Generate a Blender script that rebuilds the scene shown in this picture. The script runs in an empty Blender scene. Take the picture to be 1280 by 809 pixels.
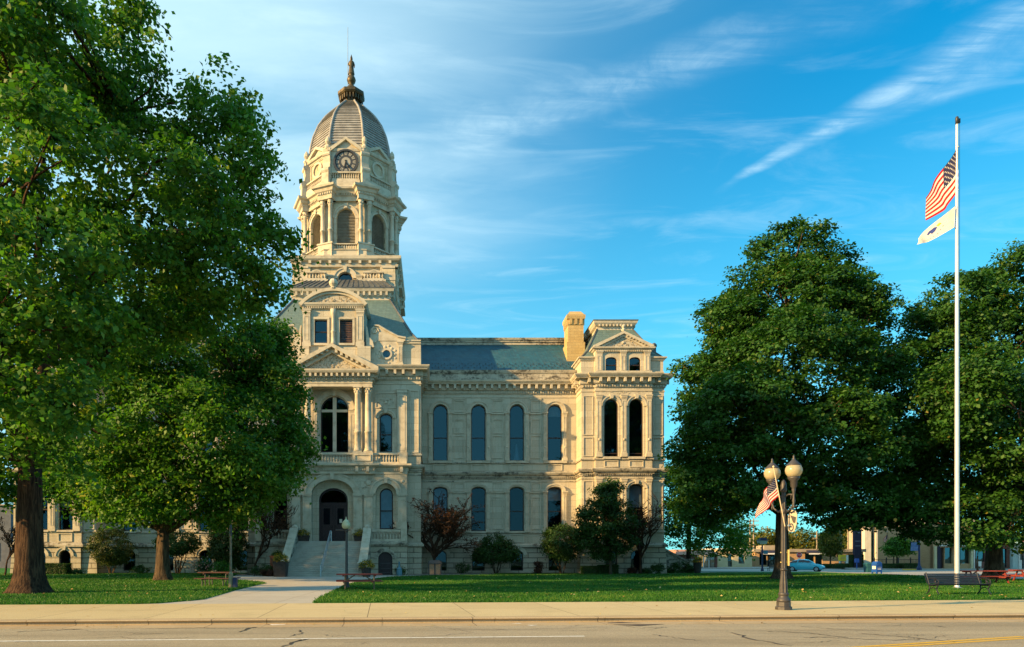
import bpy, math, random
import numpy as np
from mathutils import Vector, Matrix
random.seed(7)
R = math.radians
SC = bpy.context.scene
COL = SC.collection

# ------------------------------------------------------------------ camera, sky, sun, exposure
cam_d = bpy.data.cameras.new('camera')
cam_d.sensor_width = 36.0
cam_d.lens = 853.0 / 1280.0 * 36.0
cam_d.shift_x = (640 - 540) / 1280.0
cam_d.shift_y = (697 - 404.5) / 1280.0
cam_d.clip_start = 0.1
cam_d.clip_end = 5000
cam = bpy.data.objects.new('camera', cam_d)
COL.objects.link(cam)
cam.location = (0, 0, 1.6)
cam.rotation_euler = (R(90), 0, 0)
SC.camera = cam

SUN_EL = R(19)
SUN_DIR = Vector((-math.cos(R(22)) * math.cos(SUN_EL), -math.sin(R(22)) * math.cos(SUN_EL), math.sin(SUN_EL)))
sun_d = bpy.data.lights.new('sun', 'SUN')
sun_d.energy = 5.0
sun_d.angle = R(0.6)
sun_d.color = (1.0, 0.63, 0.25)
sun = bpy.data.objects.new('sun', sun_d)
COL.objects.link(sun)
sun.rotation_euler = SUN_DIR.to_track_quat('Z', 'Y').to_euler()

SC.view_settings.view_transform = 'Standard'
SC.view_settings.look = 'None'
SC.view_settings.exposure = 1.25
SC.view_settings.gamma = 1.0
SC.view_settings.use_curve_mapping = False

W = bpy.data.worlds.new('World')
SC.world = W
W.use_nodes = True


class NT:
    """small helper round a node tree"""
    def __init__(self, nt):
        self.nt = nt
        nt.nodes.clear()

    def n(self, kind, **kw):
        nd = self.nt.nodes.new(kind)
        for k, v in kw.items():
            if k == 'inp':
                for kk, vv in v.items():
                    if isinstance(vv, bpy.types.NodeSocket):
                        self.nt.links.new(vv, nd.inputs[kk])
                    else:
                        nd.inputs[kk].default_value = vv
            else:
                setattr(nd, k, v)
        return nd

    def math(self, op, a, b=0.0, c=None, clamp=False):
        nd = self.n('ShaderNodeMath', operation=op, use_clamp=clamp)
        for i, v in enumerate((a, b) if c is None else (a, b, c)):
            if isinstance(v, bpy.types.NodeSocket):
                self.nt.links.new(v, nd.inputs[i])
            else:
                nd.inputs[i].default_value = v
        return nd.outputs[0]

    def mix(self, fac, a, b, blend='MIX'):
        nd = self.n('ShaderNodeMix', data_type='RGBA', blend_type=blend)
        for i, v in ((0, fac), (6, a), (7, b)):
            if isinstance(v, bpy.types.NodeSocket):
                self.nt.links.new(v, nd.inputs[i])
            else:
                nd.inputs[i].default_value = (*v, 1) if (i > 0 and len(v) == 3) else v
        return nd.outputs[2]

    def ramp(self, fac, stops):
        nd = self.n('ShaderNodeValToRGB')
        self.nt.links.new(fac, nd.inputs[0])
        e = nd.color_ramp.elements
        e[0].position, e[0].color = stops[0][0], (*stops[0][1], 1)
        e[1].position, e[1].color = stops[-1][0], (*stops[-1][1], 1)
        for p, c in stops[1:-1]:
            q = e.new(p)
            q.color = (*c, 1)
        return nd.outputs[0]

    def smooth(self, v, lo, hi):
        nd = self.n('ShaderNodeMapRange', interpolation_type='SMOOTHSTEP')
        self.nt.links.new(v, nd.inputs[0])
        nd.inputs[1].default_value = lo
        nd.inputs[2].default_value = hi
        return nd.outputs[0]

    def link(self, a, b):
        self.nt.links.new(a, b)


def build_world():
    t = NT(W.node_tree)
    sky = t.n('ShaderNodeTexSky', sky_type='NISHITA', sun_disc=False, sun_elevation=SUN_EL,
              sun_rotation=math.atan2(SUN_DIR.x, SUN_DIR.y), altitude=200, air_density=1.0, dust_density=0.6, ozone_density=3.0)
    hs = t.n('ShaderNodeHueSaturation', inp={'Hue': 0.485, 'Saturation': 1.4, 'Value': 1.0, 'Color': sky.outputs[0]})
    base = t.mix(1.0, hs.outputs[0], SKY_TINT, 'MULTIPLY')
    co = t.n('ShaderNodeTexCoord')
    sp = t.n('ShaderNodeSeparateXYZ', inp={0: co.outputs['Generated']})
    z = t.math('MAXIMUM', sp.outputs[2], 0.04)
    px = t.math('DIVIDE', sp.outputs[0], z)          # a flat layer of high cloud overhead
    py = t.math('DIVIDE', sp.outputs[1], z)
    pl = t.n('ShaderNodeCombineXYZ', inp={0: px, 1: py, 2: 0.0}).outputs[0]

    def noise(vec, scale, det=5.0, rough=0.55, dist=0.0):
        return t.n('ShaderNodeTexNoise', inp={'Vector': vec, 'Scale': scale, 'Detail': det, 'Roughness': rough, 'Distortion': dist}).outputs[0]

    def mapped(rot, sx, sy, off=(0, 0, 0)):
        return t.n('ShaderNodeMapping', inp={'Vector': pl, 'Location': off, 'Rotation': (0, 0, rot), 'Scale': (sx, sy, 1)}).outputs[0]

    def band(p0, p1, w0, w1, a0, a1, fibre):
        """a streak of cirrus from p0 to p1 on the cloud layer"""
        dx, dy = p1[0] - p0[0], p1[1] - p0[1]
        L = math.hypot(dx, dy)
        dx, dy = dx / L, dy / L
        wob = t.math('MULTIPLY', t.math('SUBTRACT', noise(pl, 2.6, 3), 0.5), 0.16)
        rx = t.math('SUBTRACT', px, p0[0])
        ry = t.math('SUBTRACT', py, p0[1])
        a = t.math('ADD', t.math('MULTIPLY', rx, dx), t.math('MULTIPLY', ry, dy))
        b = t.math('ADD', t.math('SUBTRACT', t.math('MULTIPLY', ry, dx), t.math('MULTIPLY', rx, dy)), wob)
        wa = t.math('MULTIPLY_ADD', t.smooth(a, a0 * L, a1 * L), w1 - w0, w0)
        q = t.math('DIVIDE', t.math('ABSOLUTE', b), wa)
        prof = t.math('SUBTRACT', 1.0, t.smooth(q, 0.0, 1.0))
        prof = t.math('MULTIPLY', prof, t.smooth(a, a0 * L, (a0 + 0.3) * L))
        prof = t.math('MULTIPLY', prof, t.math('SUBTRACT', 1.0, t.smooth(a, (a1 - 0.3) * L, (a1 + 0.5) * L)))
        f = noise(mapped(-math.atan2(dy, dx) + fibre, 1.6, 11.0, (3, 1, 0)), 2.2, 6, 0.6, 0.6)
        f2 = noise(pl, 7.0, 8, 0.68, 0.8)
        f = t.math('MULTIPLY', t.smooth(f, 0.28, 0.72), t.smooth(f2, 0.2, 0.75))
        return t.math('MULTIPLY', prof, t.math('MULTIPLY_ADD', f, 0.95, 0.12))

    def blob(c, r, k):
        dx = t.math('SUBTRACT', px, c[0])
        dy = t.math('SUBTRACT', py, c[1])
        d = t.math('SQRT', t.math('ADD', t.math('MULTIPLY', dx, dx), t.math('MULTIPLY', dy, dy)))
        return t.math('MULTIPLY', t.math('SUBTRACT', 1.0, t.smooth(d, 0.15 * r, r)), k)

    main = band((0.79, 1.87), (1.078, 1.242), 0.025, 0.12, -0.05, 1.15, 0.2)
    side = band((0.95, 1.62), (1.35, 1.15), 0.05, 0.16, 0.0, 1.3, 0.5)
    mid = band((0.05, 1.62), (0.62, 1.33), 0.12, 0.10, -0.2, 1.0, 0.1)
    wisp = noise(mapped(0.5, 1.0, 2.6, (1.7, 4, 0)), 1.7, 7, 0.6, 1.2)
    wisp = t.smooth(wisp, 0.45, 0.8)
    veil = t.math('ADD', blob((-0.45, 1.5), 0.85, 0.95), blob((-0.1, 2.0), 0.7, 0.5))
    soft = noise(mapped(-0.6, 1.0, 1.8), 1.5, 6, 0.55, 0.8)
    veil = t.math('MULTIPLY', veil, t.smooth(soft, 0.15, 0.75))
    tot = t.math('MULTIPLY', main, 0.62)
    tot = t.math('ADD', tot, t.math('MULTIPLY', side, 0.32))
    tot = t.math('ADD', tot, t.math('MULTIPLY', mid, 0.42))
    tot = t.math('ADD', tot, t.math('MULTIPLY', veil, 0.62))
    tot = t.math('ADD', tot, t.math('MULTIPLY', wisp, 0.20))
    tot = t.math('MULTIPLY', tot, t.smooth(sp.outputs[2], 0.02, 0.25), clamp=True)
    low = t.math('SUBTRACT', 1.0, t.smooth(sp.outputs[2], 0.02, 0.60))
    base = t.mix(t.math('MULTIPLY', low, 0.72), base, HAZE_COL)
    dt = t.n('ShaderNodeVectorMath', operation='DOT_PRODUCT', inp={0: co.outputs['Generated'], 1: tuple(SUN_DIR)}).outputs['Value']
    base = t.mix(t.math('MULTIPLY', t.smooth(dt, -0.52, 0.45), 0.8), base, GLOW_COL)
    col = t.mix(tot, base, CLOUD_COL)
    bg = t.n('ShaderNodeBackground', inp={'Color': col, 'Strength': SKY_STRENGTH})
    out = t.n('ShaderNodeOutputWorld')
    t.link(bg.outputs[0], out.inputs[0])


SKY_STRENGTH = 0.098
SKY_TINT = (0.24, 1.08, 1.06)
CLOUD_COL = (3.7, 5.0, 5.5)
HAZE_COL = (1.25, 3.9, 4.7)
GLOW_COL = (2.3, 4.1, 4.9)
build_world()


# ------------------------------------------------------------------ pixel reading aids (photo 1280 x 809)
def PX(px, Y):
    return (px - 540) * Y / 853.0


def PZ(py, Y):
    return 1.6 + (697 - py) * Y / 853.0


# ------------------------------------------------------------------ objects
def root_loc(o):
    v = Vector((0, 0, 0))
    while o is not None:
        v += Vector(o.location)
        o = o.parent
    return v


def tag(o, label=None, cat=None, group=None, kind=None):
    for k, v in (('label', label), ('category', cat), ('group', group), ('kind', kind)):
        if v:
            o[k] = v
    return o


def thing(name, label, cat, loc=(0, 0, 0), rz=0.0, group=None):
    o = bpy.data.objects.new(name, None)
    COL.objects.link(o)
    o.location = loc
    o.rotation_euler = (0, 0, rz)
    o.empty_display_size = 0.3
    return tag(o, label, cat, group)


def copy_tree(o, parent=None):
    c = o.copy()
    COL.objects.link(c)
    c.parent = parent
    for ch in list(o.children):
        copy_tree(ch, c)
    return c


class MB:
    """collects faces; becomes one mesh object"""
    def __init__(self):
        self.v, self.f, self.mi, self.sm = [], [], [], []
        self.m = 0
        self.smooth = False
        self.M = None

    def frame(self, ox=0.0, oy=0.0, ang=0.0, oz=0.0):
        self.M = Matrix.Translation((ox, oy, oz)) @ Matrix.Rotation(ang, 4, 'Z')
        return self

    def add(self, vs, fs):
        b = len(self.v)
        if self.M is not None:
            M = self.M
            vs = [tuple(M @ Vector(p)) for p in vs]
        self.v.extend(vs)
        for f in fs:
            self.f.append(tuple(b + i for i in f))
            self.mi.append(self.m)
            self.sm.append(self.smooth)

    def box(self, x0, x1, y0, y1, z0, z1):
        self.add([(x0, y0, z0), (x1, y0, z0), (x1, y1, z0), (x0, y1, z0), (x0, y0, z1), (x1, y0, z1), (x1, y1, z1), (x0, y1, z1)],
                 [(0, 3, 2, 1), (4, 5, 6, 7), (0, 1, 5, 4), (1, 2, 6, 5), (2, 3, 7, 6), (3, 0, 4, 7)])

    def bevbox(self, x0, x1, y0, y1, z0, z1, b=0.02):
        """box with its top edges chamfered"""
        self.add([(x0, y0, z0), (x1, y0, z0), (x1, y1, z0), (x0, y1, z0),
                  (x0, y0, z1 - b), (x1, y0, z1 - b), (x1, y1, z1 - b), (x0, y1, z1 - b),
                  (x0 + b, y0 + b, z1), (x1 - b, y0 + b, z1), (x1 - b, y1 - b, z1), (x0 + b, y1 - b, z1)],
                 [(0, 3, 2, 1), (0, 1, 5, 4), (1, 2, 6, 5), (2, 3, 7, 6), (3, 0, 4, 7),
                  (4, 5, 9, 8), (5, 6, 10, 9), (6, 7, 11, 10), (7, 4, 8, 11), (8, 9, 10, 11)])

    def hexa(self, b, t):
        """bottom quad b, top quad t"""
        self.add(list(b) + list(t), [(0, 3, 2, 1), (4, 5, 6, 7), (0, 1, 5, 4), (1, 2, 6, 5), (2, 3, 7, 6), (3, 0, 4, 7)])

    def quad(self, a, b, c, d):
        self.add([a, b, c, d], [(0, 1, 2, 3)])

    def extr_xz(self, pts, y0, y1):
        """outline in x,z extruded from y0 to y1"""
        n = len(pts)
        vs = [(x, y0, z) for x, z in pts] + [(x, y1, z) for x, z in pts]
        fs = [tuple(range(n)), tuple(range(2 * n - 1, n - 1, -1))]
        fs += [(i, i + n, (i + 1) % n + n, (i + 1) % n) for i in range(n)]
        self.add(vs, fs)

    def extr_yz(self, pts, x0, x1):
        n = len(pts)
        vs = [(x0, y, z) for y, z in pts] + [(x1, y, z) for y, z in pts]
        fs = [tuple(range(n)), tuple(range(2 * n - 1, n - 1, -1))]
        fs += [(i, i + n, (i + 1) % n + n, (i + 1) % n) for i in range(n)]
        self.add(vs, fs)

    def extr_xy(self, pts, z0, z1):
        n = len(pts)
        vs = [(x, y, z0) for x, y in pts] + [(x, y, z1) for x, y in pts]
        fs = [tuple(range(n - 1, -1, -1)), tuple(range(n, 2 * n))]
        fs += [(i, (i + 1) % n, (i + 1) % n + n, i + n) for i in range(n)]
        self.add(vs, fs)

    def tube(self, pts, rad, n=8, caps=True):
        pts = [Vector(p) for p in pts]
        if not hasattr(rad, '__len__'):
            rad = [rad] * len(pts)
        vs, fs = [], []
        prev = None
        for i, p in enumerate(pts):
            d = (pts[min(i + 1, len(pts) - 1)] - pts[max(i - 1, 0)])
            if d.length < 1e-9:
                d = Vector((0, 0, 1))
            d.normalize()
            if prev is None:
                a = d.orthogonal().normalized()
            else:
                a = (prev - d * prev.dot(d))
                a = a.normalized() if a.length > 1e-6 else d.orthogonal().normalized()
            prev = a
            b = d.cross(a)
            for k in range(n):
                th = 2 * math.pi * k / n
                vs.append(tuple(p + (a * math.cos(th) + b * math.sin(th)) * rad[i]))
        for i in range(len(pts) - 1):
            for k in range(n):
                k2 = (k + 1) % n
                fs.append((i * n + k, i * n + k2, (i + 1) * n + k2, (i + 1) * n + k))
        if caps:
            fs.append(tuple(range(n - 1, -1, -1)))
            fs.append(tuple(range((len(pts) - 1) * n, len(pts) * n)))
        self.add(vs, fs)

    def lathe(self, cx, cy, prof, n=12, rot=0.0, z=0.0):
        vs, fs = [], []
        for r, zz in prof:
            for k in range(n):
                th = rot + 2 * math.pi * k / n
                vs.append((cx + r * math.cos(th), cy + r * math.sin(th), z + zz))
        for i in range(len(prof) - 1):
            for k in range(n):
                k2 = (k + 1) % n
                fs.append((i * n + k, i * n + k2, (i + 1) * n + k2, (i + 1) * n + k))
        fs.append(tuple(range(n - 1, -1, -1)))
        fs.append(tuple(range((len(prof) - 1) * n, len(prof) * n)))
        self.add(vs, fs)

    def ball(self, c, r, n=10, m=6, sq=(1, 1, 1)):
        vs, fs = [], []
        for i in range(m + 1):
            ph = -math.pi / 2 + math.pi * i / m
            for k in range(n):
                th = 2 * math.pi * k / n
                vs.append((c[0] + r * sq[0] * math.cos(ph) * math.cos(th), c[1] + r * sq[1] * math.cos(ph) * math.sin(th), c[2] + r * sq[2] * math.sin(ph)))
        for i in range(m):
            for k in range(n):
                k2 = (k + 1) % n
                fs.append((i * n + k, i * n + k2, (i + 1) * n + k2, (i + 1) * n + k))
        self.add(vs, fs)

    def molding(self, path, prof, closed=False):
        """profile (out, z) swept along a plan path; outside lies to the right of travel"""
        n = len(path)
        nor = []
        for i in range(n if closed else n - 1):
            a, b = path[i], path[(i + 1) % n]
            dx, dy = b[0] - a[0], b[1] - a[1]
            L = math.hypot(dx, dy)
            nor.append((dy / L, -dx / L))
        vs, fs = [], []
        for i in range(n):
            if closed:
                n1, n2 = nor[i - 1], nor[i]
            else:
                n1, n2 = nor[max(i - 1, 0)], nor[min(i, n - 2)]
            dt = 1 + n1[0] * n2[0] + n1[1] * n2[1]
            mx, my = (n1[0] + n2[0]) / dt, (n1[1] + n2[1]) / dt
            for o, z in prof:
                vs.append((path[i][0] + mx * o, path[i][1] + my * o, z))
        m = len(prof)
        for i in range(n if closed else n - 1):
            j = (i + 1) % n
            for k in range(m - 1):
                fs.append((i * m + k, j * m + k, j * m + k + 1, i * m + k + 1))
        if not closed:
            fs.append(tuple(range(m)))
            fs.append(tuple(range(n * m - 1, (n - 1) * m - 1, -1)))
        self.add(vs, fs)

    def blocks(self, path, o0, o1, z0, z1, w, gap, closed=False, skip=0.05):
        """a row of small blocks along a plan path (modillions, dentils)"""
        n = len(path)
        for i in range(n if closed else n - 1):
            a, b = path[i], path[(i + 1) % n]
            dx, dy = b[0] - a[0], b[1] - a[1]
            L = math.hypot(dx, dy)
            if L < 0.3:
                continue
            dx, dy = dx / L, dy / L
            nx, ny = dy, -dx
            k = max(1, int(round((L - 2 * skip) / gap)))
            for j in range(k):
                s = L * (j + 0.5) / k

                def P(u, o, z):
                    return (a[0] + dx * u + nx * o, a[1] + dy * u + ny * o, z)
                q = [P(s - w / 2, o1, 0), P(s + w / 2, o1, 0), P(s + w / 2, o0, 0), P(s - w / 2, o0, 0)]
                self.hexa([(x, y, z0) for x, y, _ in q], [(x, y, z1) for x, y, _ in q])

    def facade(self, x0, x1, z0, z1, y, ops, depth):
        """wall in the x,z plane with arched openings (xc, w, z0, zspring, rise) and their reveals"""
        xs = {round(x0, 5), round(x1, 5)}
        N = 12
        for xc, w, a, s, r in ops:
            if r > 0:
                for k in range(N + 1):
                    xs.add(round(xc - w / 2 * math.cos(math.pi * k / N), 5))
            else:
                xs.add(round(xc - w / 2, 5))
                xs.add(round(xc + w / 2, 5))
        xs = sorted(xs)

        def hi(o, x):
            xc, w, a, s, r = o
            return s + r * math.sqrt(max(0.0, 1 - ((x - xc) / (w / 2)) ** 2))
        for xa, xb in zip(xs, xs[1:]):
            xm = (xa + xb) / 2
            cov = sorted([o for o in ops if abs(xm - o[0]) < o[1] / 2], key=lambda o: o[2])
            la, lb = z0, z0
            for o in cov:
                if o[2] - la > 1e-4:
                    self.quad((xa, y, la), (xb, y, lb), (xb, y, o[2]), (xa, y, o[2]))
                la, lb = hi(o, xa), hi(o, xb)
            self.quad((xa, y, la), (xb, y, lb), (xb, y, z1), (xa, y, z1))
        for o in ops:
            p = outline(o)
            for (xa, za), (xb, zb) in zip(p, p[1:] + p[:1]):
                self.quad((xa, y, za), (xb, y, zb), (xb, y + depth, zb), (xa, y + depth, za))

    def ring(self, outer, inner, y0, y1):
        """flat band between two outlines with the same number of points (open at the ends if not closed)"""
        n = len(outer)
        vs = [(x, y0, z) for x, z in outer] + [(x, y0, z) for x, z in inner] + [(x, y1, z) for x, z in outer] + [(x, y1, z) for x, z in inner]
        fs = []
        for i in range(n - 1):
            j = i + 1
            fs += [(i, j, n + j, n + i), (i, 2 * n + i, 2 * n + j, j), (n + i, n + j, 3 * n + j, 3 * n + i)]
        fs += [(0, n, 3 * n, 2 * n), (n - 1, 3 * n - 1, 4 * n - 1, 2 * n - 1)]
        self.add(vs, fs)

    def obj(self, name, mat, parent=None, world=True):
        me = bpy.data.meshes.new(name)
        vs = self.v
        if parent is not None and world:
            r = root_loc(parent)
            vs = [(x - r.x, y - r.y, z - r.z) for x, y, z in vs]
        me.from_pydata(vs, [], self.f)
        mats = mat if isinstance(mat, (list, tuple)) else [mat]
        for m in mats:
            me.materials.append(m)
        if len(mats) > 1:
            me.polygons.foreach_set('material_index', self.mi)
        me.polygons.foreach_set('use_smooth', self.sm)
        me.update()
        o = bpy.data.objects.new(name, me)
        COL.objects.link(o)
        o.parent = parent
        return o


def outline(o, n=12, grow=0.0, foot=0.0):
    """left foot, up, over the arch, right foot"""
    xc, w, z0, s, r = o
    h = w / 2 + grow
    pts = [(xc - h, z0 - foot)]
    if r > 0:
        rr = r + grow
        for k in range(n + 1):
            th = math.pi * (1 - k / n)
            pts.append((xc + h * math.cos(th), s + rr * math.sin(th)))
    else:
        pts += [(xc - h, s + grow), (xc + h, s + grow)]
    pts.append((xc + h, z0 - foot))
    return pts


def arch_only(o, n=14, grow=0.0):
    xc, w, z0, s, r = o
    h, rr = w / 2 + grow, r + grow
    return [(xc + h * math.cos(math.pi * (1 - k / n)), s + rr * math.sin(math.pi * (1 - k / n))) for k in range(n + 1)]


# ------------------------------------------------------------------ materials
MATS = {}


def pbr(name, c1, c2=None, scale=3.0, rough=0.8, bump=0.0, bscale=None, stretch=(1, 1, 1), metallic=0.0, spec=0.35, detail=5.0, lo=0.35, hi=0.65):
    m = bpy.data.materials.new(name)
    m.use_nodes = True
    t = NT(m.node_tree)
    co = t.n('ShaderNodeTexCoord').outputs['Object']
    mp = t.n('ShaderNodeMapping', inp={'Vector': co, 'Scale': stretch}).outputs[0]
    b = t.n('ShaderNodeBsdfPrincipled', inp={'Roughness': rough, 'Metallic': metallic, 'Specular IOR Level': spec})
    if c2 is None:
        c2 = tuple(x * 0.82 for x in c1)
    nz = t.n('ShaderNodeTexNoise', inp={'Vector': mp, 'Scale': scale, 'Detail': detail, 'Roughness': 0.6}).outputs[0]
    t.link(t.mix(t.smooth(nz, lo, hi), c1, c2), b.inputs['Base Color'])
    if bump > 0:
        nb = t.n('ShaderNodeTexNoise', inp={'Vector': mp, 'Scale': bscale or scale * 6, 'Detail': 6.0}).outputs[0]
        bp = t.n('ShaderNodeBump', inp={'Strength': bump, 'Distance': 0.02, 'Height': nb})
        t.link(bp.outputs[0], b.inputs['Normal'])
    out = t.n('ShaderNodeOutputMaterial')
    t.link(b.outputs[0], out.inputs[0])
    MATS[name] = m
    return m


def masonry(name, c1, c2, mortar, bw, bh, ms, stain=(0.16, 0.14, 0.10), stain_amt=0.5, rough=0.85, bump=0.25, offset=0.5, spec=0.3, streak=True, warm=(0.47, 0.41, 0.30), sx=(1.6, 1.6, 0.16), th=(0.47, 0.75)):
    m = bpy.data.materials.new(name)
    m.use_nodes = True
    t = NT(m.node_tree)
    co = t.n('ShaderNodeTexCoord').outputs['Object']
    s = t.n('ShaderNodeSeparateXYZ', inp={0: co})
    u = t.math('ADD', s.outputs[0], t.math('MULTIPLY', s.outputs[1], 0.83))
    v = t.n('ShaderNodeCombineXYZ', inp={0: u, 1: s.outputs[2], 2: 0.0}).outputs[0]
    br = t.n('ShaderNodeTexBrick', offset=offset, inp={'Vector': v, 'Color1': (*c1, 1), 'Color2': (*c2, 1), 'Mortar': (*mortar, 1), 'Scale': 1.0,
                                        'Mortar Size': ms, 'Mortar Smooth': 0.4, 'Bias': 0.0, 'Brick Width': bw, 'Row Height': bh})
    n1 = t.n('ShaderNodeTexNoise', inp={'Vector': co, 'Scale': 0.35, 'Detail': 7.0, 'Roughness': 0.65}).outputs[0]
    col = t.mix(t.math('MULTIPLY', t.smooth(n1, 0.42, 0.72), 0.55), br.outputs[0], warm)
    if streak:
        st = t.n('ShaderNodeMapping', inp={'Vector': co, 'Scale': sx}).outputs[0]
        n2 = t.n('ShaderNodeTexNoise', inp={'Vector': st, 'Scale': 1.3, 'Detail': 8.0, 'Roughness': 0.7}).outputs[0]
        n3 = t.n('ShaderNodeTexNoise', inp={'Vector': co, 'Scale': 4.0, 'Detail': 6.0}).outputs[0]
        k = t.math('MULTIPLY', t.smooth(n2, *th), t.smooth(n3, 0.3, 0.6))
        col = t.mix(t.math('MULTIPLY', k, stain_amt), col, stain)
    fine = t.n('ShaderNodeTexNoise', inp={'Vector': co, 'Scale': 14.0, 'Detail': 4.0}).outputs[0]
    col = t.mix(0.25, col, t.ramp(fine, [(0.3, (0.25, 0.25, 0.25)), (0.7, (0.75, 0.75, 0.75))]), 'OVERLAY')
    b = t.n('ShaderNodeBsdfPrincipled', inp={'Base Color': col, 'Roughness': rough, 'Specular IOR Level': spec})
    h = t.math('ADD', t.math('MULTIPLY', br.outputs[1], -1.0), t.math('MULTIPLY', fine, 0.35))
    bp = t.n('ShaderNodeBump', inp={'Strength': bump, 'Distance': 0.03, 'Height': h})
    t.link(bp.outputs[0], b.inputs['Normal'])
    out = t.n('ShaderNodeOutputMaterial')
    t.link(b.outputs[0], out.inputs[0])
    MATS[name] = m
    return m


def glass_mat(name, tint, gloss, rough=0.02, fk=0.9):
    """window glass: part see-through, part mirror"""
    m = bpy.data.materials.new(name)
    m.use_nodes = True
    t = NT(m.node_tree)
    co = t.n('ShaderNodeTexCoord').outputs['Object']
    nb = t.n('ShaderNodeTexNoise', inp={'Vector': co, 'Scale': 0.9, 'Detail': 1.0}).outputs[0]
    bp = t.n('ShaderNodeBump', inp={'Strength': 0.12, 'Distance': 0.05, 'Height': nb})
    tr = t.n('ShaderNodeBsdfTransparent', inp={'Color': (*tint, 1)})
    gl = t.n('ShaderNodeBsdfGlossy', inp={'Color': (0.34, 0.78, 1.0, 1), 'Roughness': rough, 'Normal': bp.outputs[0]})  # mirror tint carries the blue of reflected sky in its colour
    fr = t.n('ShaderNodeFresnel', inp={'IOR': 1.5})
    k = t.math('ADD', t.math('MULTIPLY', fr.outputs[0], fk), gloss, clamp=True)
    mx = t.n('ShaderNodeMixShader', inp={0: k, 1: tr.outputs[0], 2: gl.outputs[0]})
    out = t.n('ShaderNodeOutputMaterial')
    t.link(mx.outputs[0], out.inputs[0])
    MATS[name] = m
    return m


def leaf_mat(name, stops, trans=0.35, rough=0.55):
    m = bpy.data.materials.new(name)
    m.use_nodes = True
    t = NT(m.node_tree)
    at = t.n('ShaderNodeAttribute', attribute_name='tint')
    col = t.ramp(at.outputs['Fac'], stops)
    d = t.n('ShaderNodeBsdfPrincipled', inp={'Base Color': col, 'Roughness': rough, 'Specular IOR Level': 0.3})
    tc = t.mix(1.0, col, (1.15, 1.30, 0.5), 'MULTIPLY')
    tl = t.n('ShaderNodeBsdfTranslucent', inp={'Color': tc})
    mx = t.n('ShaderNodeMixShader', inp={0: trans, 1: d.outputs[0], 2: tl.outputs[0]})
    out = t.n('ShaderNodeOutputMaterial')
    t.link(mx.outputs[0], out.inputs[0])
    MATS[name] = m
    return m


def bark_mat(name, c1, c2):
    m = bpy.data.materials.new(name)
    m.use_nodes = True
    t = NT(m.node_tree)
    co = t.n('ShaderNodeTexCoord').outputs['Object']
    mp = t.n('ShaderNodeMapping', inp={'Vector': co, 'Scale': (1, 1, 0.13)}).outputs[0]
    n1 = t.n('ShaderNodeTexNoise', inp={'Vector': mp, 'Scale': 11.0, 'Detail': 6.0, 'Roughness': 0.65, 'Distortion': 0.5}).outputs[0]
    n2 = t.n('ShaderNodeTexNoise', inp={'Vector': co, 'Scale': 1.3, 'Detail': 3.0}).outputs[0]
    col = t.mix(t.smooth(n1, 0.36, 0.62), c2, c1)
    col = t.mix(t.math('MULTIPLY', t.smooth(n2, 0.4, 0.7), 0.4), col, c2)
    b = t.n('ShaderNodeBsdfPrincipled', inp={'Base Color': col, 'Roughness': 0.95, 'Specular IOR Level': 0.15})
    bp = t.n('ShaderNodeBump', inp={'Strength': 1.0, 'Distance': 0.08, 'Height': n1})
    t.link(bp.outputs[0], b.inputs['Normal'])
    out = t.n('ShaderNodeOutputMaterial')
    t.link(b.outputs[0], out.inputs[0])
    MATS[name] = m
    return m


STONE = masonry('limestone', (0.52, 0.475, 0.375), (0.40, 0.36, 0.275), (0.26, 0.22, 0.15), 1.5, 0.62, 0.012, stain_amt=0.5, bump=0.2)
RUST = masonry('rusticated limestone', (0.43, 0.385, 0.30), (0.37, 0.325, 0.24), (0.10, 0.085, 0.06), 1.9, 0.52, 0.045, stain_amt=0.6, bump=0.9)
TRIM = pbr('carved limestone', (0.51, 0.46, 0.36), (0.36, 0.315, 0.235), 1.7, 0.85, 0.25, 22, spec=0.25, lo=0.4, hi=0.75)
LEDGE = masonry('weathered ledge stone', (0.44, 0.405, 0.325), (0.35, 0.315, 0.25), (0.20, 0.175, 0.13), 2.1, 3.0, 0.014, stain=(0.045, 0.04, 0.032), stain_amt=0.9, bump=0.3, sx=(0.55, 0.55, 1.3), th=(0.44, 0.60))
STEP = pbr('worn step stone', (0.40, 0.375, 0.32), (0.29, 0.27, 0.23), 1.4, 0.85, 0.25, 14, lo=.35, hi=.8)
RELIEF = pbr('stone relief', (0.46, 0.41, 0.32), (0.20, 0.17, 0.12), 6.0, 0.9, 1.0, 7, lo=0.48, hi=0.62)
TOWER = masonry('tower stone', (0.54, 0.465, 0.325), (0.42, 0.36, 0.24), (0.25, 0.205, 0.13), 1.3, 0.55, 0.014, stain_amt=0.45, bump=0.25)
SLATE = masonry('roof slate', (0.018, 0.098, 0.140), (0.011, 0.064, 0.098), (0.012, 0.028, 0.038), 0.36, 0.24, 0.012, stain=(0.10, 0.11, 0.08), stain_amt=0.35, rough=0.55, bump=0.5, warm=(0.030, 0.085, 0.10), spec=0.4)
SLATE_L = masonry('pale roof slate', (0.115, 0.180, 0.165), (0.085, 0.142, 0.135), (0.06, 0.075, 0.065), 0.36, 0.24, 0.012, stain=(0.08, 0.09, 0.07), stain_amt=0.4, rough=0.6, bump=0.5, warm=(0.13, 0.17, 0.14), spec=0.4)
COPPER = pbr('dark roof metal', (0.055, 0.060, 0.065), (0.095, 0.10, 0.095), 1.5, 0.5, 0.15, 9, spec=0.5)
DOMEM = pbr('dome metal', (0.32, 0.305, 0.28), (0.22, 0.21, 0.195), 1.1, 0.55, 0.1, 8, spec=0.45)
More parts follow.
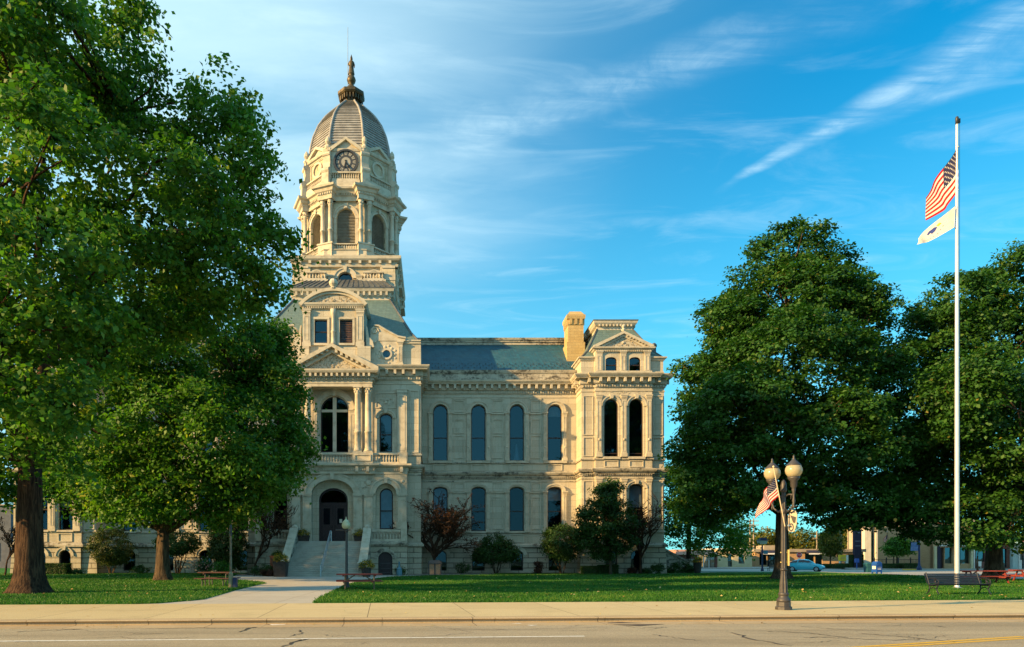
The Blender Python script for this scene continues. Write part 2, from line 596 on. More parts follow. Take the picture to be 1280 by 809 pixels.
BRONZE = pbr('bronze', (0.12, 0.085, 0.04), (0.05, 0.04, 0.022), 3, 0.5, 0.2, 20, metallic=0.3)
SASH = pbr('dark brown sash', (0.035, 0.017, 0.013), (0.02, 0.012, 0.01), 4, 0.5)
DOORM = pbr('dark door wood', (0.030, 0.018, 0.022), (0.018, 0.012, 0.016), 5, 0.45)
GLASS = glass_mat('window glass', (0.36, 0.44, 0.54), 0.022, fk=0.5)
GLASS2 = glass_mat('sky tinted window glass', (0.22, 0.34, 0.44), 0.045, fk=0.6)
INNER = pbr('dim interior', (0.007, 0.008, 0.013), (0.004, 0.005, 0.008), 1.2, 0.9)  # room darkness put into the colour
BLIND = pbr('pale blind', (0.55, 0.53, 0.47), (0.47, 0.45, 0.40), 2, 0.9)
WOODR = pbr('faded red boards', (0.25, 0.042, 0.030), (0.15, 0.028, 0.020), 5, 0.7, 0.2, 30, (0.3, 3, 3))
STEEL = pbr('galvanised rail', (0.42, 0.48, 0.52), (0.34, 0.40, 0.45), 4, 0.35, metallic=0.5)
IRON = pbr('black iron', (0.022, 0.023, 0.026), (0.035, 0.034, 0.034), 6, 0.5, 0.1, 30, spec=0.5)
LAMPM = pbr('brown grey painted cast iron', (0.050, 0.045, 0.043), (0.032, 0.029, 0.030), 5, 0.5, 0.15, 30, spec=0.5)
CONC = masonry('pale concrete', (0.42, 0.375, 0.285), (0.40, 0.355, 0.27), (0.14, 0.12, 0.09), 900, 900, 0.0, stain=(0.20, 0.17, 0.12), stain_amt=0.45, bump=0.15, streak=False, warm=(0.36, 0.30, 0.20))
LOUVRE = pbr('louvre slats', (0.40, 0.37, 0.30), (0.28, 0.26, 0.21), 2, 0.8)
BARK = bark_mat('brown bark', (0.088, 0.050, 0.029), (0.020, 0.011, 0.008))
BARKG = bark_mat('grey brown bark', (0.115, 0.080, 0.050), (0.03, 0.021, 0.014))
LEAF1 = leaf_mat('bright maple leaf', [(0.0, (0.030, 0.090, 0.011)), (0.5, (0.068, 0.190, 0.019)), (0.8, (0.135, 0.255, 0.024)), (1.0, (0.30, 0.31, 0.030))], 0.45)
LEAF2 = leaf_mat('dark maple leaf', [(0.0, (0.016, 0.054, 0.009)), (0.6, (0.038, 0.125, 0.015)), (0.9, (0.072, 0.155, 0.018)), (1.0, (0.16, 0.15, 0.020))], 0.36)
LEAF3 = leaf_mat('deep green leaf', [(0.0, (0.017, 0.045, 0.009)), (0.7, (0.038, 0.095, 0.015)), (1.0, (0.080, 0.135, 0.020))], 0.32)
LEAFR = leaf_mat('russet leaf', [(0.0, (0.034, 0.013, 0.008)), (0.6, (0.080, 0.030, 0.013)), (1.0, (0.15, 0.065, 0.018))], 0.3)
LEAFO = leaf_mat('olive leaf', [(0.0, (0.020, 0.036, 0.007)), (0.6, (0.055, 0.085, 0.012)), (1.0, (0.16, 0.14, 0.018))], 0.28)
LEAFY = leaf_mat('yellowing leaf', [(0.0, (0.05, 0.075, 0.012)), (0.6, (0.14, 0.15, 0.018)), (1.0, (0.33, 0.20, 0.02))], 0.4)
MUM = leaf_mat('yellow blossom', [(0.0, (0.30, 0.17, 0.01)), (1.0, (0.62, 0.40, 0.03))], 0.3)
ROSE = leaf_mat('pink blossom', [(0.0, (0.45, 0.10, 0.10)), (1.0, (0.65, 0.42, 0.34))], 0.3)
# ------------------------------------------------------------------ the courthouse
CX = -9.22
YW, YR, YC = 70.0, 67.5, 64.5
HC, HB = 8.16, 32.18
PX0, PX1 = 24.02, 32.18           # end pavilion, offsets from the centre line
YB = 87.0
courthouse = thing('courthouse', 'pale limestone courthouse with slate mansard roofs and a tall domed clock tower', 'courthouse', (CX, YW, 0))


def cpart(name, mb, mat, parent=None):
    return mb.obj(name, mat, parent or courthouse)


def front_path(d=0.0):
    pr = .32
    a = [(-HB, YB), (-HB, YR), (-30.9, YR), (-30.9, YR - pr), (-25.3, YR - pr), (-25.3, YR), (-PX0, YR), (-PX0, YW), (-HC, YW), (-HC, YC), (-6.9, YC)]
    b = [(-x, y) for x, y in a[::-1]]
    return [(CX + x, y) for x, y in a + b]


PATH = front_path()


def window(o, y, mat=GLASS, blind=0.0, rail=0.5, t=0.09, mull=0, frame=None, sashmat=None, curtain=False):
    """frame mesh with a pane as its sub-part; o in the frame's local coordinates"""
    xc, w, z0, s, r = o
    ins = (xc, w - 2 * t, z0 + t, s, max(r - t, 0) if r > 0 else 0)
    if r == 0:
        ins = (xc, w - 2 * t, z0 + t, s - t, 0)
    m = MB()
    if frame:
        m.frame(*frame)
    m.ring(outline(o), outline(ins), y, y + 0.14)
    m.box(xc - w / 2, xc + w / 2, y + 0.002, y + 0.14, z0, z0 + t)
    top = s + r
    zr = z0 + (top - z0) * rail
    if rail:
        m.box(xc - w / 2 + t, xc + w / 2 - t, y + 0.02, y + 0.13, zr - 0.05, zr + 0.05)
    for k in range(mull):
        xm = xc - w / 2 + w * (k + 1) / (mull + 1)
        m.box(xm - 0.03, xm + 0.03, y + 0.03, y + 0.12, z0 + t, top - t)
    f = cpart('window', m, sashmat or SASH)
    p = MB()
    if frame:
        p.frame(*frame)
    pts = outline(ins)
    zs = zr if rail else None
    p.add([(x, y + 0.07, z) for x, z in pts], [tuple(range(len(pts)))])
    cpart('pane', p, mat, f)
    if blind > 0:
        b = MB()
        if frame:
            b.frame(*frame)
        zb = top - (top - z0) * blind
        bo = (xc, w - 2 * t + .04, zb, max(s, zb + .02), max(r - t, 0))
        q = outline(bo)
        b.add([(x, y + 0.2, z) for x, z in q] + [(x, y + 0.23, z) for x, z in q],
              [tuple(range(len(q))), tuple(range(2 * len(q) - 1, len(q) - 1, -1))])
        cpart('blind', b, BLIND, f)
    return f


def archivolt(m, o, y, gap=0.06, w=0.3, proud=0.14, key=True):
    a = arch_only(o, grow=gap + w)
    b = arch_only(o, grow=gap)
    m.ring(a, b, y - proud, y + 0.02)
    a2 = arch_only(o, grow=gap + w + 0.08)
    b2 = arch_only(o, grow=gap + w - 0.04)
    m.ring(a2, b2, y - proud - 0.07, y + 0.02)
    if key:
        xc, ww, z0, s, r = o
        zt = s + r
        m.hexa([(xc - .13, y - proud - .14, zt + .02), (xc + .13, y - proud - .14, zt + .02), (xc + .13, y, zt + .02), (xc - .13, y, zt + .02)],
               [(xc - .2, y - proud - .16, zt + gap + w + .16), (xc + .2, y - proud - .16, zt + gap + w + .16), (xc + .2, y, zt + gap + w + .16), (xc - .2, y, zt + gap + w + .16)])


def pilaster(m, x, y, z0, z1, w=0.4, d=0.14, panel=True, cap=0.35, base=0.3):
    m.box(x - w / 2, x + w / 2, y - d, y + .02, z0 + base, z1 - cap)
    m.box(x - w / 2 - .06, x + w / 2 + .06, y - d - .06, y + .02, z0, z0 + base)
    m.box(x - w / 2 - .03, x + w / 2 + .03, y - d - .03, y + .02, z1 - cap, z1 - cap + .07)
    m.box(x - w / 2 - .05, x + w / 2 + .05, y - d - .06, y + .02, z1 - cap + .1, z1 - .12)
    m.box(x - w / 2 - .1, x + w / 2 + .1, y - d - .1, y + .02, z1 - .12, z1)
    if panel and w > 0.3:
        t = w * 0.2
        xa, xb = x - w / 2 + t, x + w / 2 - t
        za, zb = z0 + base + .2, z1 - cap - .2
        m.ring([(xa, za), (xa, zb), (xb, zb), (xb, za), (xa, za)], [(xa + .04, za + .04), (xa + .04, zb - .04), (xb - .04, zb - .04), (xb - .04, za + .04), (xa + .04, za + .04)], y - d - .025, y - d + .01)


def panel_frame(m, x0, x1, z0, z1, y, t=0.08, d=0.07):
    m.ring([(x0, z0), (x0, z1), (x1, z1), (x1, z0), (x0, z0)], [(x0 + t, z0 + t), (x0 + t, z1 - t), (x1 - t, z1 - t), (x1 - t, z0 + t), (x0 + t, z0 + t)], y - d, y + .01)


def relief(m, x0, x1, z0, z1, y, seed=0, n=14, inside=None):
    """carved scrolls and leaves standing proud of a field"""
    rg = random.Random(seed)
    xm = (x0 + x1) / 2
    for k in range(n):
        x = xm + (x1 - xm) * (k + .3) / n
        for tr in range(3):
            z = rg.uniform(z0, z1)
            if inside is None or inside(x, z):
                break
        else:
            continue
        r = rg.uniform(.06, .13) * min(1.6, max(.6, (z1 - z0)))
        for s in (1, -1):
            xx = xm + s * (x - xm)
            pts = []
            for i in range(7):
                th = i * .95 * s
                q = r * (1 - i * .11)
                pts.append((xx + q * math.cos(th), y - .02, z + q * math.sin(th)))
            m.tube(pts, [r * .28] * 6 + [r * .34], 4)
    m.ball((xm, y, (z0 + z1) / 2), min(z1 - z0, x1 - x0) * .26, 8, 5, (1, .45, 1))


def balustrade(m, path, z0, z1, gap=0.26, ped=None, r=0.075, open_ends=True):
    """base, turned balusters, rail and pedestals along a plan path"""
    h = z1 - z0
    for a, b in zip(path, path[1:]):
        dx, dy = b[0] - a[0], b[1] - a[1]
        L = math.hypot(dx, dy)
        sub = [a, b]
        ang = math.atan2(dy, dx)
        keep = m.M
        M2 = Matrix.Translation((a[0], a[1], 0)) @ Matrix.Rotation(ang, 4, 'Z')
        m.M = M2 if keep is None else keep @ M2
        m.box(0, L, -.12, .12, z0, z0 + h * .17)
        m.box(0, L, -.14, .14, z1 - h * .16, z1)
        k = max(1, int(L / gap))
        for i in range(k):
            x = L * (i + .5) / k
            za, hh = z0 + h * .16, h * .69
            m.lathe(x, 0, [(r * .8, 0), (r * .8, hh * .1), (r * .55, hh * .14), (r * 1.1, hh * .38), (r * .5, hh * .75), (r * .75, hh * .86), (r * .8, hh)], 6, 0, za)
        m.M = keep


def column(x, y, z0, z1, r):
    m = MB()
    h = z1 - z0
    m.box(x - r * 1.35, x + r * 1.35, y - r * 1.35, y + r * 1.35, z0, z0 + .12)
    m.smooth = True
    m.lathe(x, y, [(r * 1.3, .12), (r * 1.32, .2), (r * 1.1, .27), (r * 1.2, .34), (r * 1.02, .42), (r, .5), (r * 1.0, h * .3), (r * 1.1, h * .3 + .02), (r * 1.1, h * .3 + .16),
                    (r * .98, h * .3 + .18), (r * .96, h * .6), (r * .86, h - .68), (r * .96, h - .64), (r * .86, h - .6), (r * .95, h - .35), (r * 1.3, h - .12)], 16, 0, z0)
    m.smooth = False
    for row, (zz, rr, hh) in enumerate(((h - .56, r * 1.0, .22), (h - .36, r * 1.12, .22))):
        for k in range(8):
            th = math.pi / 8 * (2 * k + row)
            m.ball((x + rr * math.cos(th), y + rr * math.sin(th), z0 + zz + hh / 2), .11, 5, 4, (.7, .7, 1.1))
    m.box(x - r * 1.35, x + r * 1.35, y - r * 1.35, y + r * 1.35, z1 - .12, z1)
    cpart('portico_column', m, TRIM)


# ---- wing windows and walls (both sides of the centre line)
WX = [10.07, 13.98, 17.92, 21.82]
U_UP = lambda x: (x, 1.48, 11.53, 16.53, 0.74)
U_LO = lambda x: (x, 1.48, 4.31, 8.42, 0.40)
U_BA = lambda x: (x, 1.3, 0.25, 1.85, 0.5)
BLIND_UP = {(1, 0): .0, (1, 2): .0}
for s in (-1, 1):
    ops = []
    for x in WX:
        xx = CX + s * x
        ops += [U_UP(xx), U_LO(xx)]
    xa, xb = sorted((CX + s * HC, CX + s * PX0))
    m = MB()
    m.facade(xa, xb, 2.67, 20.0, YW, ops, 0.4)
    cpart('wing_wall', m, STONE)
    m = MB()
    m.facade(xa, xb, -0.3, 2.67, YW - .08, [U_BA(CX + s * x) for x in WX], 0.5)
    cpart('basement_wall', m, RUST)
    for x in WX:
        xx = CX + s * x
        up, lo = U_UP(xx), U_LO(xx)
        m = MB()
        archivolt(m, up, YW, .04, .27, .2, False)
        m.box(xx - 1.2, xx + 1.2, YW - .2, YW + .3, 11.28, 11.52)
        panel_frame(m, xx - .75, xx + .75, 10.5, 11.15, YW)
        for q in (-1, 1):
            pilaster(m, xx + q * 1.02, YW, 11.5, 16.5, .36, .19, True, .3, .3)
            m.ball((xx + q * 1.02, YW - .2, 12.9), .12, 6, 4, (1, .5, 1))
        cpart('window_surround', m, TRIM)
        m = MB()
        archivolt(m, lo, YW, .06, .2, .22, False)
        m.box(xx - 1.2, xx + 1.2, YW - .17, YW + .3, 4.12, 4.3)
        panel_frame(m, xx - .75, xx + .75, 3.15, 4.0, YW)
        for q in (-1, 1):
            pilaster(m, xx + q * 1.02, YW, 4.2, 8.4, .36, .19, True, .3, .3)
        cpart('window_surround', m, TRIM)
        keystone = U_BA(xx)
        m = MB()
        archivolt(m, keystone, YW - .08, .02, .28, .06, True)
        cpart('basement_surround', m, TRIM)
    mids = [(WX[0] + HC) / 2 - .35] + [(a + b) / 2 for a, b in zip(WX, WX[1:])]
    for x in mids[1:]:
        m = MB()
        xx = CX + s * x
        panel_frame(m, xx - .52, xx + .52, 11.75, 14.1, YW)
        panel_frame(m, xx - .52, xx + .52, 14.3, 15.8, YW)
        panel_frame(m, xx - .52, xx + .52, 16.5, 17.7, YW)
        m.box(xx - .58, xx + .58, YW - .09, YW + .01, 17.78, 17.92)
        cpart('wall_panel', m, TRIM)
        m = MB()
        panel_frame(m, xx - .52, xx + .52, 4.5, 7.8, YW)
        panel_frame(m, xx - .52, xx + .52, 8.4, 9.25, YW)
        m.box(xx - .58, xx + .58, YW - .09, YW + .01, 9.3, 9.42)
        m.box(xx - .95, xx + .95, YW - .1, YW + .01, 16.28, 16.4)
        m.box(xx - .95, xx + .95, YW - .1, YW + .01, 8.22, 8.34)
        cpart('wall_panel', m, TRIM)
    for i, x in enumerate(WX):
        xx = CX + s * x
        wf = window(U_UP(xx), YW + .2, GLASS2, (0, 0, 0, .2)[i] if s > 0 else 0, .41)
        if s > 0 and i == 2:
            m = MB()
            m.lathe(xx + .05, YW + .62, [(.3, 11.6), (.22, 12.2), (.12, 12.9), (.06, 13.3), (.02, 13.34)], 14)
            cpart('curtain', m, BLIND, wf)
        window(U_LO(xx), YW + .2, GLASS, (.97 if (s, i) == (1, 0) else .3 if (s, i) == (1, 3) else 0), .45)
        window(U_BA(xx), YW + .2, GLASS, 0, 0)

# ---- end pavilions
for s in (-1, 1):
    c = CX + s * 28.1
    h = 4.08
    ops = [(c + q * 1.23, 1.4, 11.53, 16.5, .7) for q in (-1, 1)]
    lops = [(c + q * 1.23, 1.4, 4.31, 8.42, .4) for q in (-1, 1)]
    bops = [(c + q * 1.23, 1.15, .3, 1.75, .57) for q in (-1, 1)]
    yf = YR - .32
    m = MB()
    m.facade(c - 2.8, c + 2.8, 2.67, 20, yf, ops + lops, .4)
    for a, b in ((c - h, c - 2.8), (c + 2.8, c + h)):
        m.quad((a, YR, 2.67), (b, YR, 2.67), (b, YR, 20), (a, YR, 20))
    for xx in (c - 2.8, c + 2.8):
        m.quad((xx, yf, 2.67), (xx, YR, 2.67), (xx, YR, 20), (xx, yf, 20))
    inner = c - s * h
    outer = c + s * h
    m.quad((inner, YR, 2.67), (inner, YW, 2.67), (inner, YW, 20), (inner, YR, 20))
    sideops = [(y, 1.4, 11.53, 16.5, .7) for y in (72.5, 77, 81.5)] + [(y, 1.4, 4.31, 8.42, .4) for y in (72.5, 77, 81.5)]
    m2 = MB()
    m2.frame(outer, YR, s * math.pi / 2)
    if s > 0:
        m2.facade(0, YB - YR, 2.67, 20, 0, [(o[0] - YR, *o[1:]) for o in sideops], .4)
    else:
        m2.facade(-(YB - YR), 0, 2.67, 20, 0, [(-(o[0] - YR), *o[1:]) for o in sideops], .4)
    cpart('side_wall', m2, STONE)
    for o in sideops:
        u = (o[0] - YR) * s
        window((u, *o[1:]), .2, GLASS, 0, .43, frame=(outer, YR, s * math.pi / 2))
    cpart('pavilion_wall', m, STONE)
    m = MB()
    m.facade(c - 2.8, c + 2.8, -.3, 2.67, yf - .12, bops, .5)
    for a, b in ((c - h - .1, c - 2.8), (c + 2.8, c + h + .1)):
        m.hexa([(a - .12, YR - .24, -.3), (b + .12, YR - .24, -.3), (b, YR + .3, -.3), (a, YR + .3, -.3)], [(a, YR - .1, 2.67), (b, YR - .1, 2.67), (b, YR + .3, 2.67), (a, YR + .3, 2.67)])
    for xx in (c - 2.8, c + 2.8):
        m.quad((xx, yf - .12, -.3), (xx, YR, -.3), (xx, YR, 2.67), (xx, yf - .12, 2.67))
    m.box(min(outer, outer - s * .3), max(outer, outer - s * .3) + .0, YR + .3, YB, -.3, 2.67)
    m.box(min(inner, inner + s * .3), max(inner, inner + s * .3), YR + .3, YW, -.3, 2.67)
    cpart('basement_wall', m, RUST)
    m = MB()
    for q in (-1, 1):
        o, lo, bo = ops[(q + 1) // 2], lops[(q + 1) // 2], bops[(q + 1) // 2]
        archivolt(m, o, yf, .04, .22, .12, True)
        archivolt(m, lo, yf, .06, .22, .16, True)
        archivolt(m, bo, yf - .12, .02, .26, .05, True)
        m.box(o[0] - .85, o[0] + .85, yf - .18, yf + .3, 11.28, 11.52)
        m.box(o[0] - .85, o[0] + .85, yf - .16, yf + .3, 4.12, 4.3)
        panel_frame(m, o[0] - .7, o[0] + .7, 10.5, 11.15, yf)
        panel_frame(m, o[0] - .7, o[0] + .7, 3.15, 4.0, yf)
        for (a, b) in ((c + q * 3.44 - .5, c + q * 3.44 + .5),):
            panel_frame(m, a, b, 11.6, 13.5, YR)
            panel_frame(m, a, b, 13.7, 17.6, YR)
            panel_frame(m, a, b, 4.4, 9.2, YR)
    for x in (c - 2.45, c, c + 2.45):
        pilaster(m, x, yf, 11.5, 17.6, .5, .16, True, .4, .35)
        pilaster(m, x, yf, 4.2, 9.4, .5, .16, True, .4, .35)
        for zc in (13.2,):
            m.ball((x, yf - .18, zc), .14, 6, 4, (1, .5, 1))
    relief(m, c - 2.3, c + 2.3, 17.75, 18.05, yf, 3, 16)
    cpart('window_surround', m, TRIM)
    for k, q in enumerate((-1, 1)):
        window(ops[k], yf + .2, GLASS2, 0, .06)
        window(lops[k], yf + .2, GLASS, (.5 if k == 1 else 0), .45)
        window(bops[k], yf + .08, GLASS, 0, 0)
    # attic storey, gabled front, steep roof with bracketed deck
    m = MB()
    att = [(c + q * 1.17, 1.12, 19.85, 21.1, .3) for q in (-1, 1)]
    yd = YR - .1
    m.facade(c - 2.75, c + 2.75, 19.6, 22.2, yd, att, .35)
    for xx in (c - 2.75, c + 2.75):
        m.quad((xx, yd, 19.6), (xx, yd + 4, 19.6), (xx, yd + 4, 22.2), (xx, yd, 22.2))
    for a, b in ((c - h, c - 2.75), (c + 2.75, c + h)):
        m.quad((a, YR + .25, 19.6), (b, YR + .25, 19.6), (b, YR + .25, 21.3), (a, YR + .25, 21.3))
    for xx in (c - h, c + h):
        m.quad((xx, YR + .25, 19.6), (xx, 78, 19.6), (xx, 78, 21.3), (xx, YR + .25, 21.3))
    cpart('attic_wall', m, STONE)
    m = MB()
    for x in (c - 2.35, c, c + 2.35):
        pilaster(m, x, yd, 19.62, 22.0, .55, .12, True, .3, .25)
    pp = [(c - h, 78), (c - h, YR + .25), (c - 2.75, YR + .25)]
    prof = [(0, 21.1), (.1, 21.15), (.16, 21.3), (.3, 21.36), (.3, 21.48), (0, 21.52)]
    m.molding(pp, prof)
    m.molding([(2 * c - x, y) for x, y in pp[::-1]], prof)
    m.molding([(c - 2.75, yd + 3), (c - 2.75, yd), (c + 2.75, yd), (c + 2.75, yd + 3)], [(0, 22.0), (.12, 22.06), (.2, 22.16), (.34, 22.22), (.34, 22.34), (0, 22.36)])
    m.blocks([(c - 2.75, yd), (c + 2.75, yd)], 0, .18, 21.9, 22.06, .09, .18)
    for q in (-1, 1):        # raking cornice
        a, b = (c + q * 2.95, 22.34), (c, 23.72)
        m.extr_xz([(a[0], a[1]), (a[0], a[1] + .16), (b[0], b[1] + .16), (b[0], b[1] - .08), (a[0] - q * .35, a[1])], yd - .36, yd + 3.4)
        m.extr_xz([(a[0] - q * .5, a[1] + .02), (b[0], b[1] - .1), (b[0], b[1] - .34), (a[0] - q * .95, a[1] + .02)], yd - .18, yd)
        for kk in range(9):
            f = (kk + .8) / 10
            xx, zz = a[0] + (b[0] - a[0]) * f, a[1] + (b[1] - a[1]) * f - .05
            m.box(xx - .07, xx + .07, yd - .3, yd - .1, zz - .16, zz + .02)
    m.lathe(c, yd - .1, [(.16, 23.9), (.22, 24.05), (.12, 24.2), (.2, 24.35), (.05, 24.6)], 8)
    cpart('attic_cornice', m, TRIM)
    m = MB()
    m.extr_xz([(c - 2.4, 22.36), (c + 2.4, 22.36), (c, 23.42)], yd - .06, yd + .3)
    relief(m, c - 1.5, c + 1.5, 22.5, 23.1, yd - .08, 9, 8, lambda x, z: z < 23.35 - abs(x - c) * .5)
    cpart('pediment', m, RELIEF)
    for o in att:
        window(o, yd + .12, GLASS2, 0, .5, .08)
    m = MB()
    b = [(c - 4.05, YR + .3), (c + 4.05, YR + .3), (c + 4.05, 77.5), (c - 4.05, 77.5)]
    mid = [(c - 3.3, YR + 1.05), (c + 3.3, YR + 1.05), (c + 3.3, 76.7), (c - 3.3, 76.7)]
    t = [(c - 1.8, 70.55), (c + 1.8, 70.55), (c + 1.8, 74.4), (c - 1.8, 74.4)]
    V = [(x, y, 21.5) for x, y in b] + [(x, y, 22.35) for x, y in mid] + [(x, y, 25.25) for x, y in t]
    m.add(V, [(i + 4 * k, (i + 1) % 4 + 4 * k, (i + 1) % 4 + 4 * k + 4, i + 4 * k + 4) for k in (0, 1) for i in range(4)])
    # gable roof running back from the little pediment into the slope
    for q in (-1, 1):
        m.quad((c + q * 2.85, yd + .1, 22.42), (c, yd + .1, 23.77), (c, yd + 3.2, 23.77), (c + q * 2.85, yd + 3.2, 22.42))
    rf = cpart('pavilion_roof', m, SLATE_L)
    m = MB()
    for i in range(4):
        m.tube([V[i], V[i + 4], V[i + 8]], .09, 6)
    m.lathe(c + 3.6, YR + 1.6, [(.22, 21.9), (.22, 22.9), (.3, 22.95), (.3, 23.1), (.12, 23.3)], 8)
    cpart('hip_roll', m, COPPER, rf)
    m = MB()
    dp = [(c - 1.82, 70.5), (c + 1.82, 70.5), (c + 1.82, 74.45), (c - 1.82, 74.45)]
    m.molding(dp, [(0, 25.0), (.06, 25.1), (.06, 25.45), (.22, 25.5), (.4, 25.72), (.46, 25.95), (0, 26.0)], True)
    m.blocks(dp, 0, .34, 25.4, 25.62, .13, .36, True)
    cpart('deck_cornice', m, TRIM)
    m = MB()
    o = .5
    d = [(c - 1.82 - o, 70.5 - o), (c + 1.82 + o, 70.5 - o), (c + 1.82 + o, 74.45 + o), (c - 1.82 - o, 74.45 + o)]
    m.add([(x, y, 25.95) for x, y in d] + [(x, y, 26.03) for x, y in d] + [(c - .4, 72.2, 26.75), (c + .4, 72.2, 26.75)],
          [(0, 1, 5, 4), (1, 2, 6, 5), (2, 3, 7, 6), (3, 0, 4, 7), (4, 5, 9, 8), (5, 6, 9), (6, 7, 8, 9), (7, 4, 8), (3, 2, 1, 0)])
    cpart('roof_deck', m, COPPER)

CHIM = masonry('yellow chimney stone', (0.50, 0.36, 0.16), (0.42, 0.29, 0.12), (0.28, 0.20, 0.10), .8, .3, .012, stain_amt=.4, warm=(.46, .30, .12))
# ---- wings' roof with ridge trim, chimneys
for s in (-1, 1):
    xa, xb = sorted((CX + s * 4.0, CX + s * 30.0))
    m = MB()
    m.quad((xa, YW + .25, 20.75), (xb, YW + .25, 20.75), (xb, 75, 24.95), (xa, 75, 24.95))
    rf = cpart('wing_roof', m, SLATE)
    m = MB()
    m.quad((xa, YB - 5, 24.95), (xb, YB - 5, 24.95), (xb, YB, 20.75), (xa, YB, 20.75))
    cpart('wing_roof', m, SLATE)
    m = MB()
    n = int((xb - xa) / .62)
    for row in range(3):
        for k in range(n):
            x = xa + .3 + .62 * k + .31 * (row % 2)
            f = .12 + .07 * row
            y, z = YW + .25 + 4.75 * f, 20.75 + 4.2 * f
            m.box(x - .03, x + .03, y - .08, y, z, z + .1)
    cpart('snow_guard', m, IRON, rf)
    m = MB()
    m.molding([(xa, 75), (xb, 75)], [(0, 24.9), (.1, 24.95), (.1, 25.2), (.2, 25.24), (.2, 25.4), (.3, 25.44), (.34, 25.66), (0, 25.72)])
    m.box(xa, xb, 75, YB - 4.9, 25.5, 25.7)
    cpart('ridge_trim', m, LEDGE)
    cxx = CX + s * 24.42
    m = MB()
    y0, y1 = 72.1, 74.2
    m.box(cxx - .82, cxx + .82, y0, y1, 22.0, 27.0)
    m.box(cxx - .95, cxx + .95, y0 - .08, y1 + .08, 22.0, 24.35)
    pth = [(cxx - .82, y0), (cxx + .82, y0), (cxx + .82, y1), (cxx - .82, y1)]
    m.blocks(pth, 0, .12, 26.25, 26.8, .26, .48, True)
    m.molding(pth, [(0, 26.15), (.05, 26.2), (.05, 26.3), (0, 26.32)], True)
    m.molding(pth, [(0, 26.75), (.13, 26.8), (.17, 27.0), (.17, 27.22), (0, 27.25)], True)
    m.hexa([(cxx - .95, y0 - .08, 27.2), (cxx + .95, y0 - .08, 27.2), (cxx + .95, y1 + .08, 27.2), (cxx - .95, y1 + .08, 27.2)],
           [(cxx - .6, y0 + .3, 27.7), (cxx + .6, y0 + .3, 27.7), (cxx + .6, y1 - .3, 27.7), (cxx - .6, y1 - .3, 27.7)])
    m.lathe(cxx, 73.1, [(.28, 27.65), (.28, 27.85), (.2, 27.87)], 8)
    cpart('chimney', m, CHIM)

# ---- horizontal courses round the whole building
m = MB()
m.molding(PATH, [(0, 17.95), (.06, 17.98), (.06, 18.08), (0, 18.1)])
m.molding(PATH, [(0, 18.3), (.05, 18.36), (.05, 18.66), (.16, 18.7), (.2, 18.78), (.2, 19.22), (.62, 19.24), (.66, 19.34), (.7, 19.36), (.82, 19.52), (.84, 19.62), (0, 19.78)])
m.blocks(PATH, .2, .6, 18.82, 19.22, .24, .74, skip=.1)
m.blocks(PATH, .05, .17, 18.4, 18.62, .12, .25, skip=.05)
cpart('cornice', m, TRIM)
m = MB()
for sgn in (-1, 1):      # parapet gutter along the wings
    m = MB()
    a, b = sorted((CX + sgn * HC, CX + sgn * PX0))
    m.molding([(a, YW), (b, YW)], [(.3, 19.6), (.3, 20.35), (.36, 20.4), (.42, 20.55), (.46, 20.72), (.0, 20.78)])
    cpart('parapet', m, LEDGE)
m = MB()
m.molding(PATH, [(0, 9.62), (.05, 9.66), (.05, 9.8), (.16, 9.84), (.16, 9.98), (.3, 10.04), (.38, 10.2), (.38, 10.33), (0, 10.42)])
m.blocks(PATH, .05, .14, 9.68, 9.82, .1, .2, skip=.04)
m.molding(PATH, [(0, 11.2), (.1, 11.22), (.12, 11.3), (.1, 11.38), (0, 11.4)])
m.molding(PATH, [(0, 9.34), (.04, 9.36), (.04, 9.46), (0, 9.48)])
m.molding(PATH, [(0, 4.06), (.1, 4.08), (.1, 4.18), (0, 4.2)])
cpart('belt_course', m, LEDGE)
m = MB()
m.molding(PATH, [(.1, 2.6), (.3, 2.66), (.3, 2.86), (.16, 2.95), (.1, 3.06), (0, 3.08)])
cpart('water_table', m, LEDGE)
m = MB()
m.box(CX - HB + .02, CX + HB - .02, YB - .4, YB, -.3, 20)
cpart('rear_wall', m, STONE)
m = MB()    # solid boxes behind the glass, their near-black colour standing for unlit rooms
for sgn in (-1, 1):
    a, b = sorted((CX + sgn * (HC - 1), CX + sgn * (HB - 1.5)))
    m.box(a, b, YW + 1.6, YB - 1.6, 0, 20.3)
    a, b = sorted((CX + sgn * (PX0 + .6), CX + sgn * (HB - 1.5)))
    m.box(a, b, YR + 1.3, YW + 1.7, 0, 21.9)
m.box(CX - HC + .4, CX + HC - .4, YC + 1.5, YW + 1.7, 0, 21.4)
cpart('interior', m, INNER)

# ---- centre pavilion
YN = YC                 # niche wall behind the columns
YP = 63.0               # arcade and entablature front
big = (CX, 2.62, 11.55, 15.5, 1.31)
bays = [(CX + s * 4.86, 1.2, 11.57, 14.75, .45) for s in (-1, 1)]
m = MB()
m.facade(CX - HC, CX + HC, 9.3, 22.1, YN, [big] + bays, .4)
for s in (-1, 1):
    m.quad((CX + s * HC, YN, -.3), (CX + s * HC, YW, -.3), (CX + s * HC, YW, 22.1), (CX + s * HC, YN, 22.1))
    a, b = sorted((CX + s * HC, CX + s * 6.9))
    m.quad((a, YN, 2.6), (b, YN, 2.6), (b, YN, 9.3), (a, YN, 9.3))
cpart('center_wall', m, STONE)
for s in (-1, 1):
    m = MB()
    a, b = sorted((CX + s * (HC + .08), CX + s * 6.9))
    m.box(a, b, YN - .1, YN + .3, -.3, 2.62)
    m.box(CX + s * (HC + .08) - .08 * (s > 0) , CX + s * (HC + .08) + .08 * (s < 0), YN + .3, YW, -.3, 2.62)
    cpart('basement_wall', m, RUST)
m = MB()
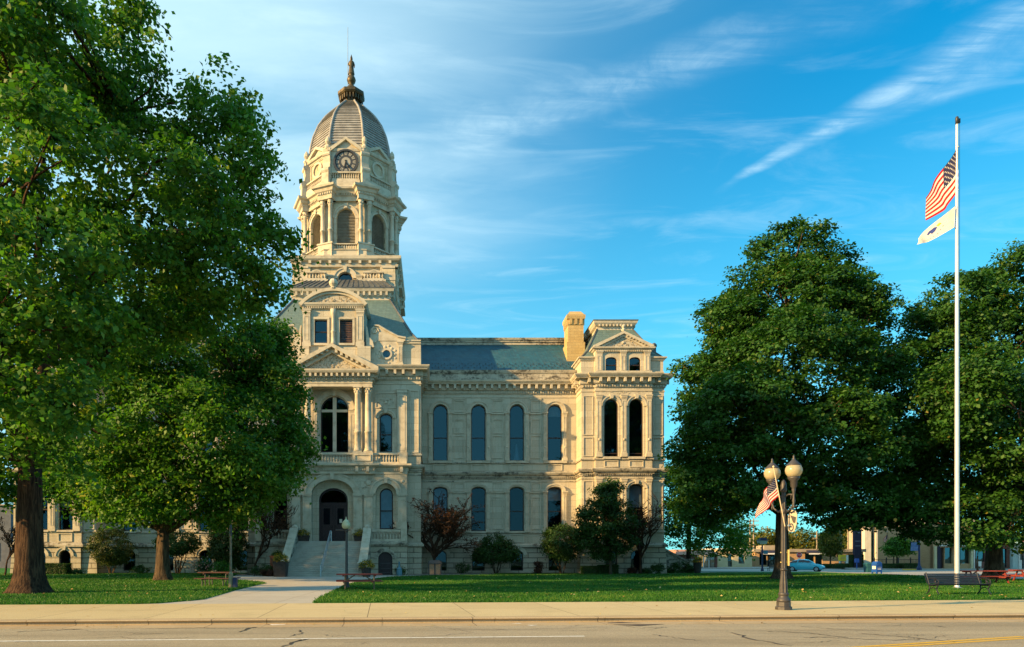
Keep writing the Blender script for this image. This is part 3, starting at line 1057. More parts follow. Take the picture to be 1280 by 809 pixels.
archivolt(m, big, YN, .12, .45, .18, True)
cpart('window_surround', m, TRIM)
for q in (-1, 1):
    m = MB()
    pilaster(m, CX + q * 1.72, YN, 11.3, 15.6, .5, .15, True, .3, .3)
    b = bays[(q + 1) // 2]
    archivolt(m, b, YN, .08, .22, .15, True)
    for r in (-1, 1):
        m.box(b[0] + r * .95 - .12, b[0] + r * .95 + .12, YN - .12, YN + .02, 11.3, 14.8)
    panel_frame(m, b[0] - 1.0, b[0] + 1.0, 15.7, 17.2, YN, .1, .06)
    relief(m, b[0] - .8, b[0] + .8, 15.95, 16.6, YN - .02, 5, 8)
    xp = CX + q * 6.4
    pilaster(m, xp, YN, 10.4, 17.5, .9, .28, True, .5, 1.1)
    panel_frame(m, CX + q * 7.55 - .42, CX + q * 7.55 + .42, 11.5, 17.4, YN)
    # quarter pilasters behind the columns
    for xo in (2.33, 3.3):
        m.box(CX + q * xo - .3, CX + q * xo + .3, YN - .12, YN + .02, 10.3, 17.4)
    cpart('window_surround', m, TRIM)
window(big, YN + .15, GLASS2, 0, 0, .1)
m = MB()
m.box(CX - .17, CX + .17, YN + .08, YN + .26, 11.6, 16.75)
m.box(CX - 1.25, CX + 1.25, YN + .09, YN + .25, 15.36, 15.6)
cpart('window_mullion', m, TRIM)
for k, b in enumerate(bays):
    window(b, YN + .15, GLASS2, (.45 if k == 1 else 0), .46, .1)

# terrace, arcade with the entrance arch
arch = (CX, 3.84, 3.1, 7.5, 1.3)
sarc = [(CX + s * 4.95, 1.9, 4.2, 7.5, .95) for s in (-1, 1)]
ya = 63.25
m = MB()
m.facade(CX - 6.9, CX + 6.9, 3.08, 10.2, ya, [arch] + sarc, .55)
for s in (-1, 1):
    x = CX + s * 6.9
    m.quad((x, ya, 3.08), (x, YN, 3.08), (x, YN, 10.2), (x, ya, 10.2))
m.quad((CX - 6.9, ya, 10.2), (CX + 6.9, ya, 10.2), (CX + 6.9, YN, 10.2), (CX - 6.9, YN, 10.2))
door_o = (CX, 2.7, 3.1, 7.0, 1.1)
lwin = [(CX + s * 4.95, 1.25, 4.25, 7.45, .62) for s in (-1, 1)]
m.facade(CX - 6.5, CX + 6.5, 3.08, 10.0, ya + .55, [door_o] + lwin, .3)
cpart('entrance_arcade', m, STONE)
m = MB()
archivolt(m, arch, ya, .02, .55, .16, True)
for o in sarc:
    archivolt(m, o, ya, .02, .42, .16, True)
for q in (-1, 1):
    for xo in (2.35, 3.35, 6.45):
        pilaster(m, CX + q * xo, ya, 3.6 if xo < 6 else 4.2, 7.5, .78, .2, True, .35, .5)
    m.box(CX + q * 2.85 - 1.0, CX + q * 2.85 + 1.0, ya - .3, ya, 3.1, 4.2)
    relief(m, CX + q * 3.35 - .55, CX + q * 3.35 + .55, 8.0, 9.0, ya - .02, 11, 7)
    relief(m, CX + q * 6.45 - .3, CX + q * 6.45 + .3, 8.3, 9.0, ya - .02, 12, 4)
cpart('arcade_surround', m, TRIM)
m = MB()
pth = [(CX - 6.9, YN), (CX - 6.9, ya), (CX - 3.95, ya), (CX - 3.95, YP), (CX + 3.95, YP), (CX + 3.95, ya), (CX + 6.9, ya), (CX + 6.9, YN)]
m.molding(pth, [(0, 9.3), (.05, 9.34), (.05, 9.75), (.12, 9.8), (.12, 9.92), (.3, 9.98), (.42, 10.1), (.42, 10.26), (0, 10.3)])
m.box(CX - 3.95, CX + 3.95, YP, ya + .01, 9.36, 10.19)
m.blocks(pth, .05, .16, 9.62, 9.78, .1, .2)
for xo in (-6.4, -3.3, -2.3, 2.3, 3.3, 6.4):
    yy = ya if abs(xo) > 4 else YP
    m.box(CX + xo - .13, CX + xo + .13, yy - .3, yy, 9.5, 9.97)
m.quad((CX - 6.9, ya - .2, 10.29), (CX + 6.9, ya - .2, 10.29), (CX + 6.9, YN, 10.29), (CX - 6.9, YN, 10.29))
cpart('balcony_cornice', m, TRIM)
m = MB()
yb = YP + .25
for xo in (-2.82, 2.82):
    m.box(CX + xo - .95, CX + xo + .95, yb - .3, yb + .55, 10.29, 11.32)
    panel_frame(m, CX + xo - .75, CX + xo + .75, 10.5, 11.1, yb - .3)
balustrade(m, [(CX - 1.87, yb), (CX + 1.87, yb)], 10.29, 11.28)
for s in (-1, 1):
    yy = ya + .1
    a, b = sorted((CX + s * 3.77, CX + s * 6.2))
    balustrade(m, [(a, yy), (b, yy)], 10.29, 11.28)
    m.box(CX + s * 6.52 - .36, CX + s * 6.52 + .36, yy - .25, yy + .35, 10.29, 11.32)
cpart('balcony_balustrade', m, TRIM)
for xo in (-3.3, -2.33, 2.33, 3.3):
    column(CX + xo, yb + .12, 11.32, 17.42, .31)
# entablature and pediment over the columns
m = MB()
pth = [(CX - 3.68, YN), (CX - 3.68, YP + .1), (CX + 3.68, YP + .1), (CX + 3.68, YN)]
m.box(CX - 3.68, CX + 3.68, YP + .1, YN + .01, 17.42, 18.6)
m.molding(pth, [(0, 17.7), (.05, 17.73), (.05, 17.8), (0, 17.82)])
m.molding(pth, [(0, 17.95), (.06, 18.0), (.06, 18.2), (.18, 18.24), (.18, 18.55), (.52, 18.58), (.62, 18.75), (.64, 18.9), (0, 18.95)])
m.blocks(pth, .06, .18, 18.02, 18.2, .1, .2)
m.blocks(pth, .18, .5, 18.27, 18.56, .2, .5)
cpart('entablature', m, TRIM)
m = MB()
for q in (-1, 1):
    a, b = (CX + q * 4.3, 18.9), (CX, 21.05)
    sl = (b[1] - a[1]) / 4.3
    m.extr_xz([(a[0], a[1]), (a[0], a[1] + .2), (b[0], b[1] + .2), (b[0], b[1] - .12), (a[0] - q * .62, a[1])], YP - .54, YN + .5)
    m.extr_xz([(a[0] - q * .7, a[1] + .02), (b[0], b[1] - .16), (b[0], b[1] - .55), (a[0] - q * 1.5, a[1] + .02)], YP - .12, YP + .2)
    for kk in range(8):
        f = (kk + 1.1) / 9
        xx, zz = a[0] + (b[0] - a[0]) * f, a[1] + (b[1] - a[1]) * f - .08
        m.extr_xz([(xx - .12, zz - .3 - q * sl * .12), (xx + .12, zz - .3 + q * -sl * .12), (xx + .12, zz + .05), (xx - .12, zz + .05)], YP - .45, YP)
cpart('raking_cornice', m, TRIM)
m = MB()
m.extr_xz([(CX - 3.5, 18.96), (CX + 3.5, 18.96), (CX, 20.72)], YP + .2, YN)
relief(m, CX - 2.0, CX + 2.0, 19.15, 19.7, YP + .16, 21, 12, lambda x, z: z < 20.3 - abs(x - CX) * .5)
cpart('pediment', m, RELIEF)
# attic fronts either side with an oculus and a scrolled half gable
for s in (-1, 1):
    c = CX + s * 4.95
    m = MB()
    yo = YN - .22
    m.box(c - 1.5, c + 1.5, yo, YN + .3, 19.62, 22.0)
    top = [(c - s * 1.55, 22.0), (c + s * 1.75, 22.0), (c + s * 1.75, 22.2), (c + s * 1.2, 22.25), (c + s * .2, 22.75), (c - s * .7, 23.3), (c - s * 1.2, 23.4), (c - s * 1.5, 23.1)]
    m.extr_xz(top, yo - .05, YN + .5)
    for i in range(12):
        pass
    sp = [(c - s * 1.1 + .38 * (1 - i * .07) * math.cos(i * .7), yo - .08, 22.9 + .38 * (1 - i * .07) * math.sin(i * .7)) for i in range(11)]
    m.tube(sp, .07, 5)
    m.tube([(c + s * 1.8, yo - .1, 22.25), (c + s * 1.1, yo - .1, 22.38), (c + s * .2, yo - .1, 22.85), (c - s * .7, yo - .1, 23.38), (c - s * 1.2, yo - .1, 23.45)], .1, 6)
    pilaster(m, c + s * 1.3, yo, 19.65, 21.95, .42, .1, True, .3, .2)
    pilaster(m, c - s * 1.3, yo, 19.65, 21.95, .42, .1, True, .3, .2)
    ring_o = [(c + .52 * math.cos(math.tau * k / 20), 20.75 + .52 * math.sin(math.tau * k / 20)) for k in range(21)]
    ring_i = [(c + .36 * math.cos(math.tau * k / 20), 20.75 + .36 * math.sin(math.tau * k / 20)) for k in range(21)]
    m.ring(ring_o, ring_i, yo - .14, yo + .02)
    for k in range(14):
        th = math.tau * k / 14
        rr = .75 + .12 * (k % 2)
        m.ball((c + rr * math.cos(th), yo, 20.75 + rr * .95 * math.sin(th)), .13, 6, 4, (1, .6, 1))
    cpart('attic_front', m, TRIM)
    m = MB()
    m.add([(x, yo - .03, z) for x, z in ring_i[:-1]], [tuple(range(20))])
    cpart('oculus_pane', m, GLASS2)
    m = MB()
    a, b = sorted((CX + s * 6.55, CX + s * HC))
    m.molding([(a, YN), (b, YN)] if s > 0 else [(a, YN), (b, YN)], [(0, 21.75), (.1, 21.8), (.12, 21.98), (.2, 22.0), (.2, 22.12), (0, 22.15)])
    cpart('attic_cornice', m, TRIM)

# roof of the centre pavilion: steep slate slopes, deck with bracketed cornice
m = MB()
b = [(CX - 8.05, YC + .35), (CX + 8.05, YC + .35), (CX + 8.05, YB - .2), (CX - 8.05, YB - .2)]
f2 = [(CX - 7.2, YC + 1.2), (CX + 7.2, YC + 1.2), (CX + 7.2, YB - .8), (CX - 7.2, YB - .8)]
t = [(CX - 4.85, 69.85), (CX + 4.85, 69.85), (CX + 4.85, 85), (CX - 4.85, 85)]
V = [(x, y, 22.05) for x, y in b] + [(x, y, 23.2) for x, y in f2] + [(x, y, 28.05) for x, y in t]
m.add(V, [(i + 4 * k, (i + 1) % 4 + 4 * k, (i + 1) % 4 + 4 * k + 4, i + 4 * k + 4) for k in (0, 1) for i in range(4)])
rf = cpart('center_roof', m, SLATE_L)
for i in (0, 1):
    m = MB()
    m.tube([V[i], V[i + 4], V[i + 8]], .12, 6)
    cpart('hip_roll', m, COPPER, rf)
m = MB()
dp = [(CX - 4.88, 72.4), (CX - 4.88, 69.8), (CX + 4.88, 69.8), (CX + 4.88, 72.4)]
m.molding(dp, [(0, 27.7), (.08, 27.8), (.08, 28.2), (.16, 28.25), (.2, 28.6), (.42, 28.7), (.5, 28.9), (.5, 28.98), (0, 29.0)])
m.blocks(dp, .1, .4, 28.3, 28.68, .22, .56)
cpart('deck_cornice', m, TRIM)
m = MB()
d0 = [(CX - 5.42, 69.25), (CX + 5.42, 69.25), (CX + 5.42, 85.5), (CX - 5.42, 85.5)]
d1 = [(CX - 4.0, 72.5), (CX + 4.0, 72.5), (CX + 4.0, 84), (CX - 4.0, 84)]
m.add([(x, y, 28.97) for x, y in d0] + [(x, y, 29.06) for x, y in d0] + [(x, y, 31.1) for x, y in d1],
      [(0, 1, 5, 4), (1, 2, 6, 5), (2, 3, 7, 6), (3, 0, 4, 7), (4, 5, 9, 8), (5, 6, 10, 9), (6, 7, 11, 10), (7, 4, 8, 11), (8, 9, 10, 11), (3, 2, 1, 0)])
for k in range(19):
    f = -1 + 2 * (k + .5) / 19
    m.tube([(CX + 5.35 * f, 69.25, 29.1), (CX + 4.0 * f, 72.5, 31.14)], .045, 4)
cpart('roof_deck', m, COPPER)

# big dormer with a segmental pediment
yd = 63.9
dw = [(CX + q * 1.18, 1.2, 21.65, 23.85, 0) for q in (-1, 1)]
m = MB()
m.facade(CX - 2.87, CX + 2.87, 19.6, 25.1, yd, dw, .3)
for q in (-1, 1):
    m.quad((CX + q * 2.87, yd, 19.6), (CX + q * 2.87, 69, 19.6), (CX + q * 2.87, 69, 25.1), (CX + q * 2.87, yd, 25.1))
    m.box(CX + q * 2.87 - .62, CX + q * 2.87 + .62, yd - .3, yd + .3, 19.6, 21.3)
cpart('dormer_wall', m, STONE)
m = MB()
for q in (-1, 1):
    pilaster(m, CX + q * 2.5, yd, 21.3, 24.8, .68, .22, True, .45, .4)
    sx = CX + q * 3.05
    m.extr_xz([(sx, 21.3), (sx + q * .75, 21.3), (sx + q * .6, 21.9), (sx + q * .25, 22.3), (sx + q * .1, 23.2), (sx, 23.4)], yd, yd + .5)
    for x in (CX + q * 1.18,):
        for r in (-1, 1):
            m.box(x + r * .7 - .1, x + r * .7 + .1, yd - .08, yd, 21.5, 24.05)
        m.box(x - .8, x + .8, yd - .1, yd, 23.9, 24.1)
        m.box(x - .8, x + .8, yd - .16, yd + .1, 21.45, 21.64)
m.smooth = True
m.lathe(CX, yd - .12, [(.24, 21.4), (.24, 21.7), (.19, 21.8), (.19, 22.6), (.23, 22.65), (.23, 22.75), (.17, 22.85), (.16, 24.1), (.24, 24.4), (.28, 24.8)], 12)
m.smooth = False
pth = [(CX - 2.9, yd + 2), (CX - 2.9, yd - .05), (CX + 2.9, yd - .05), (CX + 2.9, yd + 2)]
m.molding(pth, [(0, 24.8), (.06, 24.85), (.06, 25.0), (.2, 25.05), (.28, 25.2), (.28, 25.3), (0, 25.34)])
m.blocks(pth, .06, .18, 24.88, 25.03, .1, .2)
rad, zc = (3.2 ** 2 + 1.5 ** 2) / 3.0, 0
zc = 26.75 - rad
A = math.asin(3.2 / rad)
so = [(CX + rad * math.sin(-A + 2 * A * k / 20), zc + rad * math.cos(-A + 2 * A * k / 20)) for k in range(21)]
si = [(CX + (rad - .32) * math.sin(-A + 2 * A * k / 20), zc + (rad - .32) * math.cos(-A + 2 * A * k / 20) + .02) for k in range(21)]
m.ring(so, si, yd - .38, yd + 4)
si2 = [(CX + (rad - .5) * math.sin(-.96 * A + 1.92 * A * k / 20), zc + (rad - .5) * math.cos(-.96 * A + 1.92 * A * k / 20)) for k in range(21)]
m.ring(si, si2, yd - .22, yd)
m.box(CX - 3.2, CX + 3.2, yd - .36, yd, 25.22, 25.36)
m.lathe(CX, yd - .1, [(.3, 26.6), (.38, 26.75), (.2, 26.9), (.4, 27.15), (.42, 27.35), (.25, 27.6), (.05, 27.7)], 10)
cpart('dormer_cornice', m, TRIM)
m = MB()
fld = [(CX + (rad - .4) * math.sin(-.95 * A + 1.9 * A * k / 16), max(25.36, zc + (rad - .4) * math.cos(-.95 * A + 1.9 * A * k / 16))) for k in range(17)]
m.extr_xz(fld, yd - .04, yd + .4)
relief(m, CX - 2.3, CX + 2.3, 25.42, 25.95, yd - .06, 31, 20, lambda x, z: z < 26.25 - ((x - CX) / 2.6) ** 2 * .9)
cpart('dormer_relief', m, RELIEF)
for k, o in enumerate(dw):
    f = window(o, yd + .12, GLASS2, 0, .5 if k == 0 else 0, .08)
    if k == 1:
        mm = MB()
        for j in range(13):
            z = o[2] + .12 + j * .165
            mm.hexa([(o[0] - .52, yd + .12, z), (o[0] + .52, yd + .12, z), (o[0] + .52, yd + .17, z + .02), (o[0] - .52, yd + .17, z + .02)],
                    [(o[0] - .52, yd + .2, z + .14), (o[0] + .52, yd + .2, z + .14), (o[0] + .52, yd + .22, z + .15), (o[0] - .52, yd + .22, z + .15)])
        cpart('shutter', mm, pbr('brown shutter', (.10, .06, .05), (.06, .035, .03), 4), f)

# entrance door, terrace, staircase
m = MB()
yq = ya + .72
m.ring(outline(door_o), outline((CX, 2.4, 3.1, 6.95, .95)), yq - .05, yq + .12)
m.box(CX - 1.3, CX + 1.3, yq, yq + .12, 6.55, 6.75)
m.box(CX - .05, CX + .05, yq - .02, yq + .12, 3.1, 6.6)
dr = cpart('entrance_door', m, DOORM)
for q in (-1, 1):
    m = MB()
    xa, xb = sorted((CX + q * .05, CX + q * 1.2))
    m.box(xa, xb, yq + .03, yq + .1, 3.12, 6.55)
    panel_frame(m, xa + .15, xb - .15, 3.4, 4.3, yq + .03, .08, .03)
    panel_frame(m, xa + .12, xb - .12, 4.5, 6.4, yq + .03, .12, .03)
    m.box(CX + q * .14 - .02, CX + q * .14 + .02, yq - .06, yq + .03, 4.3, 4.75)
    cpart('door_leaf', m, DOORM, dr)
m = MB()
pts = outline((CX, 2.4, 6.75, 6.95, .95))
m.add([(x, yq + .05, z) for x, z in pts], [tuple(range(len(pts)))])
for q in (-1, 1):
    m.quad((CX + q * .35, yq + .02, 4.7), (CX + q * .95, yq + .02, 4.7), (CX + q * .95, yq + .02, 6.2), (CX + q * .35, yq + .02, 6.2))
cpart('pane', m, GLASS, dr)
m = MB()    # paper notice taped to the door
m.box(CX + .55, CX + .8, yq - .0, yq + .015, 4.85, 5.2)
cpart('notice', m, BLIND, dr)
for k, o in enumerate(lwin):
    window(o, ya + .7, GLASS, (.98 if k == 1 else 0), .45, .1)

yt = 62.4
bd = [(CX + s * 4.95, 1.3, -.05, 1.5, .6) for s in (-1, 1)]
for s in (-1, 1):
    m = MB()
    a, b = sorted((CX + s * 3.05, CX + s * 6.95))
    m.facade(a, b, -.3, 3.08, yt, [bd[(s + 1) // 2]], .5)
    m.quad((CX + s * 6.95, yt, -.3), (CX + s * 6.95, YN, -.3), (CX + s * 6.95, YN, 3.08), (CX + s * 6.95, yt, 3.08))
    cpart('terrace_wall', m, RUST)
m = MB()
m.box(CX - 6.98, CX + 6.98, yt + .25, YN, 3.0, 3.1)
for s in (-1, 1):
    a, b = sorted((CX + s * 3.5, CX + s * 6.98))
    m.molding([(a, yt), (b, yt)], [(0, 2.6), (.1, 2.66), (.22, 2.8), (.22, 2.98), (0, 3.06)])
    m.box(a, b, yt - .02, yt + .3, 3.0, 3.12)
    archivolt(m, bd[(s + 1) // 2], yt, .02, .26, .08, True)
cpart('terrace_floor', m, LEDGE)
for s in (-1, 1):
    m = MB()
    a, b = sorted((CX + s * 3.55, CX + s * 6.4))
    balustrade(m, [(a, yt + .15), (b, yt + .15)], 3.12, 4.12)
    m.box(CX + s * 6.66 - .28, CX + s * 6.66 + .28, yt - .1, yt + .45, 3.12, 4.22)
    cpart('terrace_balustrade', m, TRIM)
for o in bd:
    m = MB()
    m.ring(outline(o), outline((o[0], o[1] - .2, o[2], o[3], o[4] - .1)), yt + .22, yt + .36)
    m.add([(x, yt + .3, z) for x, z in outline((o[0], o[1] - .18, o[2], o[3], o[4] - .09))], [tuple(range(15))])
    m.box(o[0] - .58, o[0] + .58, yt + .24, yt + .32, 1.4, 1.5)
    m.box(o[0] - .45, o[0] + .45, yt + .26, yt + .32, .2, 1.2)
    cpart('basement_door', m, DOORM)
m = MB()
NS = 18
for k in range(NS):
    z1 = 3.1 - k * (3.1 / NS)
    y1 = yt + .25 - k * .3
    m.bevbox(CX - 3.05, CX + 3.05, y1 - .3 - .02, y1 + (.0 if k else .2), -.3, z1 - (.002 if k == 0 else 0), .02)
cpart('staircase', m, STEP)
ye = yt + .25 - NS * .3
for s in (-1, 1):
    a, b = sorted((CX + s * 3.05, CX + s * 3.62))
    m = MB()
    m.extr_yz([(yt + .4, -.3), (yt + .4, 4.15), (yt - .3, 4.15), (yt - .9, 3.6), (ye + .9, 1.15), (ye - .1, 1.0), (ye - .1, -.3)], a, b)
    cw = cpart('cheek_wall', m, LEDGE)
    m = MB()
    m.extr_yz([(yt + .45, 4.15), (yt + .45, 4.32), (yt - .32, 4.32), (yt - .95, 3.75), (ye + .88, 1.28), (ye - .18, 1.14), (ye - .18, 1.0), (ye - .1, 1.0), (ye + .9, 1.15), (yt - .9, 3.6), (yt - .3, 4.15)], a - .08, b + .08)
    m.lathe((a + b) / 2, yt + .1, [(.3, 4.3), (.3, 4.42), (.22, 4.5), (.1, 4.6)], 10)
    cpart('coping', m, TRIM, cw)
for hx in (CX - .1,):
    for off in (.02,):
        m = MB()
        x = hx + off
        pts = [(x, yt + .6, 3.1), (x, yt + .6, 4.05), (x, yt + .1, 4.05), (x, ye + .2, 1.0), (x, ye - .25, .95), (x, ye - .25, -.05)]
        m.tube(pts, .055, 8)
        m.tube([(x, yt + .6, 3.6), (x, yt + .1, 3.6), (x, ye + .2, .5), (x, ye - .25, .45)], .04, 6)
        for f in (.2, .5, .8):
            y = yt + .1 + (ye + .1 - yt) * f
            zt = 4.05 + (1.0 - 4.05) * f
            m.tube([(x, y, zt - 1.1), (x, y, zt)], .03, 6)
        cpart('handrail', m, STEEL)

# ---- tower
TY = 78.0
hs = 5.3
ty0 = TY - hs - .2
m = MB()
tw = (CX, 1.5, 30.3, 31.3, .62)
for k in range(4):
    m.frame(CX, TY, k * math.pi / 2)
    u = (0, *tw[1:])
    m.facade(-hs, hs, 22.0, 33.1, -hs, [u], .4)
    for q in (-1, 1):
        m.box(q * (hs - .75) - .85, q * (hs - .75) + .75, -hs - .28, -hs + .3, 26.0, 32.5) if q > 0 else m.box(-hs - .0, -hs + 1.6, -hs - .28, -hs + .3, 26.0, 32.5)
cpart('tower_base', m, TOWER)
m = MB()
for k in range(4):
    m.frame(CX, TY, k * math.pi / 2)
    u = (0, *tw[1:])
    archivolt(m, u, -hs, .05, .38, .18, True)
    for q in (-1, 1):
        pilaster(m, q * 1.5, -hs, 29.5, 31.6, .6, .25, False, .3, .2)
        o2 = (q * 3.05, 1.3, 30.2, 31.2, .6)
        archivolt(m, o2, -hs, .02, .3, .14, False)
        balustrade(m, [(q * 3.05 - 1.1, -hs - .55), (q * 3.05 + 1.1, -hs - .55)], 30.95, 31.8, .3, r=.09)
        m.box(q * 3.05 - 1.3, q * 3.05 + 1.3, -hs - .7, -hs, 30.7, 30.96)
        m.box(q * 4.6 - .7, q * 4.6 + .7, -hs - .36, -hs, 32.3, 32.5)
        for zz in (26.6, 27.7, 28.8, 29.9, 31.0):
            m.box(q * 4.53 - .8, q * 4.53 + .8, -hs - .34, -hs - .2, zz, zz + .7)
m.frame(CX, TY, 0)
sq = [(-hs, -hs), (hs, -hs), (hs, hs), (-hs, hs)]
m.molding(sq, [(0, 32.4), (.3, 32.45), (.34, 32.7), (.2, 32.75), (.2, 32.95), (.5, 33.05), (.62, 33.2), (.66, 33.5), (0, 33.6)], True)
m.blocks(sq, .2, .5, 32.75, 33.05, .28, 1.1, True)
cpart('tower_cornice', m, TRIM)
for k in (0, 1, 3):
    window((0, 1.5, 30.3, 31.3, .62), -hs + .15, GLASS2, 0, .0, .08, frame=(CX, TY, k * math.pi / 2))

OCT = [(math.sin(math.pi / 8 + k * math.pi / 4 - math.pi / 4), -math.cos(math.pi / 8 + k * math.pi / 4 - math.pi / 4)) for k in range(8)]
# vertices at +-22.5 degrees from the front, running counter-clockwise


def octo(ap, n=8):
    Rr = ap / math.cos(math.pi / 8)
    return [(Rr * x, Rr * y) for x, y in OCT]


AP = 4.75
SIDE = 2 * AP * math.tan(math.pi / 8)
m = MB()
bel = (0, 1.93, 35.0, 38.05, .96)
for k in range(8):
    m.frame(CX, TY, k * math.pi / 4)
    m.facade(-SIDE / 2, SIDE / 2, 33.4, 41.2, -AP, [bel], .45)
cpart('belfry_wall', m, TOWER)
m = MB()
for k in range(8):
    m.frame(CX, TY, k * math.pi / 4)
    archivolt(m, bel, -AP, .04, .3, .14, True)
    for q in (-1, 1):
        m.box(q * 1.18 - .14, q * 1.18 + .14, -AP - .12, -AP, 35.0, 38.1)
        m.box(q * 1.2 - .2, q * 1.2 + .2, -AP - .16, -AP, 37.95, 38.12)
cpart('belfry_surround', m, TRIM)
for k in range(8):
    m = MB()
    m.frame(CX, TY, k * math.pi / 4)
    pts = outline(bel)
    for j in range(25):
        z = 35.05 + j * .16
        zz = z + .08
        hw = .96 if zz < 38.05 else .96 * math.sqrt(max(0.0, 1 - ((zz - 38.05) / .96) ** 2))
        if hw < .1:
            continue
        y = -AP + .12
        m.hexa([(-hw, y, z), (hw, y, z), (hw, y + .03, z + .02), (-hw, y + .03, z + .02)],
               [(-hw, y + .14, z + .13), (hw, y + .14, z + .13), (hw, y + .16, z + .15), (-hw, y + .16, z + .15)])
    m.add([(x, -AP + .34, z) for x, z in pts], [tuple(range(len(pts)))])
    cpart('louvre', m, LOUVRE)
m = MB()
m.frame(CX, TY, 0)
m.extr_xy(octo(5.45), 33.55, 34.35)
m.molding(octo(5.45), [(0, 33.6), (.12, 33.62), (.12, 33.8), (0, 33.84)], True)
m.molding(octo(5.45), [(0, 34.25), (.1, 34.3), (.1, 34.36), (0, 34.38)], True)
cpart('belfry_base', m, TRIM)
m = MB()
for k in range(8):
    m.frame(CX, TY, k * math.pi / 4)
    balustrade(m, [(-1.5, -5.25), (1.5, -5.25)], 34.36, 35.05, .24, r=.07)
cpart('belfry_balustrade', m, TRIM)
m = MB()
entp = []
for k in range(8):
    th = math.pi / 8 + k * math.pi / 4
    m.frame(CX, TY, th)
    RV = 5.0 / math.cos(math.pi / 8)
    for q in (-1, 1):
        # each pier carries two columns standing on the two faces that meet at the corner
        m.frame(CX, TY, th + q * 0)
    m.frame(CX, TY, th)
    m.box(-.85, .85, -RV - .35, -RV + .5, 33.6, 35.1)
    m.box(-.95, .95, -RV - .42, -RV + .5, 34.95, 35.1)
    for q in (-1, 1):
        m.smooth = True
        m.lathe(q * .47, -RV + .02, [(.3, 35.1), (.3, 35.22), (.24, 35.3), (.24, 36.5), (.29, 36.52), (.29, 36.64), (.235, 36.68), (.2, 39.1), (.24, 39.14), (.21, 39.2), (.24, 39.45), (.33, 39.75)], 12)
        m.smooth = False
        for j in range(6):
            a = math.tau * j / 6
            m.ball((q * .47 + .25 * math.cos(a), -RV + .02 + .25 * math.sin(a), 39.42), .1, 5, 4)
    m.box(-.5, .5, -RV + .35, -RV + .9, 34.4, 41.0)
    m.box(-.86, .86, -RV - .38, -RV + .6, 39.75, 40.45)
    m.molding([(-.86, -RV + .6), (-.86, -RV - .38), (.86, -RV - .38), (.86, -RV + .6)], [(0, 40.2), (.06, 40.24), (.06, 40.4), (.2, 40.5), (.3, 40.75), (.5, 40.85), (.55, 41.05), (0, 41.15)])
    m.blocks([(-.86, -RV - .38), (.86, -RV - .38)], 0, .14, 40.25, 40.42, .12, .25)
    m.extr_xz([(-1.2, 41.05), (1.2, 41.05), (.55, 41.3), (0, 41.5), (-.55, 41.3)], -RV - .75, -RV + .5)
cpart('belfry_pier', m, TRIM)
m = MB()
m.frame(CX, TY, 0)
m.extr_xy(octo(5.0), 39.75, 41.3)
m.molding(octo(5.0), [(0, 40.2), (.06, 40.24), (.06, 40.42), (.2, 40.5), (.3, 40.75), (.5, 40.85), (.55, 41.05), (.2, 41.3), (0, 41.4)], True)
m.blocks(octo(5.0), .05, .2, 40.3, 40.48, .12, .26, True)
cpart('belfry_cornice', m, TRIM)
# drum with clocks and round windows
AD = 4.62
SD = 2 * AD * math.tan(math.pi / 8)
m = MB()
m.frame(CX, TY, 0)
m.extr_xy(octo(AD), 41.2, 46.0)
cpart('clock_drum', m, TOWER)
m = MB()
for k in range(8):
    m.frame(CX, TY, k * math.pi / 4)
    balustrade(m, [(-1.45, -AD - .35), (1.45, -AD - .35)], 41.95, 42.85, .24, r=.075)
    m.box(-1.5, 1.5, -AD - .5, -AD, 41.3, 41.96)
    m.frame(CX, TY, math.pi / 8 + k * math.pi / 4)
    RV = AD / math.cos(math.pi / 8)
    # scrolled buttress on each corner
    m.extr_yz([(-RV + .3, 41.3), (-RV - .75, 41.3), (-RV - .72, 42.7), (-RV - .5, 43.1), (-RV - .35, 43.9), (-RV - .45, 44.6), (-RV - .3, 45.1), (-RV - .38, 45.4), (-RV + .3, 45.5)], -.42, .42)
    for (yy, zz, rr) in ((-RV - .5, 42.9, .34), (-RV - .35, 44.75, .24)):
        m.tube([(-.46, yy, zz), (.46, yy, zz)], rr, 10)
    m.lathe(0, -RV - .15, [(.3, 45.4), (.36, 45.6), (.16, 45.9), (.3, 46.15), (.26, 46.45), (.06, 46.8)], 8)
cpart('drum_balustrade', m, TRIM)
m = MB()
m.frame(CX, TY, 0)
m.molding(octo(AD), [(0, 44.9), (.1, 44.95), (.1, 45.05), (.28, 45.12), (.34, 45.3), (.34, 45.4), (0, 45.45)], True)
for k in range(8):
    m.frame(CX, TY, k * math.pi / 4)
    if k % 2 == 0:
        w, zb, zt, yy, y2 = 1.75, 45.1, 46.4, -AD - .45, -AD + 1.2
        m.box(-1.62, 1.62, -AD - .22, -AD + .1, 42.6, 45.2)
    else:
        w, zb, zt, yy, y2 = 1.6, 45.3, 46.25, -AD - .35, -AD + 1.2
        m.ring([(.86 * math.cos(math.tau * j / 24), 43.95 + .86 * math.sin(math.tau * j / 24)) for j in range(25)],
               [(.62 * math.cos(math.tau * j / 24), 43.95 + .62 * math.sin(math.tau * j / 24)) for j in range(25)], -AD - .16, -AD + .02)
        panel_frame(m, -1.25, 1.25, 42.95, 44.9, -AD)
    m.extr_xz([(-w, zb), (w, zb), (0, zt - .1)], yy + .3, y2)
    for q in (-1, 1):
        m.extr_xz([(q * (w + .2), zb), (q * (w + .2), zb + .2), (0, zt + .2), (0, zt - .08), (q * (w - .15), zb)], yy, y2)
cpart('clock_gable', m, TRIM)


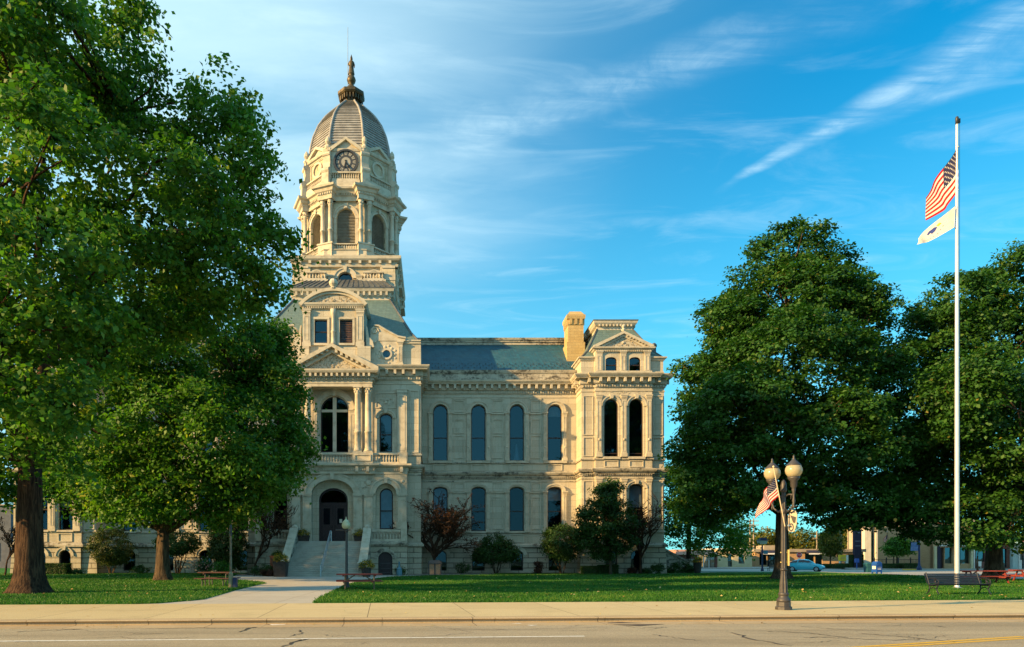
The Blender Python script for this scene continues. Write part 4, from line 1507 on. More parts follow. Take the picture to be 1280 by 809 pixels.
def text_faces(s, size, align='CENTER'):
    cu = bpy.data.curves.new('letters', 'FONT')
    cu.body = s
    cu.size = size
    cu.align_x = align
    cu.align_y = 'CENTER'
    cu.resolution_u = 2
    o = bpy.data.objects.new('letters', cu)
    COL.objects.link(o)
    dg = bpy.context.evaluated_depsgraph_get()
    me = o.evaluated_get(dg).to_mesh()
    vs = [(v.co.x, v.co.y) for v in me.vertices]
    fs = [tuple(p.vertices) for p in me.polygons]
    o.evaluated_get(dg).to_mesh_clear()
    bpy.data.objects.remove(o)
    bpy.data.curves.remove(cu)
    return vs, fs


DIAL = pbr('dark clock ring', (.035, .04, .05), (.05, .055, .06), 3, .5)
DIALC = pbr('pale clock dial', (.34, .32, .27), (.28, .27, .23), 2, .5)
HAND = pbr('black clock hand', (.012, .012, .014), None, 3, .5)
ROM = ['XII', 'I', 'II', 'III', 'IIII', 'V', 'VI', 'VII', 'VIII', 'IX', 'X', 'XI']
for k in (0, 2, 6):
    fr = (CX, TY, k * math.pi / 4)
    y = -AD - .24
    zc = 43.98
    circ = lambda r, n=32: [(r * math.cos(math.tau * j / n), zc + r * math.sin(math.tau * j / n)) for j in range(n + 1)]
    m = MB().frame(*fr)
    m.ring(circ(1.34), circ(1.16), y - .16, y + .05)
    m.extr_xz(circ(1.18)[:-1], y - .03, y + .03)
    ck = cpart('clock', m, DIAL)
    m = MB().frame(*fr)
    m.extr_xz(circ(.5)[:-1], y - .05, y + .01)
    for h in range(12):
        a = math.tau * h / 12
        ca, sa = math.sin(a), math.cos(a)
        q = []
        for (rr, tt) in ((.74, -.12), (1.04, -.17), (1.04, .17), (.74, .12)):
            q.append((rr * ca + tt * sa, zc + rr * sa - tt * ca))
        m.extr_xz(q, y - .045, y - .02)
    cpart('dial', m, DIALC, ck)
    m = MB().frame(*fr)
    for h in range(12):
        a = math.tau * h / 12
        vs, fs = text_faces(ROM[h], .34)
        P = [(.9 * math.sin(a) + x * math.cos(a) * .62 + yy * math.sin(a), y - .05, zc + .9 * math.cos(a) - x * math.sin(a) * .62 + yy * math.cos(a)) for x, yy in vs]
        m.add(P, fs)
    cpart('numeral', m, HAND, ck)
    for (a, L, w) in ((R(150), 1.0, .07), (R(192.5), .72, .09)):
        m = MB().frame(*fr)
        ca, sa = math.sin(a), math.cos(a)
        q = [(rr * ca + tt * sa, zc + rr * sa - tt * ca) for rr, tt in ((-.2, -w * .6), (L * .6, -w), (L, 0), (L * .6, w), (-.2, w * .6))]
        m.extr_xz(q, y - .09 - (.03 if L > .9 else 0), y - .065 - (.03 if L > .9 else 0))
        cpart('clock_hand', m, HAND, ck)

# dome with lapped courses and ribs
DP = [(45.3, 4.42), (46.2, 4.38), (47.2, 4.28), (48.6, 3.98), (50.0, 3.46), (51.2, 2.74), (52.0, 2.08), (52.7, 1.42), (53.1, 1.1)]


def dome_ap(z):
    for (za, a), (zb, b) in zip(DP, DP[1:]):
        if z <= zb:
            f = (z - za) / (zb - za)
            return a + (b - a) * f
    return DP[-1][1]


zs = []
z = 45.3
while z < 53.0:
    zs.append(z)
    r = dome_ap(z)
    zs_step = .32 if z < 50 else .26 if z < 51.6 else .2
    z += zs_step
zs.append(53.1)
m = MB()
m.frame(CX, TY, 0)
vs, fs = [], []
rings = []
for a, b in zip(zs, zs[1:]):
    rings.append((a, dome_ap(a) + .095))
    rings.append((b - .03, dome_ap(b) + .015))
for zz, ap in rings:
    vs += [(x, y, zz) for x, y in octo(ap)]
for i in range(len(rings) - 1):
    for k in range(8):
        k2 = (k + 1) % 8
        fs.append((i * 8 + k, i * 8 + k2, i * 8 + 8 + k2, i * 8 + 8 + k))
m.add(vs, fs)
dm = cpart('dome', m, DOMEM)
for k in range(8):
    m = MB().frame(CX, TY, 0)
    pts = []
    for j in range(24):
        zz = 46.0 + (53.1 - 46.0) * j / 23
        x, y = octo(dome_ap(zz) + .06)[k]
        pts.append((x, y, zz))
    m.smooth = True
    m.tube(pts, [.17 - .06 * j / 23 for j in range(24)], 8)
    cpart('dome_rib', m, DOMEM, dm)
m = MB()
m.frame(CX, TY, 0)
m.lathe(0, 0, [(1.05, 52.9), (1.1, 53.2), (1.0, 53.25), (1.05, 53.9), (1.45, 54.0), (1.58, 54.15), (1.58, 54.45), (1.3, 54.6), (.75, 54.75)], 8, math.pi / 8)
for k in range(8):
    m.frame(CX, TY, k * math.pi / 4)
    for q in (-.36, 0, .36):
        m.box(q - .07, q + .07, -1.3, -.9, 53.45, 53.95)
m.frame(CX, TY, 0)
m.smooth = True
m.lathe(0, 0, [(.72, 54.7), (.7, 54.95), (.5, 55.3), (.28, 55.5), (.24, 55.7), (.42, 55.85), (.52, 56.15), (.42, 56.45), (.2, 56.6), (.3, 56.72), (.3, 56.8)], 14)
cpart('finial', m, BRONZE)
m = MB()
m.frame(CX, TY, 0)
m.smooth = True
vs, fs = [], []
prof = [(56.8, .3, .26), (57.2, .25, .22), (57.6, .2, .18), (57.85, .24, .18), (58.15, .27, .19), (58.3, .2, .15), (58.36, .08, .08), (58.42, .1, .1), (58.55, .13, .13), (58.68, .11, .12), (58.78, .09, .09), (59.1, .01, .01)]
for zz, a, b in prof:
    vs += [(1.25 * a * math.cos(math.tau * k / 10), 1.25 * b * math.sin(math.tau * k / 10), zz) for k in range(10)]
for i in range(len(prof) - 1):
    fs += [(i * 10 + k, i * 10 + (k + 1) % 10, i * 10 + 10 + (k + 1) % 10, i * 10 + 10 + k) for k in range(10)]
m.add(vs, fs)
m.tube([(.24, 0, 58.2), (.36, -.06, 57.8), (.34, -.1, 57.5)], [.08, .07, .05], 6)
m.tube([(-.24, 0, 58.2), (-.34, -.08, 57.85), (-.2, -.2, 57.75)], [.08, .07, .05], 6)
cpart('statue', m, BRONZE)
m = MB()
m.tube([(CX - .4, TY, 53.6), (CX - .4, TY, 62.2)], [.05, .03], 6)
m.tube([(CX - .4, TY, 56.2), (CX, TY, 56.2)], .03, 5)
cpart('lightning_rod', m, STEEL)
# ------------------------------------------------------------------ ground, street, lawn, walks
ASPH = None


def road_mat():
    m = bpy.data.materials.new('worn asphalt')
    m.use_nodes = True
    t = NT(m.node_tree)
    co = t.n('ShaderNodeTexCoord').outputs['Object']
    n1 = t.n('ShaderNodeTexNoise', inp={'Vector': co, 'Scale': 38.0, 'Detail': 4.0, 'Roughness': 0.7}).outputs[0]
    st = t.n('ShaderNodeMapping', inp={'Vector': co, 'Rotation': (0, 0, -STREET), 'Scale': (0.10, 0.9, 1)}).outputs[0]
    n2 = t.n('ShaderNodeTexNoise', inp={'Vector': st, 'Scale': 0.9, 'Detail': 6.0, 'Roughness': 0.6}).outputs[0]
    n3 = t.n('ShaderNodeTexNoise', inp={'Vector': co, 'Scale': 0.5, 'Detail': 6.0, 'Roughness': 0.7}).outputs[0]
    vo = t.n('ShaderNodeTexVoronoi', inp={'Vector': co, 'Scale': 60.0}).outputs['Distance']
    col = t.mix(t.smooth(n2, 0.35, 0.68), (0.345, 0.285, 0.19), (0.245, 0.20, 0.13))
    col = t.mix(t.math('MULTIPLY', t.smooth(n3, 0.5, 0.75), 0.5), col, (0.31, 0.265, 0.195))
    col = t.mix(0.55, col, t.ramp(n1, [(0.3, (0.1, 0.1, 0.1)), (0.7, (0.9, 0.9, 0.9))]), 'OVERLAY')
    b = t.n('ShaderNodeBsdfPrincipled', inp={'Base Color': col, 'Roughness': 0.85, 'Specular IOR Level': 0.3})
    bp = t.n('ShaderNodeBump', inp={'Strength': 0.5, 'Distance': 0.012, 'Height': vo})
    t.link(bp.outputs[0], b.inputs['Normal'])
    out = t.n('ShaderNodeOutputMaterial')
    t.link(b.outputs[0], out.inputs[0])
    return m


def paving_mat(name, c1, c2, joint, jx, jy, ang, off=(0, 0), jw=0.012):
    """concrete slabs with sawn joints, flecks and stains"""
    m = bpy.data.materials.new(name)
    m.use_nodes = True
    t = NT(m.node_tree)
    co = t.n('ShaderNodeTexCoord').outputs['Object']
    mp = t.n('ShaderNodeMapping', vector_type='POINT', inp={'Vector': co, 'Rotation': (0, 0, -ang), 'Location': (off[0], off[1], 0)}).outputs[0]
    br = t.n('ShaderNodeTexBrick', offset=0.0, inp={'Vector': mp, 'Color1': (*c1, 1), 'Color2': (*c2, 1), 'Mortar': (*joint, 1), 'Scale': 1.0, 'Mortar Size': jw,
                                                    'Mortar Smooth': 0.2, 'Bias': 0.0, 'Brick Width': jx, 'Row Height': jy})
    n1 = t.n('ShaderNodeTexNoise', inp={'Vector': co, 'Scale': 0.7, 'Detail': 7.0, 'Roughness': 0.7}).outputs[0]
    n2 = t.n('ShaderNodeTexNoise', inp={'Vector': co, 'Scale': 30.0, 'Detail': 4.0}).outputs[0]
    col = t.mix(t.math('MULTIPLY', t.smooth(n1, 0.45, 0.75), 0.5), br.outputs[0], tuple(x * 0.62 for x in c1))
    col = t.mix(0.3, col, t.ramp(n2, [(0.3, (0.2, 0.2, 0.2)), (0.7, (0.8, 0.8, 0.8))]), 'OVERLAY')
    b = t.n('ShaderNodeBsdfPrincipled', inp={'Base Color': col, 'Roughness': 0.88, 'Specular IOR Level': 0.25})
    bp = t.n('ShaderNodeBump', inp={'Strength': 0.25, 'Distance': 0.01, 'Height': n2})
    t.link(bp.outputs[0], b.inputs['Normal'])
    out = t.n('ShaderNodeOutputMaterial')
    t.link(b.outputs[0], out.inputs[0])
    return m


def lawn_mat(name, stops, sc=1.0):
    m = bpy.data.materials.new(name)
    m.use_nodes = True
    t = NT(m.node_tree)
    co = t.n('ShaderNodeTexCoord').outputs['Object']
    n1 = t.n('ShaderNodeTexNoise', inp={'Vector': co, 'Scale': 0.45 * sc, 'Detail': 7.0, 'Roughness': 0.65}).outputs[0]
    n2 = t.n('ShaderNodeTexNoise', inp={'Vector': co, 'Scale': 9.0, 'Detail': 5.0, 'Roughness': 0.7}).outputs[0]
    v = t.math('ADD', t.math('MULTIPLY', n1, 0.55), t.math('MULTIPLY', n2, 0.45))
    b = t.n('ShaderNodeBsdfPrincipled', inp={'Base Color': t.ramp(v, stops), 'Roughness': 0.9, 'Specular IOR Level': 0.1})
    bp = t.n('ShaderNodeBump', inp={'Strength': 0.9, 'Distance': 0.05, 'Height': n2})
    t.link(bp.outputs[0], b.inputs['Normal'])
    out = t.n('ShaderNodeOutputMaterial')
    t.link(b.outputs[0], out.inputs[0])
    return m


STREET = math.atan(0.073)
SU, SN = (math.cos(STREET), math.sin(STREET)), (-math.sin(STREET), math.cos(STREET))


def st(s, t, z=0.0):
    return (SU[0] * s + SN[0] * t, SU[1] * s + SN[1] * t, z)


ROAD = road_mat()
WALK = paving_mat('tan sidewalk concrete', (0.52, 0.42, 0.235), (0.47, 0.375, 0.205), (0.13, 0.10, 0.065), 2.9, 2.86, STREET, (0.4, -1.2))
KERBM = paving_mat('tan kerb concrete', (0.40, 0.305, 0.185), (0.35, 0.26, 0.155), (0.12, 0.09, 0.06), 3.4, 50, STREET, (1.0, 20), 0.014)
PATHM = paving_mat('pale path concrete', (0.44, 0.42, 0.37), (0.41, 0.385, 0.335), (0.20, 0.17, 0.13), 2.6, 2.6, 0.0, (0.3, 0.4))
FARPAVE = paving_mat('grey street concrete', (0.33, 0.31, 0.27), (0.30, 0.28, 0.245), (0.14, 0.12, 0.10), 4.5, 6.0, 0.0)
LAWN = lawn_mat('mown lawn', [(0.3, (0.016, 0.066, 0.008)), (0.5, (0.032, 0.125, 0.012)), (0.68, (0.075, 0.155, 0.020))])
SOIL = pbr('far earth', (0.10, 0.09, 0.05), (0.06, 0.07, 0.03), 0.1, 0.95)
GRAVEL = pbr('pale gravel', (0.34, 0.32, 0.29), (0.14, 0.13, 0.11), 7, 0.9, 0.8, 12, lo=.42, hi=.58)
PAINTW = pbr('worn white paint', (0.72, 0.70, 0.64), (0.34, 0.31, 0.26), 9, 0.7, lo=.48, hi=.72)
PAINTY = pbr('worn yellow paint', (0.62, 0.36, 0.02), (0.36, 0.22, 0.04), 9, 0.7, lo=.5, hi=.75)
TAR = pbr('crack sealant', (0.035, 0.028, 0.022), (0.06, 0.05, 0.04), 8, 0.6)


def sheet(name, pts, z, mat):
    m = MB()
    m.add([(x, y, z) for x, y in pts], [tuple(range(len(pts)))])
    return tag(m.obj(name, mat), kind='structure')


sheet('ground', [(-900, -300), (900, -300), (900, 1500), (-900, 1500)], -0.2, SOIL)
sheet('road', [st(-200, -14)[:2], st(200, -14)[:2], st(200, 18.0)[:2], st(-200, 18.0)[:2]], -0.14, ROAD)
sheet('street', [(42.9, 29), (260, 40), (260, 103), (42.9, 103)], -0.09, FARPAVE)
sheet('side_street', [(26, 79.3), (42.9, 79.3), (42.9, 103), (26, 103)], -0.09, FARPAVE)


def slab(name, pts, z0, z1, mat, lip=0.02):
    m = MB()
    n = len(pts)
    cx = sum(p[0] for p in pts) / n
    m.extr_xy(pts, z0, z1)
    return tag(m.obj(name, mat), kind='structure')


m = MB()    # kerb with a rounded nose, and the gutter pan in front of it
prof = [(17.3, -.2), (17.3, -.131), (17.99, -.136), (18.05, -.125), (18.055, -.07), (18.0, -.045), (17.985, -.025), (18.0, -.008), (18.04, 0.0), (18.32, 0.0), (18.32, -.2)]
for s0 in range(-66, 66, 3):
    a, b = s0 * 1.0 + .006, s0 + 3 - .006
    vs = [st(a, t_, z) for t_, z in prof] + [st(b, t_, z) for t_, z in prof]
    n = len(prof)
    m.add(vs, [tuple(range(n)), tuple(range(2 * n - 1, n - 1, -1))] + [(i, i + n, (i + 1) % n + n, (i + 1) % n) for i in range(n)])
tag(m.obj('kerb', KERBM), kind='structure')
slab('sidewalk', [st(-150, 18.325)[:2], st(40.8, 18.325)[:2], st(40.8, 24.1)[:2], st(-150, 24.1)[:2]], -.2, 0.002, WALK)

# lawn: edged by the walk, cut by the path to the steps
LZ = 0.02


def gp(px, py, z=0.0):
    """ground point seen at a pixel of the photograph"""
    Y = (1.6 - z) * 853.0 / (py - 697.0)
    return (PX(px, Y), Y)


west_edge = [gp(196, 754.6), gp(240, 751), gp(255, 749.5), gp(293, 738.5), gp(318, 732.4), gp(333, 729.2), gp(322, 727.2), gp(300, 725.5), gp(285, 724.3)]
east_edge = [gp(399, 751.5), gp(397, 749), gp(405, 745), gp(430, 732.5), gp(455, 725.5), gp(490, 721.2), gp(540, 719.6), gp(590, 718.8)]
yw = lambda x: st(0, 24.1)[1] + (x - st(0, 24.1)[0]) * math.tan(STREET)
lawn_w = [(-150, yw(-150)), (west_edge[0][0] - 1.0, yw(west_edge[0][0] - 1.0))] + west_edge + [(-60, 62), (-60, 103), (-150, 103)]
lawn_w = [(-150, yw(-150)), (west_edge[0][0] - .6, yw(west_edge[0][0] - .6))] + west_edge + [(-18.8, 66), (-19, 100), (-150, 103)]
le = east_edge
lawn_e = [(le[0][0], yw(le[0][0]) + .01), (42.5, yw(42.5))] + [(42.5, 79), (26, 79), (26, 103), (8, 103), (6.0, 64.2)] + [(le[-1][0], le[-1][1])] + le[::-1][1:-1]
slab('lawn', lawn_w, -.2, LZ, LAWN)
slab('lawn', lawn_e, -.2, LZ, LAWN)
sheet('path', [(west_edge[0][0] - 2, 22.5), (le[0][0] + 2, 24.2), (6.5, 62), (6.5, 66), (-19.5, 66), (-19.5, 44), (-16, 40)], 0.0, PATHM)
sheet('planting_bed', [(-18.7, 58.8), (-13.4, 58.2), (-13.4, 66), (-18.7, 66)], 0.006, GRAVEL)
sheet('planting_bed', [(-5.0, 61.2), (6.2, 61.8), (6.2, 69.9), (-5.0, 69.9)], 0.007, GRAVEL)
sheet('planting_bed', [(14.5, 65.2), (24.2, 65.2), (24.2, 67.6), (14.5, 67.6)], LZ + .004, GRAVEL)
sheet('planting_bed', [(6.3, 67.4), (14.4, 67.4), (14.4, 69.8), (6.3, 69.8)], LZ + .004, pbr('dark mulch', (.06, .04, .025), (.03, .02, .014), 9, .95, .8, 20))
m = MB()
m.extr_xy([(23.5, 71), (27.0, 70.4), (31.5, 74.6), (42.4, 76.5), (42.4, 78.4), (30.5, 76.8), (26, 73.5), (23.5, 73.2)], LZ - .05, LZ + .006)
tag(m.obj('path', PATHM), kind='structure')
m = MB()
m.extr_xy([st(27.2, 24.0)[:2], st(34.5, 24.0)[:2], (gp(1290, 748)), (gp(1148, 746.5))], -.1, LZ + .012)
tag(m.obj('bench_pad', WALK), kind='structure')

# road markings and sealed cracks
m = MB()
m.add([st(-60, 14.72, -.135), st(4.45, 14.72, -.135), st(4.45, 14.84, -.135), st(-60, 14.84, -.135)], [(0, 1, 2, 3)])
tag(m.obj('road_marking', PAINTW), kind='structure')
m = MB()
for o in (0, .24):
    a, b = Vector((7.1, 12.6 + o)), Vector((26, 19.6 - 2.2 + o))
    a, b = Vector(gp(1080, 811, -.135)) + Vector((0, o)), Vector(gp(1290, 797.2, -.135)) + Vector((0, o))
    d = (b - a).normalized()
    n = Vector((-d.y, d.x)) * .065
    a = a - d * 6
    m.add([(*(a - n), -.135), (*(b - n), -.135), (*(b + n), -.135), (*(a + n), -.135)], [(0, 1, 2, 3)])
tag(m.obj('road_marking', PAINTY), kind='structure')
rg = random.Random(4)


def crack(pts, w, depth=0):
    m = MB()
    P = []
    for a, b in zip(pts, pts[1:]):
        n = 7
        for i in range(n):
            f = i / n
            P.append((a[0] + (b[0] - a[0]) * f + rg.gauss(0, .035), a[1] + (b[1] - a[1]) * f + rg.gauss(0, .05)))
    P.append(pts[-1])
    vs = []
    for i, p in enumerate(P):
        q = P[min(i + 1, len(P) - 1)]
        o = P[max(i - 1, 0)]
        dx, dy = q[0] - o[0], q[1] - o[1]
        L = math.hypot(dx, dy) or 1
        ww = w * rg.uniform(.4, 1.3)
        vs += [(p[0] - dy / L * ww, p[1] + dx / L * ww, -.1352), (p[0] + dy / L * ww, p[1] - dx / L * ww, -.1352)]
    m.add(vs, [(2 * i, 2 * i + 1, 2 * i + 3, 2 * i + 2) for i in range(len(P) - 1)])
    tag(m.obj('road_crack', TAR), kind='structure')


G = lambda px, py: gp(px, py, -.135)
crack([G(352, 808.5), G(372, 801), G(384, 799)], .035)
crack([G(300, 790), G(318, 784), G(338, 780.5)], .045)
crack([G(365, 795), G(378, 791.5), G(372, 788)], .02)
crack([G(915, 791), G(945, 800), G(990, 807)], .03)
crack([G(960, 789), G(1010, 791), G(1050, 796), G(1060, 797)], .025)
crack([G(1080, 792), G(1140, 797), G(1200, 803)], .03)
crack([G(1000, 783), G(1040, 786), G(1100, 788)], .018)
crack([G(20, 790), G(60, 788), G(100, 786.5)], .03)
crack([G(1000, 796.5), G(1040, 797), G(1080, 799), G(1150, 799.5)], .02)
crack([G(880, 801), G(840, 797), G(815, 793)], .016)
crack([G(560, 786), G(640, 787.5), G(760, 784)], .014)
crack([G(180, 786), G(250, 785), G(300, 786)], .014)
rgc = random.Random(9)
for k in range(16):
    px0 = rgc.uniform(20, 1250)
    py0 = rgc.uniform(781, 806)
    pts = [G(px0, py0)]
    for j in range(rgc.choice((2, 3, 4))):
        px0 += rgc.uniform(15, 55) * rgc.choice((1, 1, -1))
        py0 = min(808, max(780.5, py0 + rgc.uniform(-4, 4)))
        pts.append(G(px0, py0))
    crack(pts, rgc.uniform(.005, .011))
m = MB()
m.add([(*G(757, 778.6), -.133), (*G(775, 777.6), -.133), (*G(830, 780.2), -.133), (*G(800, 782.6), -.133), (*G(768, 781), -.133)], [(0, 1, 2, 3, 4)])
tag(m.obj('road_patch', pbr('dark tar patch', (.06, .045, .035), (.10, .08, .06), 5, .8)), kind='structure')
m = MB()
m.add([(*G(640, 779.5), -.134), (*G(648, 779), -.134), (*G(672, 781.5), -.134), (*G(664, 782.2), -.134)], [(0, 1, 2, 3)])
m.add([(*G(335, 780.0), -.134), (*G(360, 779.2), -.134), (*G(356, 780.8), -.134), (*G(340, 781.4), -.134)], [(0, 1, 2, 3)])
tag(m.obj('road_patch', PAINTW), kind='structure')


# ------------------------------------------------------------------ foliage
def np_mesh(name, verts, nper, mat, parent=None, tint=None, faces=None):
    """mesh of N separate small polygons with nper corners each"""
    verts = np.asarray(verts, dtype=np.float32).reshape(-1, 3)
    if parent is not None:
        r = root_loc(parent)
        verts = verts - np.array((r.x, r.y, r.z), dtype=np.float32)
    me = bpy.data.meshes.new(name)
    nv = len(verts)
    nf = nv // nper
    me.vertices.add(nv)
    me.vertices.foreach_set('co', verts.ravel())
    me.loops.add(nv)
    me.loops.foreach_set('vertex_index', np.arange(nv, dtype=np.int32))
    me.polygons.add(nf)
    me.polygons.foreach_set('loop_start', np.arange(0, nv, nper, dtype=np.int32))
    me.polygons.foreach_set('loop_total', np.full(nf, nper, dtype=np.int32))
    me.materials.append(mat)
    me.update()
    if tint is not None:
        at = me.attributes.new('tint', 'FLOAT', 'FACE')
        at.data.foreach_set('value', np.asarray(tint, dtype=np.float32))
    o = bpy.data.objects.new(name, me)
    COL.objects.link(o)
    o.parent = parent
    return o


def leaf_quads(P, N, S, rs, fold=0.12, aspect=0.72):
    """kite shaped leaves at P facing N, size S"""
    n = len(P)
    t = rs.normal(size=(n, 3))
    t -= N * np.sum(t * N, 1, keepdims=True)
    t /= np.linalg.norm(t, axis=1, keepdims=True) + 1e-9
    b = np.cross(N, t)
    S = S[:, None]
    a = P - t * S * .5
    c = P + t * S * .5
    l = P + b * S * .5 * aspect - t * S * .08 + N * S * fold
    r = P - b * S * .5 * aspect - t * S * .08 + N * S * fold
    return np.stack([a, r, c, l], 1)


def crown_points(lobes, nclump, rs, deep=0.25, reject=.6):
    L = np.array(lobes, dtype=float)
    w = (L[:, 3] * L[:, 4] + L[:, 3] * L[:, 5] + L[:, 4] * L[:, 5])
    w /= w.sum()
    C, O, I = [], [], []
    while len(C) < nclump:
        i = rs.choice(len(L), p=w)
        d = rs.normal(size=3)
        d /= np.linalg.norm(d)
        rad = 1.0 - abs(rs.normal()) * deep
        if rad < .15:
            continue
        p = L[i, :3] + d * L[i, 3:] * rad
        q = np.sqrt((((p - L[:, :3]) / L[:, 3:]) ** 2).sum(1))
        q[i] = 9
        if q.min() < reject and rs.random() < .8:
            continue
        C.append(p)
        O.append(d)
        I.append(i)
    return np.array(C), np.array(O), np.array(I)


def crown(parent, lobes, nclump, nleaf, cr, ls, mat, seed, deep=.25, flat=.5, up=.55, outw=.55, rnd=.6, twig=0, bark=None, keep=None, tintbias=None, zmin=None, reject=.6):
    rs = np.random.RandomState(seed)
    C, O, I = crown_points(lobes, nclump, rs, deep, reject)
    if zmin is not None:
        k = C[:, 2] > zmin
        C, O, I = C[k], O[k], I[k]
    n = len(C)
    cs = cr * rs.uniform(.55, 1.25, n)
    cnt = np.maximum(8, (nleaf * (cs / cr) ** 2 * rs.uniform(.6, 1.3, n))).astype(int)
    idx = np.repeat(np.arange(n), cnt)
    N_ = len(idx)
    off = rs.normal(size=(N_, 3)) * np.array([.52, .52, .52 * flat]) * cs[idx][:, None]
    # leaves hang a little lower towards a clump's rim
    off[:, 2] -= .25 * (off[:, 0] ** 2 + off[:, 1] ** 2) / cs[idx]
    P = C[idx] + off
    N = np.array([0, 0, up]) + O[idx] * outw + rs.normal(size=(N_, 3)) * rnd
    N /= np.linalg.norm(N, axis=1, keepdims=True)
    S = ls * rs.uniform(.6, 1.3, N_)
    ct = rs.normal(.42, .16, n)
    tint = np.clip(ct[idx] + rs.normal(0, .13, N_) + (rs.random(N_) < .02) * .4, 0, 1)
    np_mesh('crown', leaf_quads(P, N, S, rs), 4, mat, parent, tint)
    return C, O, I


def lumpy(lobes, n, r0, r1, seed, shrink=.91):
    """break smooth lobes into many bulging boughs with gaps between them"""
    rs = np.random.RandomState(seed + 500)
    C, O, I = crown_points(lobes, n, rs, .08, .8)
    out = [(*l[:3], l[3] * shrink, l[4] * shrink, l[5] * shrink) for l in lobes]
    for c, o in zip(C, O):
        r = rs.uniform(r0, r1)
        c = c - o * r * .45
        out.append((c[0], c[1], c[2], r, r, r * .68))
    return out


def wander(a, b, n, amp, rg, sag=0.0):
    a, b = Vector(a), Vector(b)
    L = (b - a).length
    pts = []
    o = Vector((0, 0, 0))
    for i in range(n + 1):
        f = i / n
        if 0 < i < n:
            o += Vector((rg.gauss(0, 1), rg.gauss(0, 1), rg.gauss(0, .6))) * amp * L / n
        p = a.lerp(b, f) + o * math.sin(math.pi * f) + Vector((0, 0, sag * L * math.sin(math.pi * f)))
        pts.append(p)
    return pts


def trunk_rings(m, base, top, r0, r1, rg, flare=1.6, n=20, lean=(0, 0)):
    """trunk with root flare and an uneven outline"""
    ph = [rg.uniform(0, 6.28) for _ in range(4)]
    hs = [0, .04, .09, .16, .26, .4, .6, .8, 1.0]
    H = top - base[2]
    vs = []
    for f in hs:
        z = base[2] - .1 + (H + .1) * f
        r = r0 + (r1 - r0) * f
        fl = 1 + (flare - 1) * math.exp(-f * H / .38)
        for k in range(n):
            th = math.tau * k / n
            w = 1 + .05 * math.sin(3 * th + ph[0] + f * 2) + .035 * math.sin(5 * th + ph[1] - f * 3)
            if fl > 1.03:
                w *= 1 + (fl - 1) * (.75 + .5 * max(0, math.sin(4 * th + ph[2])))
            vs.append((base[0] + lean[0] * f + r * w * math.cos(th), base[1] + lean[1] * f + r * w * math.sin(th), z))
    fs = []
    for i in range(len(hs) - 1):
        for k in range(n):
            k2 = (k + 1) % n
            fs.append((i * n + k, i * n + k2, (i + 1) * n + k2, (i + 1) * n + k))
    fs.append(tuple(range((len(hs) - 1) * n, len(hs) * n)))
    m.smooth = True
    m.add(vs, fs)


def tree(name, label, base, r0, fork, lobes, spec, bark, seed, group=None, cat='tree', limbs=None, flare=1.6, lean=(0, 0), twigs=160, limb_r=.42, limb_pick=None, lump=None):
    """trunk, limbs to each lobe, twigs to leaf clumps, and the crown of leaves"""
    rg = random.Random(seed)
    t = thing(name, label, cat, base, 0, group)
    if lump:
        lobes = lumpy(lobes, lump[0], lump[1], lump[2], seed)
    C, O, I = crown(t, lobes, seed=seed, **spec)
    m = MB()
    trunk_rings(m, base, fork, r0, r0 * .74, rg, flare, lean=lean)
    f = (base[0] + lean[0], base[1] + lean[1], fork)
    ends = limbs if limbs else [l[:3] for l in lobes]
    paths = []
    rr = r0 * limb_r
    for k, e in enumerate(ends):
        f0 = f if len(e) < 6 else e[3:]
        e = Vector(e[:3])
        d = (e - Vector(f)).length
        r = rr * rg.uniform(.7, 1.1) * min(1.3, .5 + d / 14)
        a = Vector(f0) + Vector((rg.uniform(-.3, .3) * r0, rg.uniform(-.3, .3) * r0, -.25 * r0))
        pts = wander(a, e, 8, .22, rg, -.05 if e.z > fork + 2 else .1)
        m.tube(pts, [r * (1 - .82 * (i / 8) ** .8) for i in range(9)], 8)
        paths.append(pts)
    ctr = [p for q in paths for p in q[3:]]
    if ctr:
        pick = list(range(len(C)))
        rg.shuffle(pick)
        for i in pick[:twigs]:
            c = Vector(C[i])
            s = min(ctr, key=lambda p: (p - c).length_squared + (4 if p.z > c.z + 1 else 0))
            if (s - c).length > 9:
                continue
            pts = wander(s, c, 4, .2, rg, -.04)
            r = .012 + .010 * (s - c).length
            m.tube(pts, [r * 1.4, r * 1.15, r * .9, r * .6, r * .3], 4, False)
    m.obj('trunk', bark, t)
    return t


def LB(px, py, rx, ry, Y, dY=0.0, ry_depth=None):
    """crown lobe read from the photograph: centre and half sizes in pixels, at depth Y + dY"""
    y = Y + dY
    k = y / 853.0
    d = (ry_depth if ry_depth is not None else min(rx, ry * 1.2)) * k
    return (PX(px, y), y, PZ(py, y), rx * k, d, ry * k)


